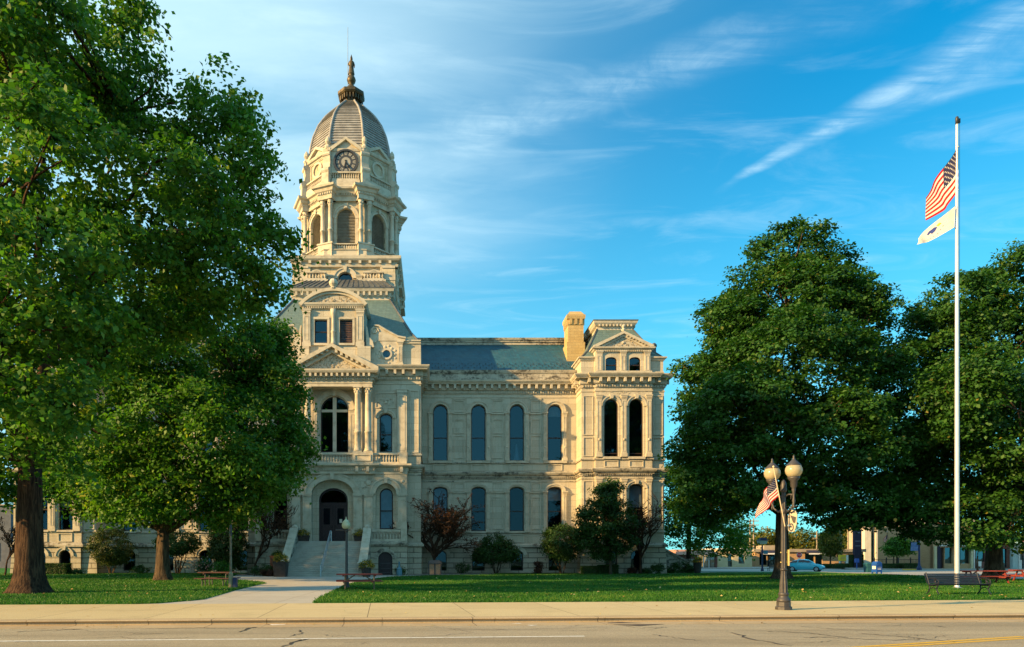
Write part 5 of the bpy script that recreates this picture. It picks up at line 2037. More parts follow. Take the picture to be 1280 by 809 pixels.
# --- left foreground maple
Y1 = 30.0
L1 = [LB(20, 70, 150, 105, Y1, -1, 150), LB(150, 62, 62, 58, Y1, 1), LB(185, 62, 34, 30, Y1, 0), LB(-60, 220, 150, 140, Y1, 0, 150), LB(85, 210, 110, 105, Y1, -5), LB(195, 165, 48, 48, Y1, 2),
      LB(285, 138, 54, 58, Y1, 2), LB(315, 190, 36, 45, Y1, 1), LB(200, 265, 95, 85, Y1, -2), LB(325, 275, 50, 42, Y1, 2), LB(352, 300, 32, 28, Y1, 3), LB(270, 325, 75, 50, Y1, 1), LB(300, 352, 52, 38, Y1, 3), LB(345, 335, 32, 26, Y1, 4), LB(240, 375, 70, 45, Y1, 3),
      LB(40, 340, 130, 95, Y1, -6), LB(-70, 420, 130, 130, Y1, -1, 130), LB(40, 470, 100, 85, Y1, -5), LB(20, 560, 85, 60, Y1, -3), LB(-60, 560, 90, 70, Y1, 0), LB(140, 390, 90, 70, Y1, 3), LB(75, 130, 95, 75, Y1, 4), LB(250, 235, 60, 60, Y1, 4)]
T1B = (PX(38, Y1), Y1, LZ)
tree('maple_tree', 'tall maple with the thick brown trunk at the left edge beside the sidewalk', T1B, .62, PZ(585, Y1), L1,
     dict(nclump=1550, nleaf=90, cr=.74, ls=.25, mat=LEAF1, deep=.36, flat=.55, rnd=.6), BARK, 11, 'big maples on the courthouse lawn', lump=(110, .9, 1.7), flare=1.75, twigs=300, limb_r=.48,
     limbs=[(PX(118, Y1), Y1 + 1, PZ(250, Y1)), (PX(40, Y1), Y1 + 1, PZ(150, Y1)), (PX(20, Y1), Y1 - 2, PZ(300, Y1)), (PX(120, Y1), Y1 + 2, PZ(100, Y1)), (PX(190, Y1), Y1 + 3, PZ(260, Y1), PX(112, Y1), Y1 + 1, PZ(330, Y1)), (PX(255, Y1), Y1 + 5, PZ(210, Y1), PX(118, Y1), Y1 + 1, PZ(270, Y1)),
            (PX(-60, Y1), Y1, PZ(300, Y1)), (PX(-90, Y1), Y1 - 2, PZ(450, Y1)), (PX(70, Y1), Y1 - 4, PZ(430, Y1)), (PX(60, Y1), Y1 + 5, PZ(420, Y1))])
# --- second maple, nearer the building
Y2 = 47.0
L2 = [LB(225, 440, 125, 80, Y2, 0, 120), LB(310, 455, 62, 62, Y2, 2), LB(345, 425, 30, 30, Y2, 3), LB(150, 520, 90, 80, Y2, -3), LB(250, 545, 105, 78, Y2, -4), LB(330, 545, 55, 62, Y2, -1), LB(362, 585, 26, 26, Y2, 1),
      LB(180, 610, 85, 45, Y2, -4), LB(245, 617, 78, 40, Y2, -4), LB(118, 590, 45, 50, Y2, 0), LB(362, 520, 24, 30, Y2, 2), LB(310, 605, 55, 36, Y2, -2), LB(118, 612, 58, 36, Y2, 1), LB(170, 627, 66, 28, Y2, 0), LB(285, 628, 52, 28, Y2, -2), LB(85, 585, 42, 46, Y2, 2), LB(340, 480, 44, 36, Y2, 1)]
tree('maple_tree', 'round crowned maple with a short forked trunk on the lawn left of the steps', (PX(204, Y2), Y2, LZ), .5, PZ(662, Y2), L2,
     dict(nclump=1800, nleaf=88, cr=.82, ls=.26, mat=LEAF1, deep=.26, flat=.55, rnd=.55), BARKG, 12, 'big maples on the courthouse lawn', lump=(80, .9, 1.7), flare=1.7, twigs=240, limb_r=.5,
     limbs=[(PX(150, Y2), Y2 - 2, PZ(560, Y2)), (PX(180, Y2), Y2, PZ(480, Y2)), (PX(215, Y2), Y2 + 1, PZ(440, Y2)), (PX(255, Y2), Y2 - 2, PZ(560, Y2)), (PX(300, Y2), Y2 + 1, PZ(480, Y2)), (PX(120, Y2), Y2, PZ(610, Y2)), (PX(330, Y2), Y2, PZ(570, Y2)), (PX(235, Y2), Y2 + 4, PZ(500, Y2))])
# --- big dark maple right of the building
Y3 = 50.0
L3 = [LB(990, 322, 58, 40, Y3), LB(950, 345, 42, 36, Y3), LB(1035, 345, 44, 38, Y3), LB(985, 400, 100, 75, Y3, 0, 95), LB(912, 410, 36, 42, Y3, -1), LB(1068, 402, 46, 48, Y3, -1), LB(985, 480, 125, 85, Y3, 0, 120), LB(893, 478, 42, 52, Y3, -1),
      LB(1085, 475, 52, 62, Y3, -1), LB(985, 562, 135, 72, Y3, 0, 125), LB(880, 560, 38, 52, Y3, -1), LB(1095, 570, 44, 62, Y3, -1), LB(945, 602, 95, 34, Y3, -3), LB(1065, 622, 78, 38, Y3, -3), LB(882, 622, 42, 34, Y3, 0), LB(1112, 622, 36, 36, Y3, 0), LB(920, 520, 60, 60, Y3, -5), LB(1040, 540, 65, 60, Y3, -5), LB(985, 440, 60, 55, Y3, -5)]
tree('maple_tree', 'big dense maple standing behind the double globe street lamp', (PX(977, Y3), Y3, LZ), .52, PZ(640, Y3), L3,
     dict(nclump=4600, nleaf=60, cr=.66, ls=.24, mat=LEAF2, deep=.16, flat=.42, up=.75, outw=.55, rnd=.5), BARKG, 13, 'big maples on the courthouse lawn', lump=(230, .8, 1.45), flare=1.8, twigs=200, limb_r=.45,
     limbs=[(PX(985, Y3), Y3, PZ(400, Y3)), (PX(930, Y3), Y3 - 1, PZ(520, Y3)), (PX(1050, Y3), Y3, PZ(520, Y3)), (PX(900, Y3), Y3, PZ(610, Y3)), (PX(1062, Y3), Y3 - 2, PZ(650, Y3)), (PX(980, Y3), Y3 + 5, PZ(500, Y3)), (PX(980, Y3), Y3 - 5, PZ(560, Y3)), (PX(1020, Y3), Y3 - 3, PZ(460, Y3))])
# --- maple at the right edge
Y4 = 48.7
L4 = [LB(1205, 385, 52, 46, Y4), LB(1275, 362, 48, 50, Y4, 1), LB(1330, 380, 60, 60, Y4), LB(1180, 430, 48, 55, Y4), LB(1245, 450, 80, 75, Y4, 0, 90), LB(1320, 470, 80, 90, Y4, 0, 90), LB(1170, 520, 48, 70, Y4, -1), LB(1240, 560, 100, 85, Y4, 0, 110), LB(1330, 590, 80, 90, Y4, 0),
      LB(1165, 610, 44, 55, Y4, 0), LB(1225, 645, 95, 36, Y4, -3), LB(1160, 655, 40, 26, Y4, 0), LB(1300, 655, 80, 35, Y4, -2), LB(1210, 490, 55, 60, Y4, -5), LB(1280, 540, 60, 60, Y4, -5)]
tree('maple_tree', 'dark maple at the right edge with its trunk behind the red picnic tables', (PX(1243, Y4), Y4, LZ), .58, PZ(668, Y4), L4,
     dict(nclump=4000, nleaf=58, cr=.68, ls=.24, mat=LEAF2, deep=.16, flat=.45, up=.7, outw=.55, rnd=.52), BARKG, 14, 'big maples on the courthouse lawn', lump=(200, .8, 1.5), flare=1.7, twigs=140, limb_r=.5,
     limbs=[(PX(1245, Y4), Y4, PZ(450, Y4)), (PX(1180, Y4), Y4, PZ(560, Y4)), (PX(1310, Y4), Y4, PZ(560, Y4)), (PX(1275, Y4), Y4 + 2, PZ(400, Y4)), (PX(1230, Y4), Y4 - 4, PZ(600, Y4))])
# --- smaller tree between building and big maple
Y5 = 76.0
L5 = [LB(880, 585, 42, 34, Y5), LB(850, 612, 30, 40, Y5), LB(875, 640, 42, 40, Y5, -2), LB(910, 655, 34, 32, Y5), LB(845, 655, 22, 34, Y5), LB(895, 676, 42, 20, Y5), LB(925, 680, 22, 16, Y5), LB(865, 600, 40, 40, Y5, 2)]
tree('shade_tree', 'smaller green tree behind the right end of the courthouse', (PX(861, Y5), Y5, LZ), .3, PZ(655, Y5), L5,
     dict(nclump=520, nleaf=50, cr=.9, ls=.27, mat=LEAF1, deep=.3, flat=.5), BARKG, 15, twigs=90, flare=1.3)
# --- trees of the square beyond the left edge; their long shadows reach the building
for k, (x, y, h, r) in enumerate(((-45, 51, 27, 8.5), (-58, 42, 29, 9.0))):
    L = [(x, y, h * .62, r, r, h * .28), (x + 1.5, y - 1, h * .82, r * .6, r * .6, h * .18), (x - 2, y + 1, h * .45, r * .9, r * .8, h * .2)]
    tree('maple_tree', ('maple west of the courthouse, just outside the left edge', 'maple farther west of the courthouse on the corner of the square')[k],
         (x, y, LZ), .5, h * .3, L, dict(nclump=520, nleaf=42, cr=1.25, ls=.42, mat=LEAF1, deep=.35), BARKG, 40 + k, 'maples beyond the left edge', twigs=40)
# ------------------------------------------------------------------ plants near the building


def bush(name, label, c, r, h, mat, seed, nclump=60, nleaf=45, ls=.11, cr=.28, cat='shrub', group=None, stem=True, z0=0.0, lobes=None, deep=.2, stem_h=None, stems=4, stem_r=.035, boxy=False):
    """leafy shrub on woody stems"""
    t = thing(name, label, cat, (c[0], c[1], LZ), 0, group)
    zc = z0 + (h - z0) / 2
    L = lobes or [(c[0], c[1], zc, r, r, (h - z0) / 2)]
    C, O, I = crown(t, L, nclump, nleaf, cr, ls, mat, seed, deep=deep, flat=.7, up=.4, outw=.7, rnd=.5, zmin=.02)
    if stem:
        rg = random.Random(seed)
        m = MB()
        pick = list(range(len(C)))
        rg.shuffle(pick)
        for k in range(stems):
            a = math.tau * k / max(1, stems) + rg.uniform(-.3, .3)
            s = .12 if stems > 1 else 0
            b = Vector((c[0] + s * math.cos(a), c[1] + s * math.sin(a), -.03))
            e = Vector((c[0] + r * .55 * math.cos(a) * (stems > 1), c[1] + r * .55 * math.sin(a) * (stems > 1), z0 + (h - z0) * .55))
            pts = wander(b, e, 5, .15, rg)
            m.tube(pts, [stem_r * (1.2 - .9 * i / 5) for i in range(6)], 6)
            for i in pick[k::stems][:10]:
                q = wander(pts[3], C[i], 3, .15, rg)
                m.tube(q, [stem_r * .45, stem_r * .35, stem_r * .25, stem_r * .15], 4, False)
        m.obj('stem', BARKG, t)
    return t


def hedge_block(label, x0, x1, y, d, h, seed, mat, group=None):
    """clipped hedge: leaves over a box"""
    t = thing('clipped_hedge', label, 'hedge', ((x0 + x1) / 2, y, LZ), 0, group)
    rs = np.random.RandomState(seed)
    n = int(3200 * (x1 - x0) * max(h, .6))
    u = rs.uniform(-1, 1, (n, 3))
    ax = rs.choice(3, n, p=[.25, .35, .4])
    sg = np.where(rs.random(n) < .5, -1.0, 1.0)
    sg = np.where(ax == 2, 1.0, sg)
    u[np.arange(n), ax] = sg * (1 - abs(rs.normal(0, .09, n)))
    u += rs.normal(0, .035, (n, 3))
    P = np.stack([(x0 + x1) / 2 + u[:, 0] * (x1 - x0) / 2, y + u[:, 1] * d / 2, LZ + h * .53 + u[:, 2] * h * .47], 1)
    N = np.zeros((n, 3))
    N[np.arange(n), ax] = sg
    N += rs.normal(0, .5, (n, 3))
    N /= np.linalg.norm(N, axis=1, keepdims=True)
    np_mesh('foliage', leaf_quads(P, N, .09 * rs.uniform(.7, 1.3, n), rs), 4, mat, t, np.clip(rs.normal(.4, .2, n), 0, 1))
    m = MB()
    m.bevbox(x0 + .1, x1 - .1, y - d / 2 + .1, y + d / 2 - .1, LZ, h - .08, .05)
    m.obj('stem', BARKG, t)
    return t


def sparse_tree(label, c, h, spread, seed, density=420, trunk_r=.07, fork=.9, mat=None, group='small trees with thin russet leaves', branches=6, tilt=0.0, ls=.12, wide=1.3):
    """small tree whose fine branches show between thin russet leaves"""
    rg = random.Random(seed)
    t = thing('ornamental_tree', label, 'tree', (c[0], c[1], LZ), 0, group)
    m = MB()
    tips = []

    def grow(p, d, L, r, lev):
        n = 4
        pts = [p]
        q = p.copy()
        dd = d.copy()
        for i in range(n):
            dd = (dd + Vector((rg.gauss(0, .16), rg.gauss(0, .16), rg.gauss(.03, .1)))).normalized()
            q = q + dd * L / n
            pts.append(q.copy())
        m.tube(pts, [r * (1 - .55 * i / n) for i in range(n + 1)], 6 if lev < 2 else 4, lev < 2)
        if lev >= 4:
            tips.extend(pts[1:])
            return
        if lev >= 2:
            tips.extend(pts[2:])
        k = branches if lev == 0 else rg.choice((3, 4, 4))
        for j in range(k):
            f = rg.uniform(.45, 1.0) if lev > 0 else rg.uniform(.8, 1.0)
            b = pts[min(n, int(f * n + .5))]
            ax = Vector((rg.gauss(0, 1), rg.gauss(0, 1), rg.gauss(0, .5))).normalized()
            side = (ax - dd * ax.dot(dd)).normalized()
            ang = rg.uniform(.35, .95) if lev else rg.uniform(.3, .85)
            nd = (dd * math.cos(ang) + side * math.sin(ang))
            nd.z += .12
            nd.normalize()
            grow(b, nd, L * rg.uniform(.6, .82) * (spread if lev == 0 else 1), r * .61, lev + 1)
    grow(Vector((c[0], c[1], -.05)), Vector((tilt, 0, 1)).normalized(), fork, trunk_r, 0)
    zt = max(p.z for p in tips)
    k = h / zt
    ww = lambda z: 1 + (wide - 1) * min(1, max(0, (z - fork * .6) / 1.2))
    m.v = [(c[0] + (x - c[0]) * ww(z), c[1] + (y - c[1]) * ww(z), z * k if z > 0 else z) for x, y, z in m.v]
    m.obj('trunk', BARK, t)
    rs = np.random.RandomState(seed)
    T = np.array([(c[0] + (p.x - c[0]) * ww(p.z), c[1] + (p.y - c[1]) * ww(p.z), p.z * k) for p in tips])
    i = rs.choice(len(T), density)
    P = T[i] + rs.normal(0, .09, (density, 3))
    N = rs.normal(0, 1, (density, 3))
    N /= np.linalg.norm(N, axis=1, keepdims=True)
    np_mesh('crown', leaf_quads(P, N, ls * rs.uniform(.6, 1.3, density), rs), 4, mat or LEAFR, t, np.clip(rs.normal(.5, .25, density), 0, 1))
    return t


# east of the steps
sparse_tree('small reddish tree standing behind the brown litter bin right of the steps', (PX(545, 65.6), 65.6), 8.2, 1.75, 101, 5200, .19, 1.9, branches=8, ls=.16, wide=1.65)
sparse_tree('thin bare branched tree in front of the right end pavilion', (PX(800, 65.2), 65.2), 7.8, 1.5, 123, 1500, .17, 2.1, branches=7, ls=.15)
Yb = 67.6
bush('dome_shrub', 'broad dome shaped shrub between two basement windows right of the reddish tree', (PX(620, Yb), Yb), 2.15, 4.0, LEAF3, 103, 260, 60, .15, .42, z0=1.35, stems=6, stem_r=.05, deep=.15,
     lobes=[(PX(620, Yb), Yb, 2.1, 2.15, 1.4, 1.0), (PX(620, Yb), Yb, 2.9, 1.45, 1.2, 1.05), (PX(603, Yb), Yb, 2.0, .9, .9, .7), (PX(638, Yb), Yb, 2.0, .9, .9, .7)])
bush('round_shrub', 'small round topped tree at the inner corner of the right wing', (PX(702, 66.6), 66.6), 1.85, 4.9, LEAF3, 104, 230, 60, .16, .42, z0=1.3, stems=3, stem_r=.06, deep=.18, cat='tree')
Y6 = 63.0
L6 = [LB(757, 625, 22, 22, Y6), LB(752, 650, 34, 24, Y6), LB(745, 672, 28, 18, Y6), LB(778, 650, 20, 26, Y6), LB(770, 676, 24, 16, Y6), LB(735, 655, 16, 20, Y6), LB(762, 612, 16, 14, Y6), LB(760, 690, 24, 8, Y6)]
tree('broadleaf_tree', 'dark bushy tree with a slender trunk before the right end pavilion', (PX(763, Y6), Y6, LZ), .13, PZ(675, Y6), L6,
     dict(nclump=430, nleaf=58, cr=.5, ls=.2, mat=LEAF3, deep=.28, flat=.6), BARKG, 16, twigs=90, flare=1.3)
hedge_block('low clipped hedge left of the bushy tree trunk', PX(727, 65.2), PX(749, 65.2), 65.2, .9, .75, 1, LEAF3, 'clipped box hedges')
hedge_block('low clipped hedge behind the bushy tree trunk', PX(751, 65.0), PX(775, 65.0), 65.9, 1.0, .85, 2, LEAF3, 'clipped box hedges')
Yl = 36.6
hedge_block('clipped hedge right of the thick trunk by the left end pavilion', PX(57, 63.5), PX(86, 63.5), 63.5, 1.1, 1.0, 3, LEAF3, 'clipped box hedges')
for px, Y, r, h, mt, lab in ((578, 67.5, .72, 1.15, LEAF3, 'small dark shrub on the gravel right of the litter bin'), (501, 62.6, .55, .8, LEAF3, 'small shrub beside the pale blue water jug'),
                             (673, 67.5, .45, 1.2, LEAFR, 'small reddish upright shrub beneath the third wing window'), (821, 66.0, .5, 1.1, LEAF3, 'upright small shrub at the foot of the right corner'),
                             (841, 69.5, .7, 1.0, LEAF3, 'low shrub at the foot of the side stair wall'), (852, 70, .8, 1.25, LEAF3, 'larger shrub against the side stair wall'),
                             (808, 65.8, .5, .55, LEAF3, 'tiny low shrub right of the bare tree trunk'), (862, 70.4, .6, .8, LEAF3, 'low shrub by the end post of the side stair'),
                             (790, 66.2, .45, .6, LEAFR, 'tiny reddish shrub left of the bare tree trunk')):
    bush('shrub', lab, (PX(px, Y), Y), r, h, mt, 200 + px, 34, 46, .12, .26, z0=.05, stems=3, stem_r=.02)
# west of the steps
Yw = 66.0
bush('round_shrub', 'round yellow green shrub between the basement windows of the left wing', (PX(139, Yw), Yw), 2.0, 4.5, LEAFO, 301, 270, 60, .15, .4, z0=.9, stems=4, stem_r=.05, deep=.15)
bush('vase_shrub', 'vase shaped shrub seen behind the forked maple trunk', (PX(222, Yw), Yw), 2.2, 4.3, LEAF3, 302, 200, 55, .15, .4, z0=1.9, stems=7, stem_r=.05)
bush('tall_shrub', 'tall yellowish shrub left of the bare tree near the steps', (PX(284, 62.5), 62.5), 1.75, 5.2, LEAFO, 303, 330, 60, .15, .4, z0=.3, stems=5, stem_r=.05, deep=.3)
sparse_tree('bare branched tree between the tall shrub and the steps', (PX(319, 62.0), 62.0), 7.4, 1.6, 107, 1200, .15, 1.9, branches=7, ls=.14)
sparse_tree('small thin tree at the far left edge behind the thick trunk', (PX(6, 60), 60), 5.0, 1.1, 108, 900, .1, 1.2, branches=6, ls=.16, mat=LEAFR)
bush('rose_bush', 'pink and white rose bush behind the left picnic table', (PX(254, 58), 58), .75, 1.6, LEAF3, 304, 40, 44, .11, .28, z0=.1, stems=4, stem_r=.02, cat='rose bush')
rs = np.random.RandomState(3)
P = np.stack([PX(254, 58) + rs.normal(0, .5, 60), 57.6 + rs.normal(0, .2, 60), 1.0 + rs.normal(0, .35, 60)], 1)
N = np.tile([0, -.8, .5], (60, 1)) + rs.normal(0, .3, (60, 3))
N /= np.linalg.norm(N, axis=1, keepdims=True)
np_mesh('blossom', leaf_quads(P, N, np.full(60, .13), rs), 4, ROSE, COL.objects['rose_bush'], rs.random(60))
bush('low_shrub', 'low green shrub next to the rose bush', (PX(277, 60), 60), .9, 1.2, LEAF1, 305, 50, 46, .12, .28, z0=.05, stems=3, stem_r=.02)
bush('low_shrub', 'low dark shrub beside the large planter left of the steps', (PX(329, 59.6), 59.6), 1.0, .95, LEAF3, 306, 50, 46, .12, .26, z0=.05, stems=3, stem_r=.02)
bush('low_shrub', 'low orange brown shrub at the foot of the large planter', (PX(337, 58.4), 58.4), .7, .55, LEAFR, 307, 40, 46, .11, .22, z0=.03, stems=3, stem_r=.02)
bush('low_shrub', 'tiny shrub against the left wing right of the round shrub', (PX(176, 66.5), 66.5), .8, .8, LEAF3, 308, 40, 46, .12, .26, z0=.05, stems=3, stem_r=.02)
bush('low_shrub', 'tiny shrub by the left end pavilion corner', (PX(97, 64.5), 64.5), .8, .45, LEAF3, 309, 30, 46, .12, .22, z0=.03, stems=3, stem_r=.02)

POT = pbr('dark planter', (.03, .024, .022), (.05, .04, .035), 5, .6, .1, 20)
TERRA = pbr('rust red urn', (.20, .065, .03), (.12, .04, .02), 5, .7, .1, 20)


def planter(label, x, y, z, r, h, mum_r, seed, square=True, mat=POT, flower=True):
    t = thing('flower_planter', label, 'planter', (x, y, z), 0, 'planters of flowers about the steps')
    m = MB()
    if square:
        m.hexa([(x - r * .85, y - r * .85, z), (x + r * .85, y - r * .85, z), (x + r * .85, y + r * .85, z), (x - r * .85, y + r * .85, z)],
               [(x - r, y - r, z + h), (x + r, y - r, z + h), (x + r, y + r, z + h), (x - r, y + r, z + h)])
        m.box(x - r * 1.06, x + r * 1.06, y - r * 1.06, y + r * 1.06, z + h - .07, z + h + .01)
    else:
        m.lathe(x, y, [(r * .7, 0), (r * .75, .05), (r * .95, h * .7), (r, h * .9), (r * 1.08, h), (r * .95, h + .01)], 16, 0, z)
    m.obj('pot', mat, t)
    rs_ = np.random.RandomState(seed)
    C, O, I = crown_points([(x, y, z + h + mum_r * .35, mum_r, mum_r, mum_r * .72)], 60, rs_)
    n = 1400
    i = rs_.choice(60, n)
    P = C[i] + rs_.normal(0, .07, (n, 3))
    k = P[:, 2] > z + h - .05
    P, i = P[k], i[k]
    N = O[i] + rs_.normal(0, .4, (len(i), 3))
    N /= np.linalg.norm(N, axis=1, keepdims=True)
    fl = rs_.random(len(i)) < .55
    np_mesh('foliage', leaf_quads(P[~fl], N[~fl], .09 * rs_.uniform(.7, 1.3, (~fl).sum()), rs_), 4, LEAF3, t, np.clip(rs_.normal(.5, .2, (~fl).sum()), 0, 1))
    if flower:
        P2 = P[fl] + O[i[fl]] * .05
        np_mesh('blossom', leaf_quads(P2, N[fl], .085 * rs_.uniform(.7, 1.2, fl.sum()), rs_), 4, MUM, t, rs_.random(fl.sum()))
    return t


planter('dark pot of yellow chrysanthemums at the right foot of the steps', PX(458, 56.4), 56.4, 0.0, .42, .72, .62, 1, False)
planter('large dark planter of yellow chrysanthemums at the left foot of the steps', PX(351, 56.8), 56.8, 0.0, .55, 1.25, .62, 2)
planter('dark window box of yellow flowers left of the entrance', CX - 2.55, 62.75, 3.1, .5, .5, .55, 3)
planter('dark window box of leafy flowers right of the entrance', CX + 2.55, 62.75, 3.1, .5, .5, .58, 4)
planter('rust red urn beside the left cheek wall of the steps', PX(346, 60.3), 60.3, 0.0, .62, 1.75, .45, 5, False, TERRA, False)
planter('dark tub of pale flowers by the side stair at the right end', PX(872, 69.5), 69.5, LZ, .42, 1.1, .45, 6, False)

# litter bin, water jug, railing by the basement door
bx, by = PX(543.5, 61.5), 61.5
t = thing('litter_bin', 'brown panelled litter bin with a dark frame on the gravel right of the steps', 'litter bin', (bx, by, 0))
m = MB()
for sx in (-1, 1):
    for sy in (-1, 1):
        m.box(bx + sx * .55 - .05, bx + sx * .55 + .05, by + sy * .4 - .05, by + sy * .4 + .05, 0, 1.25)
m.bevbox(bx - .64, bx + .64, by - .48, by + .48, 1.02, 1.12, .03)
m.hexa([(bx - .6, by - .45, 1.122), (bx + .6, by - .45, 1.122), (bx + .6, by + .45, 1.122), (bx - .6, by + .45, 1.122)], [(bx - .4, by - .3, 1.36), (bx + .4, by - .3, 1.36), (bx + .4, by + .3, 1.36), (bx - .4, by + .3, 1.36)])
m.box(bx - .06, bx + .06, by - .44, by + .44, .06, 1.02)
m.obj('frame', IRON, t)
m = MB()
for (x0, x1) in ((bx - .5, bx - .06), (bx + .06, bx + .5)):
    m.box(x0, x1, by - .42, by + .42, .08, 1.0)
m.obj('panel', pbr('pebbled tan panel', (.34, .20, .125), (.24, .14, .09), 12, .9, .5, 30), t)
jx, jy = PX(499, 60.6), 60.6
m = MB()
m.smooth = True
m.lathe(jx, jy, [(.24, 0), (.26, .03), (.26, .42), (.22, .52), (.25, .56), (.24, .62), (.12, .74), (.075, .82), (.075, 1.15), (.09, 1.17), (.09, 1.24)], 16)
tag(m.obj('gas_cylinder', pbr('pale blue enamel', (.10, .22, .28), (.08, .18, .24), 3, .4)), 'pale blue gas cylinder by the basement door right of the steps', 'gas cylinder')
m = MB()
for x in (PX(488.5, 60.9), PX(475, 60.9)):
    m.tube([(x, 60.9, -.02), (x, 60.9, 1.1)], .035, 6)
for z in (.25, .6, 1.08):
    m.tube([(PX(475, 60.9), 60.9, z), (PX(488.5, 60.9), 60.9, z)], .022, 5)
tag(m.obj('stairwell_railing', IRON), 'low black railing before the basement door right of the steps', 'railing')

# side stair wall at the right end of the building
sx0 = CX + HB
t = thing('side_stair', 'grey stone side stair with a sloping parapet at the right end of the courthouse', 'stair', (sx0 + 2.4, 71.5, LZ))
m = MB()
m.extr_xz([(sx0 + .35, -.1), (sx0 + .35, 2.75), (sx0 + .6, 2.75), (sx0 + 3.9, .95), (sx0 + 3.9, -.1)], 71.2, 71.65)
m.obj('parapet', LEDGE, t)
m = MB()
m.extr_xz([(sx0 + .35, 2.75), (sx0 + .35, 2.95), (sx0 + .65, 2.95), (sx0 + 3.95, 1.15), (sx0 + 3.95, .95), (sx0 + .6, 2.75)], 71.1, 71.75)
m.obj('coping', LEDGE, t)
m = MB()
m.box(sx0 + 3.9, sx0 + 4.8, 71.0, 71.9, -.1, 1.25)
m.bevbox(sx0 + 3.82, sx0 + 4.88, 70.92, 71.98, 1.25, 1.45, .05)
m.obj('post', LEDGE, t)
m = MB()
for k in range(9):
    m.box(sx0 + .36, sx0 + 3.9 - k * .38, 71.66, 74, -.1 + .002 * k, .18 + k * .18)
m.obj('step', LEDGE, t)


# ------------------------------------------------------------------ street furniture
def bar(m, a, b, w, h):
    """rectangular bar between two points, h measured along the upright"""
    a, b = Vector(a), Vector(b)
    d = (b - a).normalized()
    up = Vector((0, 0, 1)) if abs(d.z) < .95 else Vector((0, 1, 0))
    s = d.cross(up).normalized() * w / 2
    u = s.cross(d).normalized() * h / 2
    V = [a - s - u, a + s - u, a + s + u, a - s + u, b - s - u, b + s - u, b + s + u, b - s + u]
    m.add([tuple(v) for v in V], [(0, 3, 2, 1), (4, 5, 6, 7), (0, 1, 5, 4), (1, 2, 6, 5), (2, 3, 7, 6), (3, 0, 4, 7)])


def picnic_table(label, loc, rz, L=2.35, board=WOODR, leg=None, H=.78, style='A'):
    t = thing('picnic_table', label, 'picnic table', loc, rz, 'picnic tables on the lawn')
    m = MB()
    for k in range(5):
        y = (k - 2) * .155
        m.bevbox(-L / 2, L / 2, y - .072, y + .072, H - .055, H, .008)
    m.box(-L / 2 + .3, -L / 2 + .38, -.36, .36, H - .12, H - .042)
    m.box(L / 2 - .38, L / 2 - .3, -.36, .36, H - .12, H - .042)
    m.obj('table_top', board, t, False)
    for s in (-1, 1):
        m = MB()
        for k in (0, 1):
            y = s * (.66 + k * .155)
            m.bevbox(-L / 2, L / 2, y - .07, y + .07, .41, .46, .008)
        m.obj('seat', board, t, False)
    for s in (-1, 1):
        m = MB()
        x = s * (L / 2 - .42)
        if style == 'A':
            bar(m, (x, -.62, -.02), (x, -.2, H - .05), .05, .09)
            bar(m, (x + .052, .62, -.02), (x + .052, .2, H - .05), .05, .09)
            bar(m, (x - .052, -.84, .37), (x - .052, .84, .37), .05, .09)
            bar(m, (x, 0, .4), (x - s * .5, 0, H - .06), .04, .06)
        else:
            for y in (-.3, .3):
                m.tube([(x, y, -.02), (x, y, H - .04)], .035, 6)
            for y in (-.74, .74):
                m.tube([(x, y, -.02), (x, y, .42)], .035, 6)
            m.tube([(x, -.78, .38), (x, .78, .38)], .03, 6)
        m.obj('leg', leg or board, t, False)
    return t


picnic_table('red picnic table on the grass right of the entrance path', (*gp(449, 737.5), LZ), R(8), 2.25, leg=pbr('weathered table leg', (.26, .17, .09), (.18, .11, .06), 6, .8))
picnic_table('dark picnic table under the maple left of the entrance path', (*gp(272, 733), LZ), R(-3), 2.0, pbr('dark red boards', (.09, .035, .028), (.06, .025, .02), 5, .7), IRON, .78, 'P')
picnic_table('red picnic table behind the slatted bench by the flagpole', (*gp(1231, 729.5), LZ), R(-6), 2.75)
picnic_table('red picnic table cut off by the right edge of the picture', (*gp(1292, 727.5), LZ), R(-4), 2.6)

# slatted bench facing the street
BENCHM = pbr('dark blue grey slats', (.010, .013, .022), (.016, .019, .030), 4, .5, .1, 30, (0.4, 4, 4))
b0 = gp(1199, 744.5)
t = thing('park_bench', 'dark slatted park bench with curled iron arms beside the sidewalk at right', 'bench', (*b0, LZ + .012), R(2.5))
bl = 2.42
m = MB()
for k in range(6):
    y = -.24 + k * .085
    m.bevbox(-bl / 2, bl / 2, y - .034, y + .034, .425 - .01 * k + .012 * abs(k - 2), .455 - .01 * k + .012 * abs(k - 2), .008)
m.obj('seat', BENCHM, t, False)
m = MB()
for k in range(6):
    z = .50 + k * .072
    y = .235 + k * .028
    m.hexa([(-bl / 2, y, z - .029), (bl / 2, y, z - .029), (bl / 2, y + .03, z - .035), (-bl / 2, y + .03, z - .035)], [(-bl / 2, y + .022, z + .029), (bl / 2, y + .022, z + .029), (bl / 2, y + .05, z + .025), (-bl / 2, y + .05, z + .025)])
m.obj('backrest', BENCHM, t, False)
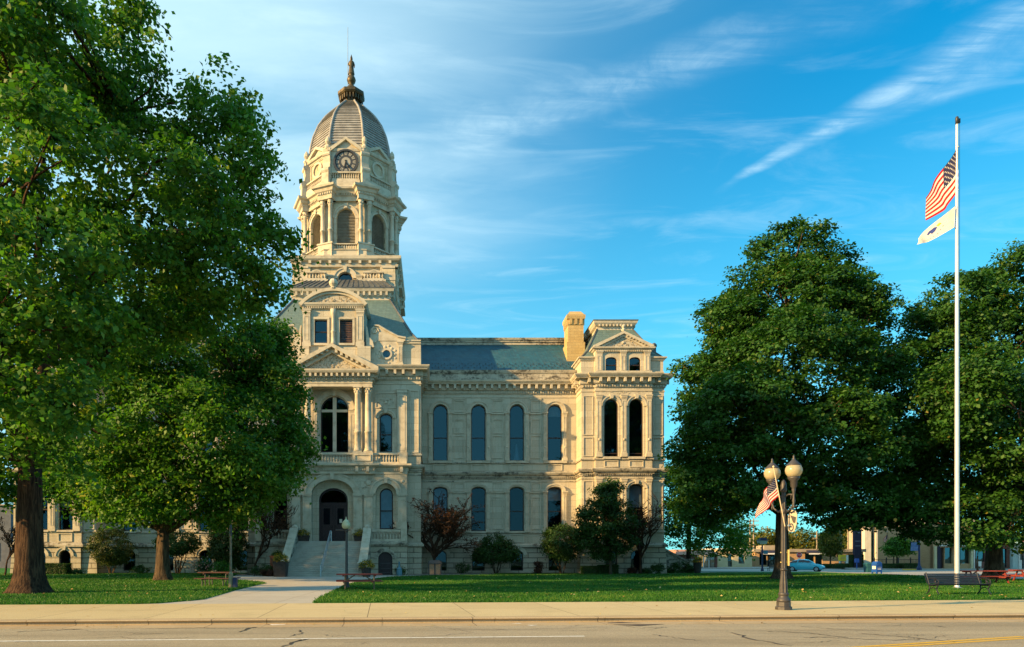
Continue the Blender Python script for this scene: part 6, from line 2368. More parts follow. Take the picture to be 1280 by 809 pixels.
for s in (-1, 1):
    x = s * (bl / 2 - .09)
    m = MB()
    m.tube([(x, -.28, .0), (x, -.3, .03), (x, -.22, .12), (x, -.17, .25), (x, -.23, .38), (x, -.27, .42)], [.03, .028, .025, .025, .025, .025], 6)
    m.tube([(x, .36, .0), (x, .38, .03), (x, .27, .12), (x, .2, .25), (x, .22, .4), (x, .28, .55), (x, .42, .93)], .025, 6)
    m.tube([(x, -.27, .41), (x, -.1, .4), (x, .22, .38)], .022, 6)
    m.tube([(x, -.17, .25), (x, 0, .32), (x, .2, .25)], .018, 6)
    m.obj('leg', BENCHM, t, False)
    m = MB()
    sp = [(x, -.17 + .125 * (1 - i * .035) * math.cos(i * .5 + 2.6), .57 + .125 * (1 - i * .035) * math.sin(i * .5 + 2.6)) for i in range(24)]
    m.tube([(x, .27, .66), (x, .1, .7), (x, -.1, .695)] + sp[::-1][-0:] if False else [(x, .27, .66), (x, .1, .705), (x, -.12, .695)], .024, 6)
    m.tube([(x, -.12 + .14 * math.sin(i * .45) * (1 - i * .03) - .05, .57 + .125 * math.cos(i * .45) * (1 - i * .03)) for i in range(22)], .02, 6)
    m.tube([(x, -.25, .42), (x, -.29, .52), (x, -.27, .62)], .02, 6)
    m.obj('armrest', BENCHM, t, False)

GLOBE = bpy.data.materials.new('cream lamp globe')
GLOBE.use_nodes = True
_t = NT(GLOBE.node_tree)
_co = _t.n('ShaderNodeTexCoord').outputs['Object']
_nz = _t.n('ShaderNodeTexNoise', inp={'Vector': _co, 'Scale': 7.0, 'Detail': 3.0}).outputs[0]
_b = _t.n('ShaderNodeBsdfPrincipled', inp={'Base Color': _t.mix(_nz, (0.56, 0.49, 0.32), (0.48, 0.42, 0.27)), 'Roughness': 0.18, 'Specular IOR Level': 0.5})
_tr = _t.n('ShaderNodeBsdfTranslucent', inp={'Color': (0.7, 0.6, 0.38, 1)})
_mx = _t.n('ShaderNodeMixShader', inp={0: 0.4, 1: _b.outputs[0], 2: _tr.outputs[0]})
_o = _t.n('ShaderNodeOutputMaterial')
_t.link(_mx.outputs[0], _o.inputs[0])


def acorn(t, x, y, z, r, cap, gm=None):
    """lamp head: holder, globe, metal cap and finial; z is the globe's foot"""
    m = MB()
    m.smooth = True
    m.lathe(x, y, [(r * .3, 0), (r * .72, .02), (r * .98, r * .5), (r * 1.05, r * .85), (r * 1.02, r * 1.15), (r * .85, r * 1.55), (r * .72, r * 1.68)], 24, 0, z)
    g = m.obj('globe', gm or GLOBE, t)
    m = MB()
    m.smooth = True
    m.lathe(x, y, [(r * .9, r * 1.5), (r * .86, r * 1.62), (r * .62, r * 1.9), (r * .4, r * 2.12), (r * .22, r * 2.3), (r * .16, r * 2.4), (r * .2, r * 2.48), (r * .1, r * 2.6), (r * .14, r * 2.7), (r * .03, r * 2.95)], 20, 0, z)
    m.obj('lamp_cap', cap, t)
    return g


# double globe street lamp in front
lx, ly = PX(979.5, 20.9), 20.9
lamp = thing('street_lamp', 'brown grey double globe street lamp standing on the sidewalk, small flag on its post', 'street lamp', (lx, ly, 0))
m = MB()
m.lathe(lx, ly, [(.235, 0), (.235, .09), (.20, .11), (.20, .24)], 8, R(22.5))
m.smooth = True
m.lathe(lx, ly, [(.19, .24), (.205, .28), (.19, .33), (.145, .38), (.135, .44), (.15, .46), (.15, .5), (.125, .53)], 16)
m.obj('base', LAMPM, lamp)
m = MB()
n = 20
vs, fs = [], []
for i, (r, z) in enumerate(((.125, .5), (.11, .8), (.085, 1.05), (.078, 1.2), (.074, 2.2), (.068, 3.0), (.06, 3.55), (.062, 3.75))):
    for k in range(n):
        rr = r * (1.0 if k % 2 else .84)
        vs.append((lx + rr * math.cos(math.tau * k / n), ly + rr * math.sin(math.tau * k / n), z))
for i in range(7):
    fs += [(i * n + k, i * n + (k + 1) % n, i * n + n + (k + 1) % n, i * n + n + k) for k in range(n)]
m.add(vs, fs)
m.smooth = True
m.lathe(lx, ly, [(.1, 1.2), (.1, 1.25), (.08, 1.27)], 14)
m.lathe(lx, ly, [(.085, 2.95), (.095, 2.98), (.095, 3.06), (.08, 3.09)], 14)
m.lathe(lx, ly, [(.075, 3.6), (.095, 3.66), (.08, 3.74), (.09, 3.8), (.06, 3.92), (.02, 3.98)], 14)
m.obj('pole', LAMPM, lamp)
for (dx, dy, zz, r) in ((.12, -.36, 4.0, .228), (-.17, .36, 4.0, .228)):
    hx, hy = lx + dx, ly + dy
    m = MB()
    m.smooth = True
    P = lambda f, z: (lx + dx * f, ly + dy * f, z)
    m.tube([P(.1, 3.1), P(.45, 3.0), P(.85, 3.12), P(1.05, 3.35), P(.95, 3.5), P(.75, 3.48), P(.72, 3.36)], [.03, .028, .028, .024, .02, .018, .015], 8)
    m.tube([P(.1, 3.45), P(.5, 3.52), P(1.0, 3.5)], .022, 8)
    m.tube([P(1, 3.3), P(1, 3.62)], .03, 8)
    m.lathe(hx, hy, [(.02, -.92), (.035, -.86), (.015, -.8), (.05, -.7), (.03, -.6), (.04, -.45), (.06, -.36), (.055, -.3), (.09, -.26), (.1, -.1), (.16, -.03), (.17, .03)], 14, 0, zz)
    m.obj('lamp_arm', LAMPM, lamp)
    acorn(lamp, hx, hy, zz + .02, r, LAMPM)
m = MB()
m.box(lx + .06, lx + .1, ly - .16, ly - .1, 2.55, 2.6)
m.obj('flag_bracket', STEEL, lamp)
m = MB()    # narrow sign plate seen nearly edge on
m.box(lx + .11, lx + .145, ly - .08, ly + .08, 1.35, 1.84)
m.box(lx - .09, lx + .11, ly - .02, ly + .02, 1.44, 1.47)
m.box(lx - .09, lx + .11, ly - .02, ly + .02, 1.74, 1.77)
tag(m.obj('sign_plate', pbr('yellowed plate', (.55, .43, .16), (.48, .37, .14), 4, .6)), 'narrow yellowish sign strapped to the double globe lamp post, seen edge on', 'sign')

# little banner plate with dark marks
bt = thing('banner_plate', 'white lozenge banner with black marks hanging below the right globe', 'banner', (lx + .19, ly - .1, 2.72), R(-62))
m = MB()
hp = [(-.02, -.34), (.10, -.33), (.17, -.1), (.19, .18), (.13, .31), (.02, .33), (-.11, .18), (-.18, -.08), (-.14, -.28)]
m.extr_xz(hp, -.012, .012)
m.obj('plate', pbr('cream banner', (.44, .38, .28), (.36, .31, .23), 5, .7), bt, False)
m = MB()
m.extr_xz([(-.03, .17), (.16, .1), (.13, -.08), (.06, -.06)], -.018, -.0125)
el = lambda a, b, cx_, cz_: [(cx_ + a * math.cos(math.tau * k / 20), cz_ + b * math.sin(math.tau * k / 20)) for k in range(21)]
m.ring(el(.085, .125, 0, -.2), el(.05, .085, 0, -.2), -.018, -.0125)
m.box(-.02, .12, -.018, -.0125, .24, .275)
m.box(-.1, -.03, -.018, -.0125, .1, .12)
m.obj('mark', IRON, bt, False)
m = MB()
m.tube([(-.25, .0, .44), (.22, 0, .44)], .015, 6)
m.tube([(.02, 0, .36), (.02, 0, .45)], .012, 5)
m.obj('hanger', IRON, bt, False)

FRED = pbr('flag red', (.50, .008, .012), (.42, .007, .010), 3, .8)
FWHT = pbr('flag white', (.76, .72, .64), (.70, .66, .58), 3, .8)
FBLU = pbr('flag blue', (.018, .022, .085), (.014, .018, .07), 3, .8)
for mm in (FRED, FWHT, FBLU):
    nt = mm.node_tree
    b = [n_ for n_ in nt.nodes if n_.type == 'BSDF_PRINCIPLED'][0]
    o = [n_ for n_ in nt.nodes if n_.type == 'OUTPUT_MATERIAL'][0]
    tl = nt.nodes.new('ShaderNodeBsdfTranslucent')
    nt.links.new(b.inputs['Base Color'].links[0].from_socket, tl.inputs['Color'])
    mx = nt.nodes.new('ShaderNodeMixShader')
    mx.inputs[0].default_value = .3
    nt.links.new(b.outputs[0], mx.inputs[1])
    nt.links.new(tl.outputs[0], mx.inputs[2])
    nt.links.new(mx.outputs[0], o.inputs[0])


def us_flag(parent, f, name='cloth', nu=40, th=.004):
    """striped cloth with canton and stars; f(u, v) gives the point, u along the fly, v down the hoist"""
    m = MB()
    m.smooth = True
    rows = 26
    V = [[Vector(f(i / nu, j / rows)) for i in range(nu + 1)] for j in range(rows + 1)]
    vs = [tuple(p) for r in V for p in r]
    fs = []
    for j in range(rows):
        for i in range(nu):
            fs.append((j * (nu + 1) + i, j * (nu + 1) + i + 1, (j + 1) * (nu + 1) + i + 1, (j + 1) * (nu + 1) + i))
    m.add(vs, fs)
    k = 0
    for j in range(rows):
        for i in range(nu):
            c = 2 if (j < 14 and (i + .5) / nu < .4) else (0 if (j // 2) % 2 == 0 else 1)
            m.mi[k] = c
            k += 1
    cl = m.obj(name, [FRED, FWHT, FBLU], parent)
    m = MB()
    for r in range(9):
        for c in range(6 if r % 2 == 0 else 5):
            u0 = .4 * ((c + .5) / 6 if r % 2 == 0 else (c + 1) / 6)
            v0 = (r + .7) / 9.4 * 7 / 13
            e = .001
            p = Vector(f(u0, v0))
            nrm = (Vector(f(u0 + e, v0)) - p).cross(Vector(f(u0, v0 + e)) - p).normalized()
            for sd in (-1, 1):
                pts = []
                for q in range(10):
                    a = math.tau * q / 10
                    rr = (.021 if q % 2 == 0 else .010)
                    pts.append(tuple(Vector(f(u0 + rr * .6 * math.sin(a), v0 - rr * 1.25 * math.cos(a))) + nrm * th * sd))
                m.add(pts, [tuple(range(10))])
    m.obj('star', FWHT, cl)
    return cl


# small flag on the lamp post
fs0 = Vector((lx - .02, ly - .12, 2.55))
fs1 = Vector((lx - .46, ly - .3, 4.34))
ft = thing('small_flag', 'small striped flag on a pale staff slanting from the double globe lamp post', 'flag', tuple(fs0))
m = MB()
m.tube([fs0, fs1], .016, 8)
m.ball(tuple(fs1), .035, 8, 5)
m.obj('staff', pbr('pale wooden staff', (.62, .50, .33), (.52, .42, .27), 5, .5), ft)
dd = (fs0 - fs1).normalized()
hp0 = fs1 + dd * .28


def small_flag_f(u, v):
    p = hp0 + dd * (.62 * v) * (1 - .15 * u)
    d = Vector((-.46, .22, -.80))
    w = .05 * math.sin(u * 9 + v * 3) * min(1, u * 3)
    return p + d * (u * .98) + Vector((.55 * w, -w, 0)) + Vector((.10 * u * u * (1 - v) - .10 * u * v, .05 * u, 0))


us_flag(ft, small_flag_f)

# tall flagpole and its two flags
fy = 35.0
fx = PX(1196.2, fy)
ft_top = PZ(146, fy)
t = thing('flagpole', 'tall white flagpole on the lawn behind the slatted bench', 'flagpole', (fx, fy, LZ))
m = MB()
m.smooth = True
m.lathe(fx, fy, [(.15, 0), (.15, .04), (.12, .06), (.112, .1), (.108, .5), (.10, 8), (.08, 17), (.058, ft_top - .45), (.058, ft_top - .3)], 18)
m.obj('pole', pbr('white painted pole', (.62, .62, .63), (.54, .54, .55), 2, .3, spec=.6, metallic=.35), t)
m = MB()
m.lathe(fx, fy, [(.26, 0), (.26, .05), (.2, .07), (.14, .1)], 20)
m.obj('collar', STEEL, t)
m = MB()
m.smooth = True
m.lathe(fx, fy, [(.07, ft_top - .38), (.075, ft_top - .05), (.05, ft_top)], 12)
m.box(fx + .05, fx + .16, fy - .03, fy + .03, ft_top - .32, ft_top - .1)
m.tube([(fx + .13, fy - .01, ft_top - .2), (fx + .12, fy - .02, 14), (fx + .155, fy - .02, 1.2)], .008, 4)
m.obj('pulley', IRON, t)


def at_pole(px, py, dy=0.0):
    return Vector((PX(px, fy + dy), fy + dy, PZ(py, fy + dy)))


ft = thing('striped_flag', 'large striped flag with white stars flying near the top of the flagpole', 'flag', tuple(at_pole(1197, 183)))
TL, BL, TR, BR = at_pole(1198.0, 183, -.08), at_pole(1197.5, 237, -.08), at_pole(1155, 249, .9), at_pole(1160, 274, 1.1)


def big_flag_f(u, v):
    a = TL.lerp(BL, v)
    b = TR.lerp(BR, v)
    p = a.lerp(b, u)
    amp = .10 * min(1, u * 2.5)
    w = math.sin(u * 8.5 + v * 2.2) * amp
    p += Vector((.32 * w, -w * 1.3, .12 * w))
    p += Vector((.20, -.1, -.42)) * math.sin(math.pi * u) * (v - .1) * .6
    return p


us_flag(ft, big_flag_f, nu=60, th=.006)
m = MB()
for q in (TL, BL):
    m.tube([tuple(q), tuple(q + Vector((.09, .05, 0)))], .015, 5)
m.obj('snap_hook', STEEL, ft)
ft = thing('white_flag', 'plain white flag with a dark blue emblem below the striped flag', 'flag', tuple(at_pole(1194, 257)))
TL2, BL2, TR2, BR2 = at_pole(1194, 258, -.1), at_pole(1193, 284, -.1), at_pole(1147, 299, .9), at_pole(1142, 308.5, 1.0)


def white_f(u, v):
    p = TL2.lerp(BL2, v).lerp(TR2.lerp(BR2, v), u)
    w = math.sin(u * 6.5 + v * 1.5) * .16 * min(1, u * 2.5)
    p += Vector((.15 * w, -w * 1.4, .05 * w)) + Vector((0, 0, .35)) * math.sin(math.pi * u) * (.5 - v) * .5
    return p


m = MB()
m.smooth = True
nu, nv = 36, 16
m.add([white_f(i / nu, j / nv) for j in range(nv + 1) for i in range(nu + 1)], [(j * (nu + 1) + i, j * (nu + 1) + i + 1, (j + 1) * (nu + 1) + i + 1, (j + 1) * (nu + 1) + i) for j in range(nv) for i in range(nu)])
cl = m.obj('cloth', FWHT, ft)


def on_white(pts, off=.012):
    vs = []
    for (u, v) in pts:
        p = white_f(u, v)
        nrm = (white_f(u + .001, v) - p).cross(white_f(u, v + .001) - p).normalized()
        if nrm.y > 0:
            nrm = -nrm
        vs.append(tuple(p + nrm * off))
    return vs


m = MB()
for q in ([(.42, .42), (.48, .32), (.58, .34), (.62, .45), (.58, .58), (.53, .52), (.49, .64), (.44, .58)],):
    m.add(on_white(q), [tuple(range(len(q)))])
for k in range(7):
    u = .36 + k * .065
    v = .80 + .05 * math.sin(k * .5)
    q = [(u, v), (u + .025, v), (u + .025, v + .03), (u, v + .03)]
    m.add(on_white(q), [(0, 1, 2, 3)])
for (u, v) in ((.30, .55), (.33, .66)):
    m.add(on_white([(u, v), (u + .02, v), (u + .02, v + .04), (u, v + .04)]), [(0, 1, 2, 3)])
m.obj('emblem', pbr('emblem blue', (.02, .04, .22), None, 3, .8), cl)
m = MB()
q = [(.36, .36), (.41, .24), (.45, .32), (.40, .42)]
m.add(on_white(q, .016), [tuple(range(4))])
m.obj('emblem', pbr('emblem gold', (.55, .36, .04), None, 3, .8), cl)
m = MB()
for q in (TL2, BL2):
    m.tube([tuple(q), tuple(q + Vector((.2, .1, 0)))], .012, 5)
m.obj('snap_hook', IRON, ft)

# single globe lamps by the entrance path
px_, py_ = gp(433.3, 735.7)
t = thing('path_lamp', 'black single globe lamp post beside the red picnic table at the steps', 'lamp post', (px_, py_, LZ))
m = MB()
m.lathe(px_, py_, [(.17, 0), (.17, .12), (.14, .15), (.12, .5), (.09, .6)], 10)
m.lathe(px_, py_, [(.075, .55), (.06, 2.9), (.09, 2.95), (.1, 3.05), (.07, 3.1)], 10)
m.obj('pole', IRON, t)
m = MB()
m.tube([(px_ - .52, py_, 3.02), (px_ + .2, py_, 3.02)], .03, 6)
m.ball((px_ - .53, py_, 3.02), .045, 6, 4)
m.obj('crossbar', IRON, t)
PALEG = pbr('greenish frosted globe', (.50, .50, .33), (.42, .42, .27), 5, .25)
acorn(t, px_ - .03, py_, 3.08, .215, PALEG, PALEG)
px_, py_ = gp(288.5, 735.5)
t = thing('lawn_post', 'plain tan post with a dark top beside the dark picnic table under the maple', 'post', (px_, py_, LZ))
m = MB()
m.lathe(px_, py_, [(.12, 0), (.12, .75), (.07, .85)], 10)
m.obj('post_sleeve', pbr('weathered tan post', (.32, .24, .14), (.25, .18, .10), 5, .8), t)
m = MB()
m.lathe(px_, py_, [(.065, .8), (.055, 2.75)], 10)
m.obj('pole', pbr('tan post paint', (.20, .15, .095), (.14, .105, .07), 5, .6), t)
m = MB()
m.lathe(px_, py_, [(.062, 2.7), (.07, 2.74), (.07, 3.2), (.05, 3.3)], 10)
m.obj('cap', IRON, t)
m = MB()
m.bevbox(px_ + .13, px_ + .33, py_ - .12, py_ + .12, LZ, .55, .03)
m.box(px_ + .15, px_ + .31, py_ - .13, py_ - .12, .36, .46)
tag(m.obj('utility_box', pbr('deep blue box', (.02, .03, .09), None, 3, .5)), 'small dark blue box at the foot of the lamp post left of the path', 'utility box')
# ------------------------------------------------------------------ across the side street
BRICKT = masonry('tan brick', (.44, .26, .125), (.38, .215, .10), (.36, .28, .19), .5, .17, .012, stain_amt=.3, warm=(.40, .25, .13))
BRICKR = masonry('dark red brick', (.16, .055, .04), (.12, .04, .03), (.18, .13, .10), .4, .14, .012, stain_amt=.3, warm=(.15, .06, .045))
CREAM = pbr('cream render', (.56, .47, .28), (.50, .41, .24), 1.2, .85)
FIN = pbr('pale bank fin', (.58, .53, .42), (.52, .47, .37), 1.0, .8)
FASC = pbr('grey tan fascia', (.34, .28, .20), (.28, .23, .17), 1.5, .8)
AWN = pbr('navy awning', (.018, .016, .035), (.026, .024, .045), 4, .8)
WHT = pbr('white trim', (.70, .68, .63), (.60, .58, .53), 2, .7)
DKWIN = glass_mat('shop glass', (.25, .26, .28), .06)
BLUEP = pbr('blue lamp paint', (.012, .028, .10), (.01, .02, .07), 4, .45)
KERBY = pbr('yellow kerb paint', (.55, .33, .04), (.45, .27, .05), 3, .8)


def bx(px, Y):
    return PX(px, Y)


# low tan brick building with two awnings
Y = 118.0
GZ = -.09
t = thing('brick_building', 'low tan brick building with two navy awnings behind the blue car', 'building', (bx(1010, Y), Y, GZ))
x0, x1, zt = bx(944, Y), bx(1079, Y), PZ(686.5, Y)
wins = [(bx(954, Y), 1.3, .3, 2.3, 0), (bx(966, Y), 1.3, .3, 2.3, 0), (bx(1012, Y), 1.6, .2, 2.3, 0), (bx(1023.5, Y), 1.2, .0, 2.3, 0)]
m = MB()
m.facade(x0, x1, GZ - .1, zt - .5, Y, wins, .3)
m.quad((x0, Y, GZ - .1), (x0, Y + 14, GZ - .1), (x0, Y + 14, zt - .5), (x0, Y, zt - .5))
m.quad((x1, Y, GZ - .1), (x1, Y + 14, GZ - .1), (x1, Y + 14, zt - .5), (x1, Y, zt - .5))
m.obj('wall', BRICKT, t)
m = MB()
m.box(x0 - .3, x1 + .3, Y - .35, Y + 14, zt - .5, zt + .02)
m.box(x0 + 3, x0 + 7, Y + 3, Y + 6, zt + .02, zt + .7)
m.obj('roof', FASC, t)
for a, b in ((949.5, 971.5), (1006.5, 1028.5)):
    a, b = bx(a, Y), bx(b, Y)
    m = MB()
    m.extr_yz([(Y - .02, 3.0), (Y - .02, 2.35), (Y - 1.2, 2.3), (Y - 1.2, 2.5)], a, b)
    m.obj('awning', AWN, t)
    m = MB()
    m.box(a, b, Y - 1.23, Y - 1.2, 2.12, 2.36)
    m.obj('valance', WHT, t)
for o in wins:
    m = MB()
    m.ring(outline(o), outline((o[0], o[1] - .16, o[2] + .08, o[3] - .08, 0)), Y + .1, Y + .18)
    f = m.obj('window', IRON, t)
    m = MB()
    m.add([(x, Y + .15, z) for x, z in outline(o)], [(0, 1, 2, 3)])
    m.obj('pane', DKWIN, f)
m = MB()
m.box(bx(959.2, Y), bx(961.5, Y), Y - .05, Y + .1, 0, 2.3)
m.box(x0 + .4, x1 - .4, Y + .8, Y + 12, .02, zt - .6)
m.obj('interior', INNER, t)

# cream and red row farther left
Y = 112.0
t = thing('cream_building', 'low cream building glimpsed under the small tree right of the side stair', 'building', (bx(915, Y), Y, GZ))
m = MB()
cw = [(bx(912.5, Y), .7, .1, 2.2, 0), (bx(927, Y), 1.0, .6, 2.0, 0)]
m.facade(bx(897, Y), bx(940, Y), GZ - .1, PZ(687, Y), Y, cw, .25)
m.box(bx(897, Y), bx(940, Y), Y + .5, Y + 9, GZ, PZ(687.2, Y))
m.obj('wall', CREAM, t)
m = MB()
m.box(bx(896, Y), bx(941, Y), Y - .3, Y + 9, PZ(687, Y), PZ(685.4, Y))
m.obj('roof', WHT, t)
for o in cw:
    m = MB()
    m.add([(x, Y + .2, z) for x, z in outline(o)], [(0, 1, 2, 3)])
    m.obj('pane', DKWIN, t)
Y = 108.0
t = thing('red_shopfront', 'dark red shopfront with pink roof glimpsed behind the pot of pale flowers', 'shop', (bx(882, Y), Y, GZ))
m = MB()
rw = [(bx(876, Y), .9, .1, 2.0, 0), (bx(884, Y), 1.0, .1, 2.0, 0), (bx(890.5, Y), .9, .1, 2.0, 0)]
m.facade(bx(846, Y), bx(896.6, Y), GZ - .1, PZ(693.5, Y), Y, rw, .25)
m.obj('wall', BRICKR, t)
m = MB()
m.hexa([(bx(846, Y), Y - .6, PZ(693.5, Y)), (bx(896.8, Y), Y - .6, PZ(693.5, Y)), (bx(896.8, Y), Y + 8, PZ(693.5, Y)), (bx(846, Y), Y + 8, PZ(693.5, Y))],
       [(bx(848, Y), Y + 1.6, PZ(687, Y)), (bx(895, Y), Y + 1.6, PZ(687, Y)), (bx(895, Y), Y + 7, PZ(687, Y)), (bx(848, Y), Y + 7, PZ(687, Y))])
m.obj('roof', pbr('pink shingle', (.42, .22, .15), (.34, .17, .12), 3, .85), t)
for o in rw:
    m = MB()
    m.add([(x, Y + .2, z) for x, z in outline(o)], [(0, 1, 2, 3)])
    m.obj('pane', DKWIN, t)
    m = MB()
    m.box(o[0] - o[1] / 2 - .16, o[0] - o[1] / 2 - .04, Y - .05, Y, 0, 2.1)
    m.obj('frame', WHT, t)

# bank with tall pale fins
Y = 127.0
t = thing('bank_building', 'tall bank with pale vertical fins seen under the big maple at right', 'bank', (bx(1120, Y), Y, GZ))
x0, x1, zt = bx(1077, Y), bx(1166, Y), PZ(640, Y)
m = MB()
m.box(x0, x1, Y, Y + 4, GZ - .1, zt)
m.obj('wall', pbr('tan bank wall', (.40, .34, .25), (.34, .29, .21), 1, .85), t)
for a in (1079, 1083, 1096, 1105.5, 1119, 1137, 1142, 1153, 1158, 1163):
    w = {1096: .75, 1105.5: .5, 1153: .6}.get(a, .28)
    m = MB()
    m.box(bx(a, Y) - w, bx(a, Y) + w, Y - .9, Y + .02, GZ, zt - .8)
    m.obj('fin', FIN, t)
for a, b, za, zb in ((1085.5, 1091, .6, 6.5), (1107.5, 1116, .2, 3.6), (1143.5, 1150, .3, 3.8), (1121, 1133, .3, 3.4)):
    m = MB()
    m.box(bx(a, Y), bx(b, Y), Y - .12, Y + .01, za, zb)
    m.obj('window', DKWIN if a != 1107.5 else BRICKR, t)
m = MB()
m.box(bx(1084, Y), bx(1122, Y), Y - 1.6, Y + 3, PZ(641, Y), PZ(629, Y))
m.obj('roof_fascia', pbr('yellow fascia', (.62, .50, .22), (.56, .44, .19), 1, .8), t)
m = MB()
m.box(bx(1087, Y), bx(1103, Y), Y - 1.7, Y - 1.6, PZ(640, Y), PZ(635, Y))
m.obj('sign_panel', BLUEP, t)
# pylon
Y = 102.0
m = MB()
m.box(bx(1068.4, Y), bx(1077, Y), Y, Y + .5, GZ, PZ(662, Y))
t = thing('pylon_sign', 'dark navy pylon sign with thin pale bars left of the bank', 'sign', (bx(1072, Y), Y, GZ))
m.obj('panel', AWN, t)
PALEBAR = pbr('dull pale bar', (.22, .22, .26), None, 3, .7)
for py in (666, 676.5, 682.5):
    m = MB()
    m.box(bx(1069, Y), bx(1076, Y), Y - .02, Y, PZ(py, Y) - .04, PZ(py, Y) + .04)
    m.obj('bar', PALEBAR, t)
# yellow box sign
t = thing('yellow_sign', 'small yellow box sign on a white post near the tan brick building', 'sign', (bx(1054, Y), Y, GZ))
m = MB()
m.box(bx(1050.2, Y), bx(1057.6, Y), Y, Y + .5, PZ(701.3, Y), PZ(693.6, Y))
m.obj('panel', pbr('sign yellow', (.70, .48, .02), (.62, .42, .02), 3, .6), t)
m = MB()
for py in (696.6, 698.6):
    m.box(bx(1051, Y), bx(1056.6, Y), Y - .015, Y - .002, PZ(py, Y) - .035, PZ(py, Y) + .035)
m.obj('lettering', FASC, t)
m = MB()
m.box(bx(1058, Y), bx(1061, Y), Y + .1, Y + .4, GZ, PZ(694, Y))
m.box(bx(1050.6, Y), bx(1051.4, Y), Y + .1, Y + .4, GZ, PZ(701.3, Y))
m.obj('post', WHT, t)
# fence along the bank, planting in front
Y = 100.0
t = thing('iron_fence', 'black iron railing along the front of the bank', 'fence', (bx(1130, Y), Y, GZ))
m = MB()
xa, xb = bx(1093, Y), bx(1168, Y)
for z in (.25, 1.3):
    m.box(xa, xb, Y - .03, Y + .03, z, z + .06)
k = 0
x = xa
while x < xb:
    m.box(x - .014, x + .014, Y - .014, Y + .014, .28, 1.33)
    x += .2
m.obj('rail', IRON, t)
for k in range(6):
    m = MB()
    x = xa + (xb - xa) * k / 5
    m.box(x - .06, x + .06, Y - .06, Y + .06, GZ, 1.5)
    m.ball((x, Y, 1.55), .08, 6, 4)
    m.obj('post', IRON, t)
m = MB()
m.box(bx(1040, 101), bx(1170, 101), 98.6, 99.4, GZ - .05, .12)
tag(m.obj('planter_kerb', FARPAVE), kind='structure')
hedge_block('low dark hedge on the kerb left of the blue mailbox', bx(1041, 96), bx(1053, 96), 96, 1.2, .55, 21, LEAF3, 'low hedges across the side street')
hedge_block('dark hedge before the iron railing left of the blue lamp', bx(1106, 97), bx(1124, 97), 97, 1.6, .7, 22, LEAF3, 'low hedges across the side street')
hedge_block('hedge before the iron railing beside the blue lamp', bx(1127, 96), bx(1144, 96), 96, 1.6, .75, 23, LEAF3, 'low hedges across the side street')
hedge_block('low hedge strip below the autumn tree right of the blue car', bx(1030, 104), bx(1050, 104), 104, 1.5, .6, 24, LEAF3, 'low hedges across the side street')
hedge_block('dark green clump below the yellow box sign', bx(1046, 101), bx(1060, 101), 101, 1.0, .7, 25, LEAF3, 'low hedges across the side street')
hedge_block('green hedge between the yellow sign and the bank', bx(1061.5, 103), bx(1076, 103), 103, 1.5, 2.0, 26, LEAF3, 'low hedges across the side street')
m = MB()
m.bevbox(bx(1129, 90), bx(1143, 90), 89.6, 90.2, GZ - .05, .1, .04)
tag(m.obj('kerb', KERBY), kind='structure')
m = MB()
m.bevbox(43.0, 43.3, 30, 79, -.3, .02, .03)
m.bevbox(26, 43.3, 79.02, 79.3, -.3, .02, .03)
tag(m.obj('kerb', FARPAVE), kind='structure')
m = MB()
m.box(58, 115, 93.5, 96.8, -.3, 0.03)
m.box(40, 72, 104, 117.5, -.3, 0.02)
tag(m.obj('pavement', FARPAVE), kind='structure')

# shops at the right edge
Y = 97.0
t = thing('corner_shop', 'tan shop with a curved white band over dark show windows behind the flagpole', 'shop', (bx(1195, Y), Y, 0))
m = MB()
sw = [(bx(1180.5, Y), .9, .1, 3.0, 0), (bx(1188, Y), .9, .9, 3.0, 0), (bx(1205, Y), 1.6, .9, 3.0, 0)]
sw = [(bx(1177.5, Y), .62, .06, 3.0, 0), (bx(1186, Y), 1.1, .75, 3.0, 0), (bx(1205, Y), 1.75, .75, 3.0, 0)]
m.facade(bx(1166, Y), bx(1217.5, Y), -.2, PZ(655, Y), Y, sw, .4)
m.box(bx(1166, Y), bx(1217.5, Y), Y + .6, Y + 12, 0, PZ(655.1, Y))
m.obj('wall', BRICKT, t)
for o in sw:
    m = MB()
    m.add([(x, Y + .3, z) for x, z in outline(o)], [(0, 1, 2, 3)])
    m.obj('pane', DKWIN if o[0] != sw[0][0] else DOORM, t)
m = MB()
n = 16
xa, xb = bx(1174, Y), bx(1215, Y)
for k in range(n):
    a, b = xa + (xb - xa) * k / n, xa + (xb - xa) * (k + 1) / n
    d = lambda x: 1.2 * math.sin(math.pi * (x - xa) / (xb - xa))
    m.hexa([(a, Y - .1 - d(a), PZ(683, Y)), (b, Y - .1 - d(b), PZ(683, Y)), (b, Y, PZ(683, Y)), (a, Y, PZ(683, Y))],
           [(a, Y - .1 - d(a), PZ(680.5, Y)), (b, Y - .1 - d(b), PZ(680.5, Y)), (b, Y, PZ(680.5, Y)), (a, Y, PZ(680.5, Y))])
m.obj('canopy', WHT, t)
m = MB()
m.box(bx(1167, Y), bx(1170, Y), Y - .2, Y, 0, PZ(683, Y))
m.obj('pier', CREAM, t)
m = MB()
m.box(bx(1212, Y), bx(1214.5, Y), Y - .3, Y, 0, PZ(683, Y))
m.obj('pier', CREAM, t)
m = MB()
m.box(bx(1170.5, Y), bx(1174, Y), Y - .22, Y, 0, PZ(683, Y))
m.obj('pier', AWN, t)
t = thing('brick_shop', 'dark red brick shop with a white downpipe between the flagpole and the right maple trunk', 'shop', (bx(1238, Y), Y, 0))
m = MB()
bw = [(bx(1226, Y), 1.3, 1.0, 2.7, 0), (bx(1254, Y), 1.3, .2, 2.8, 0)]
m.facade(bx(1218, Y), bx(1263, Y), -.2, PZ(650, Y), Y + .1, bw, .3)
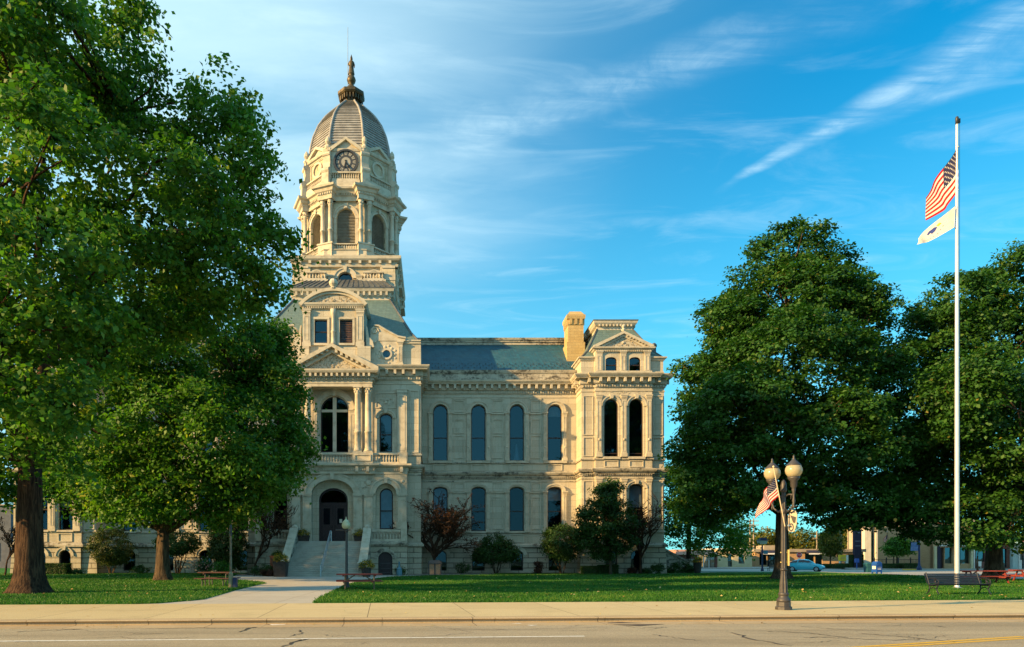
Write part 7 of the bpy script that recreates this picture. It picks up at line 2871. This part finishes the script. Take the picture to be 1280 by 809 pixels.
m.box(bx(1218, Y), bx(1263, Y), Y + .6, Y + 12, 0, PZ(650.2, Y))
m.obj('wall', BRICKR, t)
for o in bw:
    m = MB()
    m.add([(x, Y + .3, z) for x, z in outline(o)], [(0, 1, 2, 3)])
    m.obj('pane', DKWIN, t)
m = MB()
m.box(bx(1216, Y), bx(1217.2, Y), Y - .2, Y, 0, PZ(650, Y))
m.obj('downpipe', WHT, t)
m = MB()
m.box(bx(1218.5, Y), bx(1224, Y), Y - .4, Y - .32, .35, 1.05)
m.box(bx(1219, Y), bx(1219.4, Y), Y - .4, Y - .36, 0, .4)
m.box(bx(1223.2, Y), bx(1223.6, Y), Y - .4, Y - .36, 0, .4)
tag(m.obj('sandwich_board', WHT), 'small white sign board standing before the dark red brick shop', 'sign')
t = thing('green_awning_shop', 'shop with pale green awning, red roof and white double door at the right edge', 'shop', (bx(1274, Y), Y, 0))
m = MB()
m.box(bx(1263, Y), bx(1310, Y), Y - .4, Y + 10, -.2, PZ(681, Y))
m.obj('wall', pbr('pale blue green boards', (.42, .50, .48), (.36, .44, .42), 2, .7, 0, None, (6, 1, 1)), t)
m = MB()
m.hexa([(bx(1256.5, Y), Y - 1.8, PZ(680.5, Y)), (bx(1312, Y), Y - 1.8, PZ(680.5, Y)), (bx(1312, Y), Y + 8, PZ(680.5, Y)), (bx(1256.5, Y), Y + 8, PZ(680.5, Y))],
       [(bx(1258, Y), Y - 1.5, PZ(677.5, Y)), (bx(1312, Y), Y - 1.5, PZ(677.5, Y)), (bx(1312, Y), Y + 8, PZ(677.5, Y)), (bx(1258, Y), Y + 8, PZ(677.5, Y))])
m.obj('awning', pbr('pale green awning', (.30, .46, .42), (.26, .40, .37), 3, .7), t)
m = MB()
m.hexa([(bx(1258, Y), Y - 1.2, PZ(677.4, Y)), (bx(1312, Y), Y - 1.2, PZ(677.4, Y)), (bx(1312, Y), Y + 8, PZ(677.4, Y)), (bx(1258, Y), Y + 8, PZ(677.4, Y))],
       [(bx(1266, Y), Y + 1.5, PZ(669, Y)), (bx(1312, Y), Y + 1.5, PZ(669, Y)), (bx(1312, Y), Y + 8, PZ(669, Y)), (bx(1266, Y), Y + 8, PZ(669, Y))])
m.obj('roof', pbr('red roof', (.26, .06, .035), (.20, .05, .03), 3, .8), t)
m = MB()
m.box(bx(1270, Y), bx(1280, Y), Y - .5, Y - .4, 0, PZ(688.5, Y))
d = m.obj('door', WHT, t)
m = MB()
for a in (1272.6, 1276.8):
    m.box(bx(a, Y) - .12, bx(a, Y) + .12, Y - .52, Y - .5, PZ(700, Y), PZ(689.5, Y))
m.obj('pane', IRON, d)
m = MB()
m.box(bx(1266, Y), bx(1268.2, Y), Y - 1.7, Y - 1.5, 0, PZ(680.5, Y))
m.obj('post', IRON, t)

# far left building behind the trunk
Y = 112.0
t = thing('grey_building', 'grey building in the distance beyond the left end of the courthouse', 'building', (bx(-20, Y), Y, 0))
m = MB()
m.box(bx(-90, Y), bx(13.5, Y), Y, Y + 14, -.2, PZ(632, Y))
m.obj('wall', pbr('grey block wall', (.12, .13, .15), (.09, .10, .12), 1, .9), t)
m = MB()
m.box(bx(-91, Y), bx(14.2, Y), Y - .3, Y + 14.2, PZ(632, Y), PZ(630.5, Y))
m.obj('roof', FASC, t)
for a in (-60, -35, -10):
    m = MB()
    m.box(bx(a, Y), bx(a + 10, Y), Y - .05, Y, 1.0, 4.0)
    m.obj('window', DKWIN, t)

# ---- trees beyond the shops
for k, (px, py, rx, ry, Y, mt, seed, lab) in enumerate((
        (958, 672, 17, 14, 150, LEAFY, 61, 'yellow green tree rising behind the left awning of the tan brick building'),
        (978, 677, 16, 13, 158, LEAFY, 62, 'yellow green tree behind the roof left of the stop sign'),
        (1003, 673, 20, 16, 150, LEAFY, 63, 'yellowing tree rising behind the roof above the blue car'),
        (1070, 668, 18, 22, 145, LEAFY, 64, 'tall yellow green tree behind the navy pylon sign'),
        (1045, 676, 18, 16, 160, LEAF1, 65, 'green tree in the distance behind the autumn street tree'),
        (925, 668, 18, 16, 165, LEAF2, 66, 'dark distant tree left of the utility poles'),
        (1095, 655, 26, 26, 170, LEAF2, 67, 'dark distant tree rising behind the bank'),
        (1200, 660, 34, 26, 150, LEAF2, 68, 'distant dark tree rising behind the corner shop'),
        (1290, 655, 40, 30, 150, LEAF2, 69, 'distant dark tree rising behind the shop at the right edge'))):
    L = [LB(px, py, rx, ry, Y), LB(px - rx * .5, py + ry * .5, rx * .7, ry * .7, Y), LB(px + rx * .5, py + ry * .6, rx * .7, ry * .7, Y)]
    tree('distant_tree', lab, (PX(px, Y), Y, -.15), .3, 3.0, L, dict(nclump=170, nleaf=34, cr=.95, ls=.42, mat=mt, deep=.3), BARKG, seed, 'trees beyond the shops', twigs=20)
Y = 108.0
tree('street_tree', 'small autumn street tree with yellow and orange leaves right of the blue car', (PX(1038, Y), Y, -.1), .12, PZ(690, Y), [LB(1038, 672, 11, 18, Y), LB(1040, 686, 10, 10, Y), LB(1034, 680, 9, 12, Y)],
     dict(nclump=190, nleaf=40, cr=.7, ls=.3, mat=LEAFY, deep=.3), BARKG, 71, 'young street trees', twigs=30)
Y = 98.0
tree('street_tree', 'small light green street tree left of the grey trunks before the bank', (PX(1117, Y), Y, -.1), .1, PZ(696, Y), [LB(1116, 685, 9, 9, Y), LB(1120, 678, 6, 6, Y)],
     dict(nclump=110, nleaf=40, cr=.6, ls=.26, mat=LEAF1, deep=.3), BARKG, 72, 'young street trees', twigs=20)
tree('street_tree', 'small light green street tree with a grey trunk before the bank entrance', (PX(1127, Y), Y + 1, -.1), .12, PZ(692, Y), [LB(1132, 684, 7, 10, Y), LB(1126, 676, 6, 6, Y)],
     dict(nclump=90, nleaf=40, cr=.6, ls=.26, mat=LEAF1, deep=.3), BARKG, 73, 'young street trees', twigs=20)
Y = 88.0
tree('street_tree', 'leafy young tree between the flagpole and the right maple trunk', (PX(1222, Y), Y, -.1), .1, PZ(695, Y), [LB(1222, 678, 13, 10, Y), LB(1228, 670, 9, 9, Y)],
     dict(nclump=120, nleaf=40, cr=.6, ls=.26, mat=LEAF1, deep=.3), BARKG, 74, 'young street trees', twigs=20)

# ---- utility poles
WOODP = pbr('weathered utility pole', (.30, .24, .17), (.22, .18, .13), 3, .9)
for px, top, Y, arms, lab in ((937.6, 649, 128, (), 'grey utility pole nearest the small tree left of the lamp'), (942, 648, 130, (652, 657), 'utility pole with two crossarms left of the blue lantern post'),
                              (1021, 664, 140, (674,), 'slim utility pole above the roof right of the stop sign'), (1050.5, 647, 112, (), 'thick tan utility pole left of the navy pylon sign'), (1060, 660, 126, (), 'short brown utility pole beside the navy pylon sign')):
    t = thing('utility_pole', lab, 'utility pole', (PX(px, Y), Y, -.15), 0, 'utility poles beyond the side street')
    m = MB()
    r = .24 if px == 1050.5 else .16
    m.tube([(PX(px, Y), Y, -.2), (PX(px, Y), Y, PZ(top, Y))], [r, r * .75], 8)
    m.obj('pole', WOODP, t)
    for a in arms:
        m = MB()
        m.box(PX(px, Y) - .9, PX(px, Y) + .9, Y - .2, Y - .1, PZ(a, Y), PZ(a, Y) + .12)
        for q in (-.8, -.4, .4, .8):
            m.lathe(PX(px, Y) + q, Y - .15, [(.05, .12), (.07, .2), (.04, .3)], 6, 0, PZ(a, Y))
        m.obj('crossarm', WOODP, t)

# ---- blue lamp posts
Y = 91.0
x = PX(1149, Y)
t = thing('blue_lamp', 'dark blue lamp post with pale twin globes before the bank', 'street lamp', (x, Y, -.09), 0, 'dark blue lamp posts')
m = MB()
m.lathe(x, Y, [(.32, 0), (.3, .3), (.17, .6), (.12, 1.0), (.09, 4.4), (.12, 4.6)], 10, 0, -.09)
m.tube([(x - .55, Y, 4.6), (x - .3, Y, 4.3), (x, Y, 4.35), (x + .3, Y, 4.3), (x + .55, Y, 4.6)], .05, 6)
m.obj('pole', BLUEP, t)
for q in (-.55, .55):
    acorn(t, x + q, Y, 4.6, .3, WHT)
m = MB()
m.hexa([(x - 1.1, Y - .1, 2.5), (x - .2, Y - .1, 2.5), (x - .2, Y + .1, 2.5), (x - 1.1, Y + .1, 2.5)], [(x - 1.0, Y - .1, 3.6), (x - .2, Y - .1, 3.6), (x - .2, Y + .1, 3.6), (x - 1.0, Y + .1, 3.6)])
m.obj('banner', pbr('blue banner', (.05, .10, .25), (.12, .18, .32), 5, .8), t)
m = MB()
m.tube([(x - 1.3, Y, 3.66), (x, Y, 3.66)], .03, 6)
m.obj('banner_arm', BLUEP, t)
Y = 81.0
x = PX(952.8, Y)
t = thing('blue_lamp', 'dark blue post with a flat square lantern left of the big maple trunk', 'street lamp', (x, Y, -.09), 0, 'dark blue lamp posts')
m = MB()
m.lathe(x, Y, [(.2, 0), (.16, .3), (.1, .5), (.085, 3.2)], 10, 0, -.09)
m.obj('pole', BLUEP, t)
m = MB()
m.hexa([(x - .35, Y - .35, 3.2), (x + .35, Y - .35, 3.2), (x + .35, Y + .35, 3.2), (x - .35, Y + .35, 3.2)], [(x - .45, Y - .45, 3.6), (x + .45, Y - .45, 3.6), (x + .45, Y + .45, 3.6), (x - .45, Y + .45, 3.6)])
m.obj('lantern', pbr('pale green lantern', (.36, .46, .42), (.30, .40, .37), 3, .4), t)
m = MB()
m.box(x - .5, x + .5, Y - .5, Y + .5, 3.6, 3.72)
m.box(x - .36, x + .36, Y - .36, Y + .36, 3.72, 3.95)
m.obj('lamp_cap', BLUEP, t)
m = MB()
m.box(x + .1, x + .62, Y - .1, Y - .06, 2.0, 2.45)
tag(m.obj('street_sign', pbr('teal sign', (.03, .16, .26), (.08, .24, .32), 6, .6)), 'small teal sign fixed beside the dark blue lantern post', 'sign')

# ---- stop sign
Y = 86.0
x = PX(999, Y)
zc = PZ(694, Y)
t = thing('stop_sign', 'red octagonal stop sign with white letters above the blue car', 'stop sign', (x, Y, -.09))
oc = lambda r: [(x + r * math.cos(math.pi / 8 + k * math.pi / 4), zc + r * math.sin(math.pi / 8 + k * math.pi / 4)) for k in range(9)]
m = MB()
m.extr_xz(oc(.34)[:-1], Y - .03, Y - .01)
pl = m.obj('sign_face', pbr('sign red', (.62, .02, .025), (.56, .02, .02), 3, .5), t)
m = MB()
m.ring(oc(.37), oc(.34), Y - .032, Y - .008)
m.obj('border', WHT, pl)
vs, fs = text_faces('STOP', .25)
m = MB()
m.add([(x + a * .95, Y - .034, zc + b) for a, b in vs], fs)
m.obj('lettering', WHT, pl)
m = MB()
m.box(x - .04, x + .04, Y, Y + .05, -.15, zc + .3)
m.obj('post', STEEL, t)
m = MB()
m.box(x - .2, x + .2, Y - .03, Y - .01, zc - .66, zc - .45)
m.obj('plaque', WHT, t)

# ---- mailbox
Y = 67.5
x = PX(1096, Y)
MBLUE = pbr('mailbox blue', (.010, .075, .36), (.009, .06, .29), 3, .4, spec=.5)
t = thing('mailbox', 'blue street mailbox with a rounded top at the kerb of the side street', 'mailbox', (x, Y, -.09), R(12))
m = MB()
pr = [(-.33, .28), (.33, .28), (.33, 1.0)] + [(.33 * math.cos(math.pi * k / 10), 1.0 + .30 * math.sin(math.pi * k / 10)) for k in range(1, 10)] + [(-.33, 1.0)]
m.extr_xz(pr, -.3, .3)
m.obj('body', MBLUE, t, False)
for sx in (-1, 1):
    for sy in (-1, 1):
        m = MB()
        m.box(sx * .28 - .045, sx * .28 + .045, sy * .25 - .045, sy * .25 + .045, -.01, .3)
        m.obj('leg', MBLUE, t, False)
m = MB()
m.box(-.27, .27, -.33, -.3, .92, 1.14)
m.box(-.1, .1, -.36, -.33, 1.08, 1.12)
m.obj('chute_door', MBLUE, t, False)
m = MB()
vs, fs = text_faces('U.S. MAIL', .115)
m.add([(a, -.303, .72 + b) for a, b in vs], fs)
m.box(-.2, .2, -.304, -.301, .5, .6)
m.obj('lettering', WHT, t, False)
m = MB()
m.box(-.334, -.331, -.2, .2, .55, .85)
m.obj('label_plate', WHT, t, False)
x = PX(1086, 78)
m = MB()
m.hexa([(x - .38, 77.6, -.09), (x + .38, 77.6, -.09), (x + .38, 78.3, -.09), (x - .38, 78.3, -.09)], [(x - .44, 77.55, .85), (x + .44, 77.55, .85), (x + .44, 78.35, .85), (x - .44, 78.35, .85)])
m.hexa([(x - .46, 77.52, .855), (x + .46, 77.52, .855), (x + .46, 78.38, .855), (x - .46, 78.38, .855)], [(x - .36, 77.7, 1.0), (x + .36, 77.7, 1.0), (x + .36, 78.3, 1.0), (x - .36, 78.3, 1.0)])
tag(m.obj('waste_bin', pbr('teal bin', (.015, .085, .105), (.012, .07, .085), 3, .6)), 'dark teal waste bin just left of the blue mailbox', 'bin')
# newspaper post
x = PX(1071, 95)
m = MB()
m.box(x - .05, x + .05, 94.95, 95.05, -.09, 1.1)
m.bevbox(x - .22, x + .22, 94.8, 95.2, .9, 1.45, .06)
tag(m.obj('post_box', MBLUE), 'small blue box on a post before the navy pylon sign', 'post box')
# dark bench by the maple trunk, across the lawn
Y = 80.2
x = PX(968, Y)
t = thing('park_bench', 'small dark bench at the far lawn edge left of the big maple trunk', 'bench', (x, Y, -.09), R(180))
m = MB()
for k in range(4):
    m.box(-.75, .75, -.2 + k * .11, -.11 + k * .11, .42, .45)
m.obj('seat', IRON, t, False)
m = MB()
for k in range(4):
    m.box(-.75, .75, .24 + k * .02, .27 + k * .02, .5 + k * .1, .58 + k * .1)
m.obj('backrest', IRON, t, False)
for s in (-1, 1):
    m = MB()
    m.box(s * .68 - .03, s * .68 + .03, -.2, -.14, 0, .42)
    m.tube([(s * .68, .26, 0), (s * .68, .22, .42), (s * .68, .33, .88)], .03, 5)
    m.obj('leg', IRON, t, False)

# ---- flag on the bank
Y = 107.0
p0 = Vector((PX(1109.5, Y), Y, PZ(683, Y)))
t = thing('bank_flag', 'striped flag hanging from a slanted staff at the bank', 'flag', tuple(p0))
p1 = Vector((PX(1107.5, Y), Y - .3, PZ(664.5, Y)))
m = MB()
m.tube([p0 + Vector((.2, .4, -.5)), p1], .035, 6)
m.ball(tuple(p1), .07, 6, 4)
m.obj('staff', STEEL, t)


def bank_f(u, v):
    a = p1 + (p0 - p1) * (v * .5)
    w = math.sin(u * 7 + v * 2) * .12 * min(1, 3 * u)
    return a + Vector((-.38 + .25 * v, -.05, -1.0)) * (u * 1.75) + Vector((w, -w * .6, 0)) + Vector((.5 * u * v, 0, 0))


us_flag(t, bank_f, nu=20, th=.01)

# ---- small rounded car
CARB = bpy.data.materials.new('sky blue car paint')
CARB.use_nodes = True
_t = NT(CARB.node_tree)
_co = _t.n('ShaderNodeTexCoord').outputs['Object']
_nz = _t.n('ShaderNodeTexNoise', inp={'Vector': _co, 'Scale': 1.5}).outputs[0]
_b = _t.n('ShaderNodeBsdfPrincipled', inp={'Base Color': _t.mix(_nz, (.05, .50, .68), (.045, .45, .62)), 'Roughness': .28, 'Coat Weight': .6, 'Coat Roughness': .05})
_o = _t.n('ShaderNodeOutputMaterial')
_t.link(_b.outputs[0], _o.inputs[0])
CARG = pbr('dark car glass', (.012, .016, .022), None, 3, .06, spec=.6)
TYRE = pbr('tyre rubber', (.015, .015, .016), None, 5, .8)
Y = 81.5
t = thing('parked_car', 'sky blue rounded small car parked beyond the lawn behind the big maple', 'car', (PX(1007, Y), Y, -.09), R(-38))
# stations along x (front at +x): x, half width, bottom, belt, roof half width, roof height
ST = [(-2.02, .52, .34, .70, .42, .72), (-1.9, .70, .28, .84, .50, .90), (-1.6, .82, .24, .92, .55, 1.16), (-1.2, .86, .23, .95, .58, 1.36), (-.7, .87, .22, .96, .60, 1.47), (-.15, .87, .22, .96, .61, 1.50), (.35, .87, .22, .95, .60, 1.42),
      (.75, .86, .22, .94, .58, 1.20), (1.05, .85, .22, .93, .62, .98), (1.45, .82, .24, .86, .58, .90), (1.8, .72, .28, .74, .48, .78), (1.98, .56, .34, .60, .38, .62)]


def car_ring(s, g=0.0):
    x, w, zb, zl, wr, zr = s
    pts = []
    for k in range(6):      # lower side, from sill to belt
        f = k / 5
        pts.append((x, (w * (.93 + .09 * math.sin(math.pi * f)) + g), zb + (zl - zb) * f))
    for k in range(1, 6):   # greenhouse to the roof centre
        f = k / 5
        yy = w * .97 + (wr - w * .97) * f
        zz = zl + (zr - .06 - zl) * math.sin(f * math.pi / 2 * .96)
        pts.append((x, yy + g, zz + g))
    pts.append((x, 0, zr + g))
    return pts


m = MB()
m.smooth = True
rings = []
for s in ST:
    h = car_ring(s)
    rings.append(h + [(x, -y, z) for x, y, z in h[-2::-1]])
nr = len(rings[0])
m.add([p for r in rings for p in r], [(i * nr + k, i * nr + k + 1, (i + 1) * nr + k + 1, (i + 1) * nr + k) for i in range(len(ST) - 1) for k in range(nr - 1)] +
      [(i * nr, (i + 1) * nr, (i + 2) * nr - 1, (i + 1) * nr - 1) for i in range(len(ST) - 1)] + [tuple(range(nr)), tuple(range(len(ST) * nr - 1, (len(ST) - 1) * nr - 1, -1))])
m.obj('body', CARB, t, False)
for s in (-1, 1):
    for lo, hi in ((2, 4), (4, 7)):
        m = MB()
        m.smooth = True
        R_ = [car_ring(ST[i], .012) for i in range(lo, hi + 1)]
        if hi == 7:
            pass
        vs = [(x + (.05 if i == 0 else -.05 if i == len(R_) - 1 else 0), s * y, z) for i, r in enumerate(R_) for x, y, z in r[6:10]]
        m.add(vs, [(i * 4 + k, i * 4 + k + 1, (i + 1) * 4 + k + 1, (i + 1) * 4 + k) for i in range(len(R_) - 1) for k in range(3)])
        m.obj('side_window', CARG, t, False)
for lo, hi, nm in ((6, 8, 'windscreen'), (1, 3, 'rear_window')):
    m = MB()
    m.smooth = True
    R_ = []
    for i in range(lo, hi + 1):
        h = car_ring(ST[i], .014)[8:]
        R_.append(h + [(x, -y, z) for x, y, z in h[-2::-1]])
    q = len(R_[0])
    m.add([p for r in R_ for p in r], [(i * q + k, i * q + k + 1, (i + 1) * q + k + 1, (i + 1) * q + k) for i in range(len(R_) - 1) for k in range(q - 1)])
    m.obj(nm, CARG, t, False)
for x in (-1.28, 1.25):
    for s in (-1, 1):
        m = MB()
        m.smooth = True
        V = []
        m.tube([(x, s * .62, .32), (x, s * .66, .32), (x, s * .86, .32), (x, s * .89, .32)], [.29, .32, .32, .29], 20)
        w_ = m.obj('wheel', TYRE, t, False)
        m = MB()
        m.tube([(x, s * .88, .32), (x, s * .905, .32)], [.2, .17], 14)
        m.obj('rim', STEEL, w_, False)
for s in (-1, 1):
    m = MB()
    m.ball((1.72, s * .58, .66), .13, 10, 6, (.8, .8, 1))
    m.obj('headlight', WHT, t, False)
    m = MB()
    m.ball((.62, s * .95, .98), .09, 8, 5, (.7, 1, .8))
    m.obj('side_mirror', CARB, t, False)
m = MB()
m.box(1.9, 1.99, -.26, .26, .36, .46)
m.obj('grille', IRON, t, False)

# ------------------------------------------------------------------ grass blades and fallen leaves


def in_poly(P, poly):
    x, y = P[:, 0], P[:, 1]
    c = np.zeros(len(P), bool)
    n = len(poly)
    j = n - 1
    for i in range(n):
        xi, yi = poly[i]
        xj, yj = poly[j]
        c ^= ((yi > y) != (yj > y)) & (x < (xj - xi) * (y - yi) / ((yj - yi) or 1e-9) + xi)
        j = i
    return c


GRASSM = leaf_mat('grass blade', [(0.0, (.015, .068, .008)), (.6, (.036, .150, .014)), (1.0, (.13, .20, .03))], .35)
rs = np.random.RandomState(77)
N_ = 420000
u = rs.random(N_)
yy = 21.0 * (66 / 21.0) ** u
frac = rs.uniform(-.66, .90, N_)
P = np.stack([frac * yy, yy], 1)
P = P[in_poly(P, lawn_w) | in_poly(P, lawn_e)]
pad = [st(27.0, 23.9)[:2], st(34.7, 23.9)[:2], gp(1292, 747.6), gp(1146, 746.2)]
P = P[~in_poly(P, pad)]
P = P + rs.normal(0, .045, P.shape)
n = len(P)
h = rs.uniform(.035, .085, n) * (1 + .5 * (rs.random(n) < .06))
a = rs.uniform(0, math.tau, n)
w = .008 + .0006 * P[:, 1]
lean = rs.normal(0, .03, (n, 2))
b0_ = np.stack([P[:, 0] - w * np.cos(a), P[:, 1] - w * np.sin(a), np.full(n, LZ - .005)], 1)
b1_ = np.stack([P[:, 0] + w * np.cos(a), P[:, 1] + w * np.sin(a), np.full(n, LZ - .005)], 1)
tp = np.stack([P[:, 0] + lean[:, 0], P[:, 1] + lean[:, 1], LZ + h], 1)
pn = .5 + .25 * np.sin(P[:, 0] * .7 + 2 * np.sin(P[:, 1] * .35)) * np.sin(P[:, 1] * .6 + 1.3)
o = np_mesh('grass', np.stack([b0_, b1_, tp], 1), 3, GRASSM, None, np.clip(pn * .95 + rs.normal(.0, .2, n), 0, 1))
tag(o, 'short mown grass of the courthouse lawn', 'grass', kind='stuff')
FL = leaf_mat('dry fallen leaf', [(0.0, (.20, .10, .03)), (.5, (.42, .28, .08)), (1.0, (.55, .46, .22))], .2)
n = 520
yy = 25 * (60 / 25) ** rs.random(n)
P = np.stack([rs.uniform(-.66, .88, n) * yy, yy], 1)
k = in_poly(P, lawn_w) | in_poly(P, lawn_e)
P = P[k]
n = len(P)
P3 = np.stack([P[:, 0], P[:, 1], np.full(n, LZ + .07)], 1)
N3 = np.array([0, 0, 1.0]) + rs.normal(0, .35, (n, 3))
N3 /= np.linalg.norm(N3, axis=1, keepdims=True)
o = np_mesh('fallen_leaves', leaf_quads(P3, N3, rs.uniform(.07, .14, n), rs), 4, FL, None, rs.random(n))
tag(o, 'dry leaves scattered on the lawn', 'leaves', kind='stuff')
n = 90
sv = rs.uniform(-18, 22, n)
tv = np.where(rs.random(n) < .5, rs.uniform(17.2, 17.95, n), rs.uniform(18.5, 24, n))
P3 = np.array([[*st(s_, t_)[:2], (-.118 if t_ < 18 else .012)] for s_, t_ in zip(sv, tv)])
N3 = np.array([0, 0, 1.0]) + rs.normal(0, .2, (n, 3))
N3 /= np.linalg.norm(N3, axis=1, keepdims=True)
o = np_mesh('fallen_leaves', leaf_quads(P3, N3, rs.uniform(.05, .1, n), rs), 4, FL, None, rs.random(n))
tag(o, 'dry leaves along the kerb and sidewalk', 'leaves', kind='stuff')
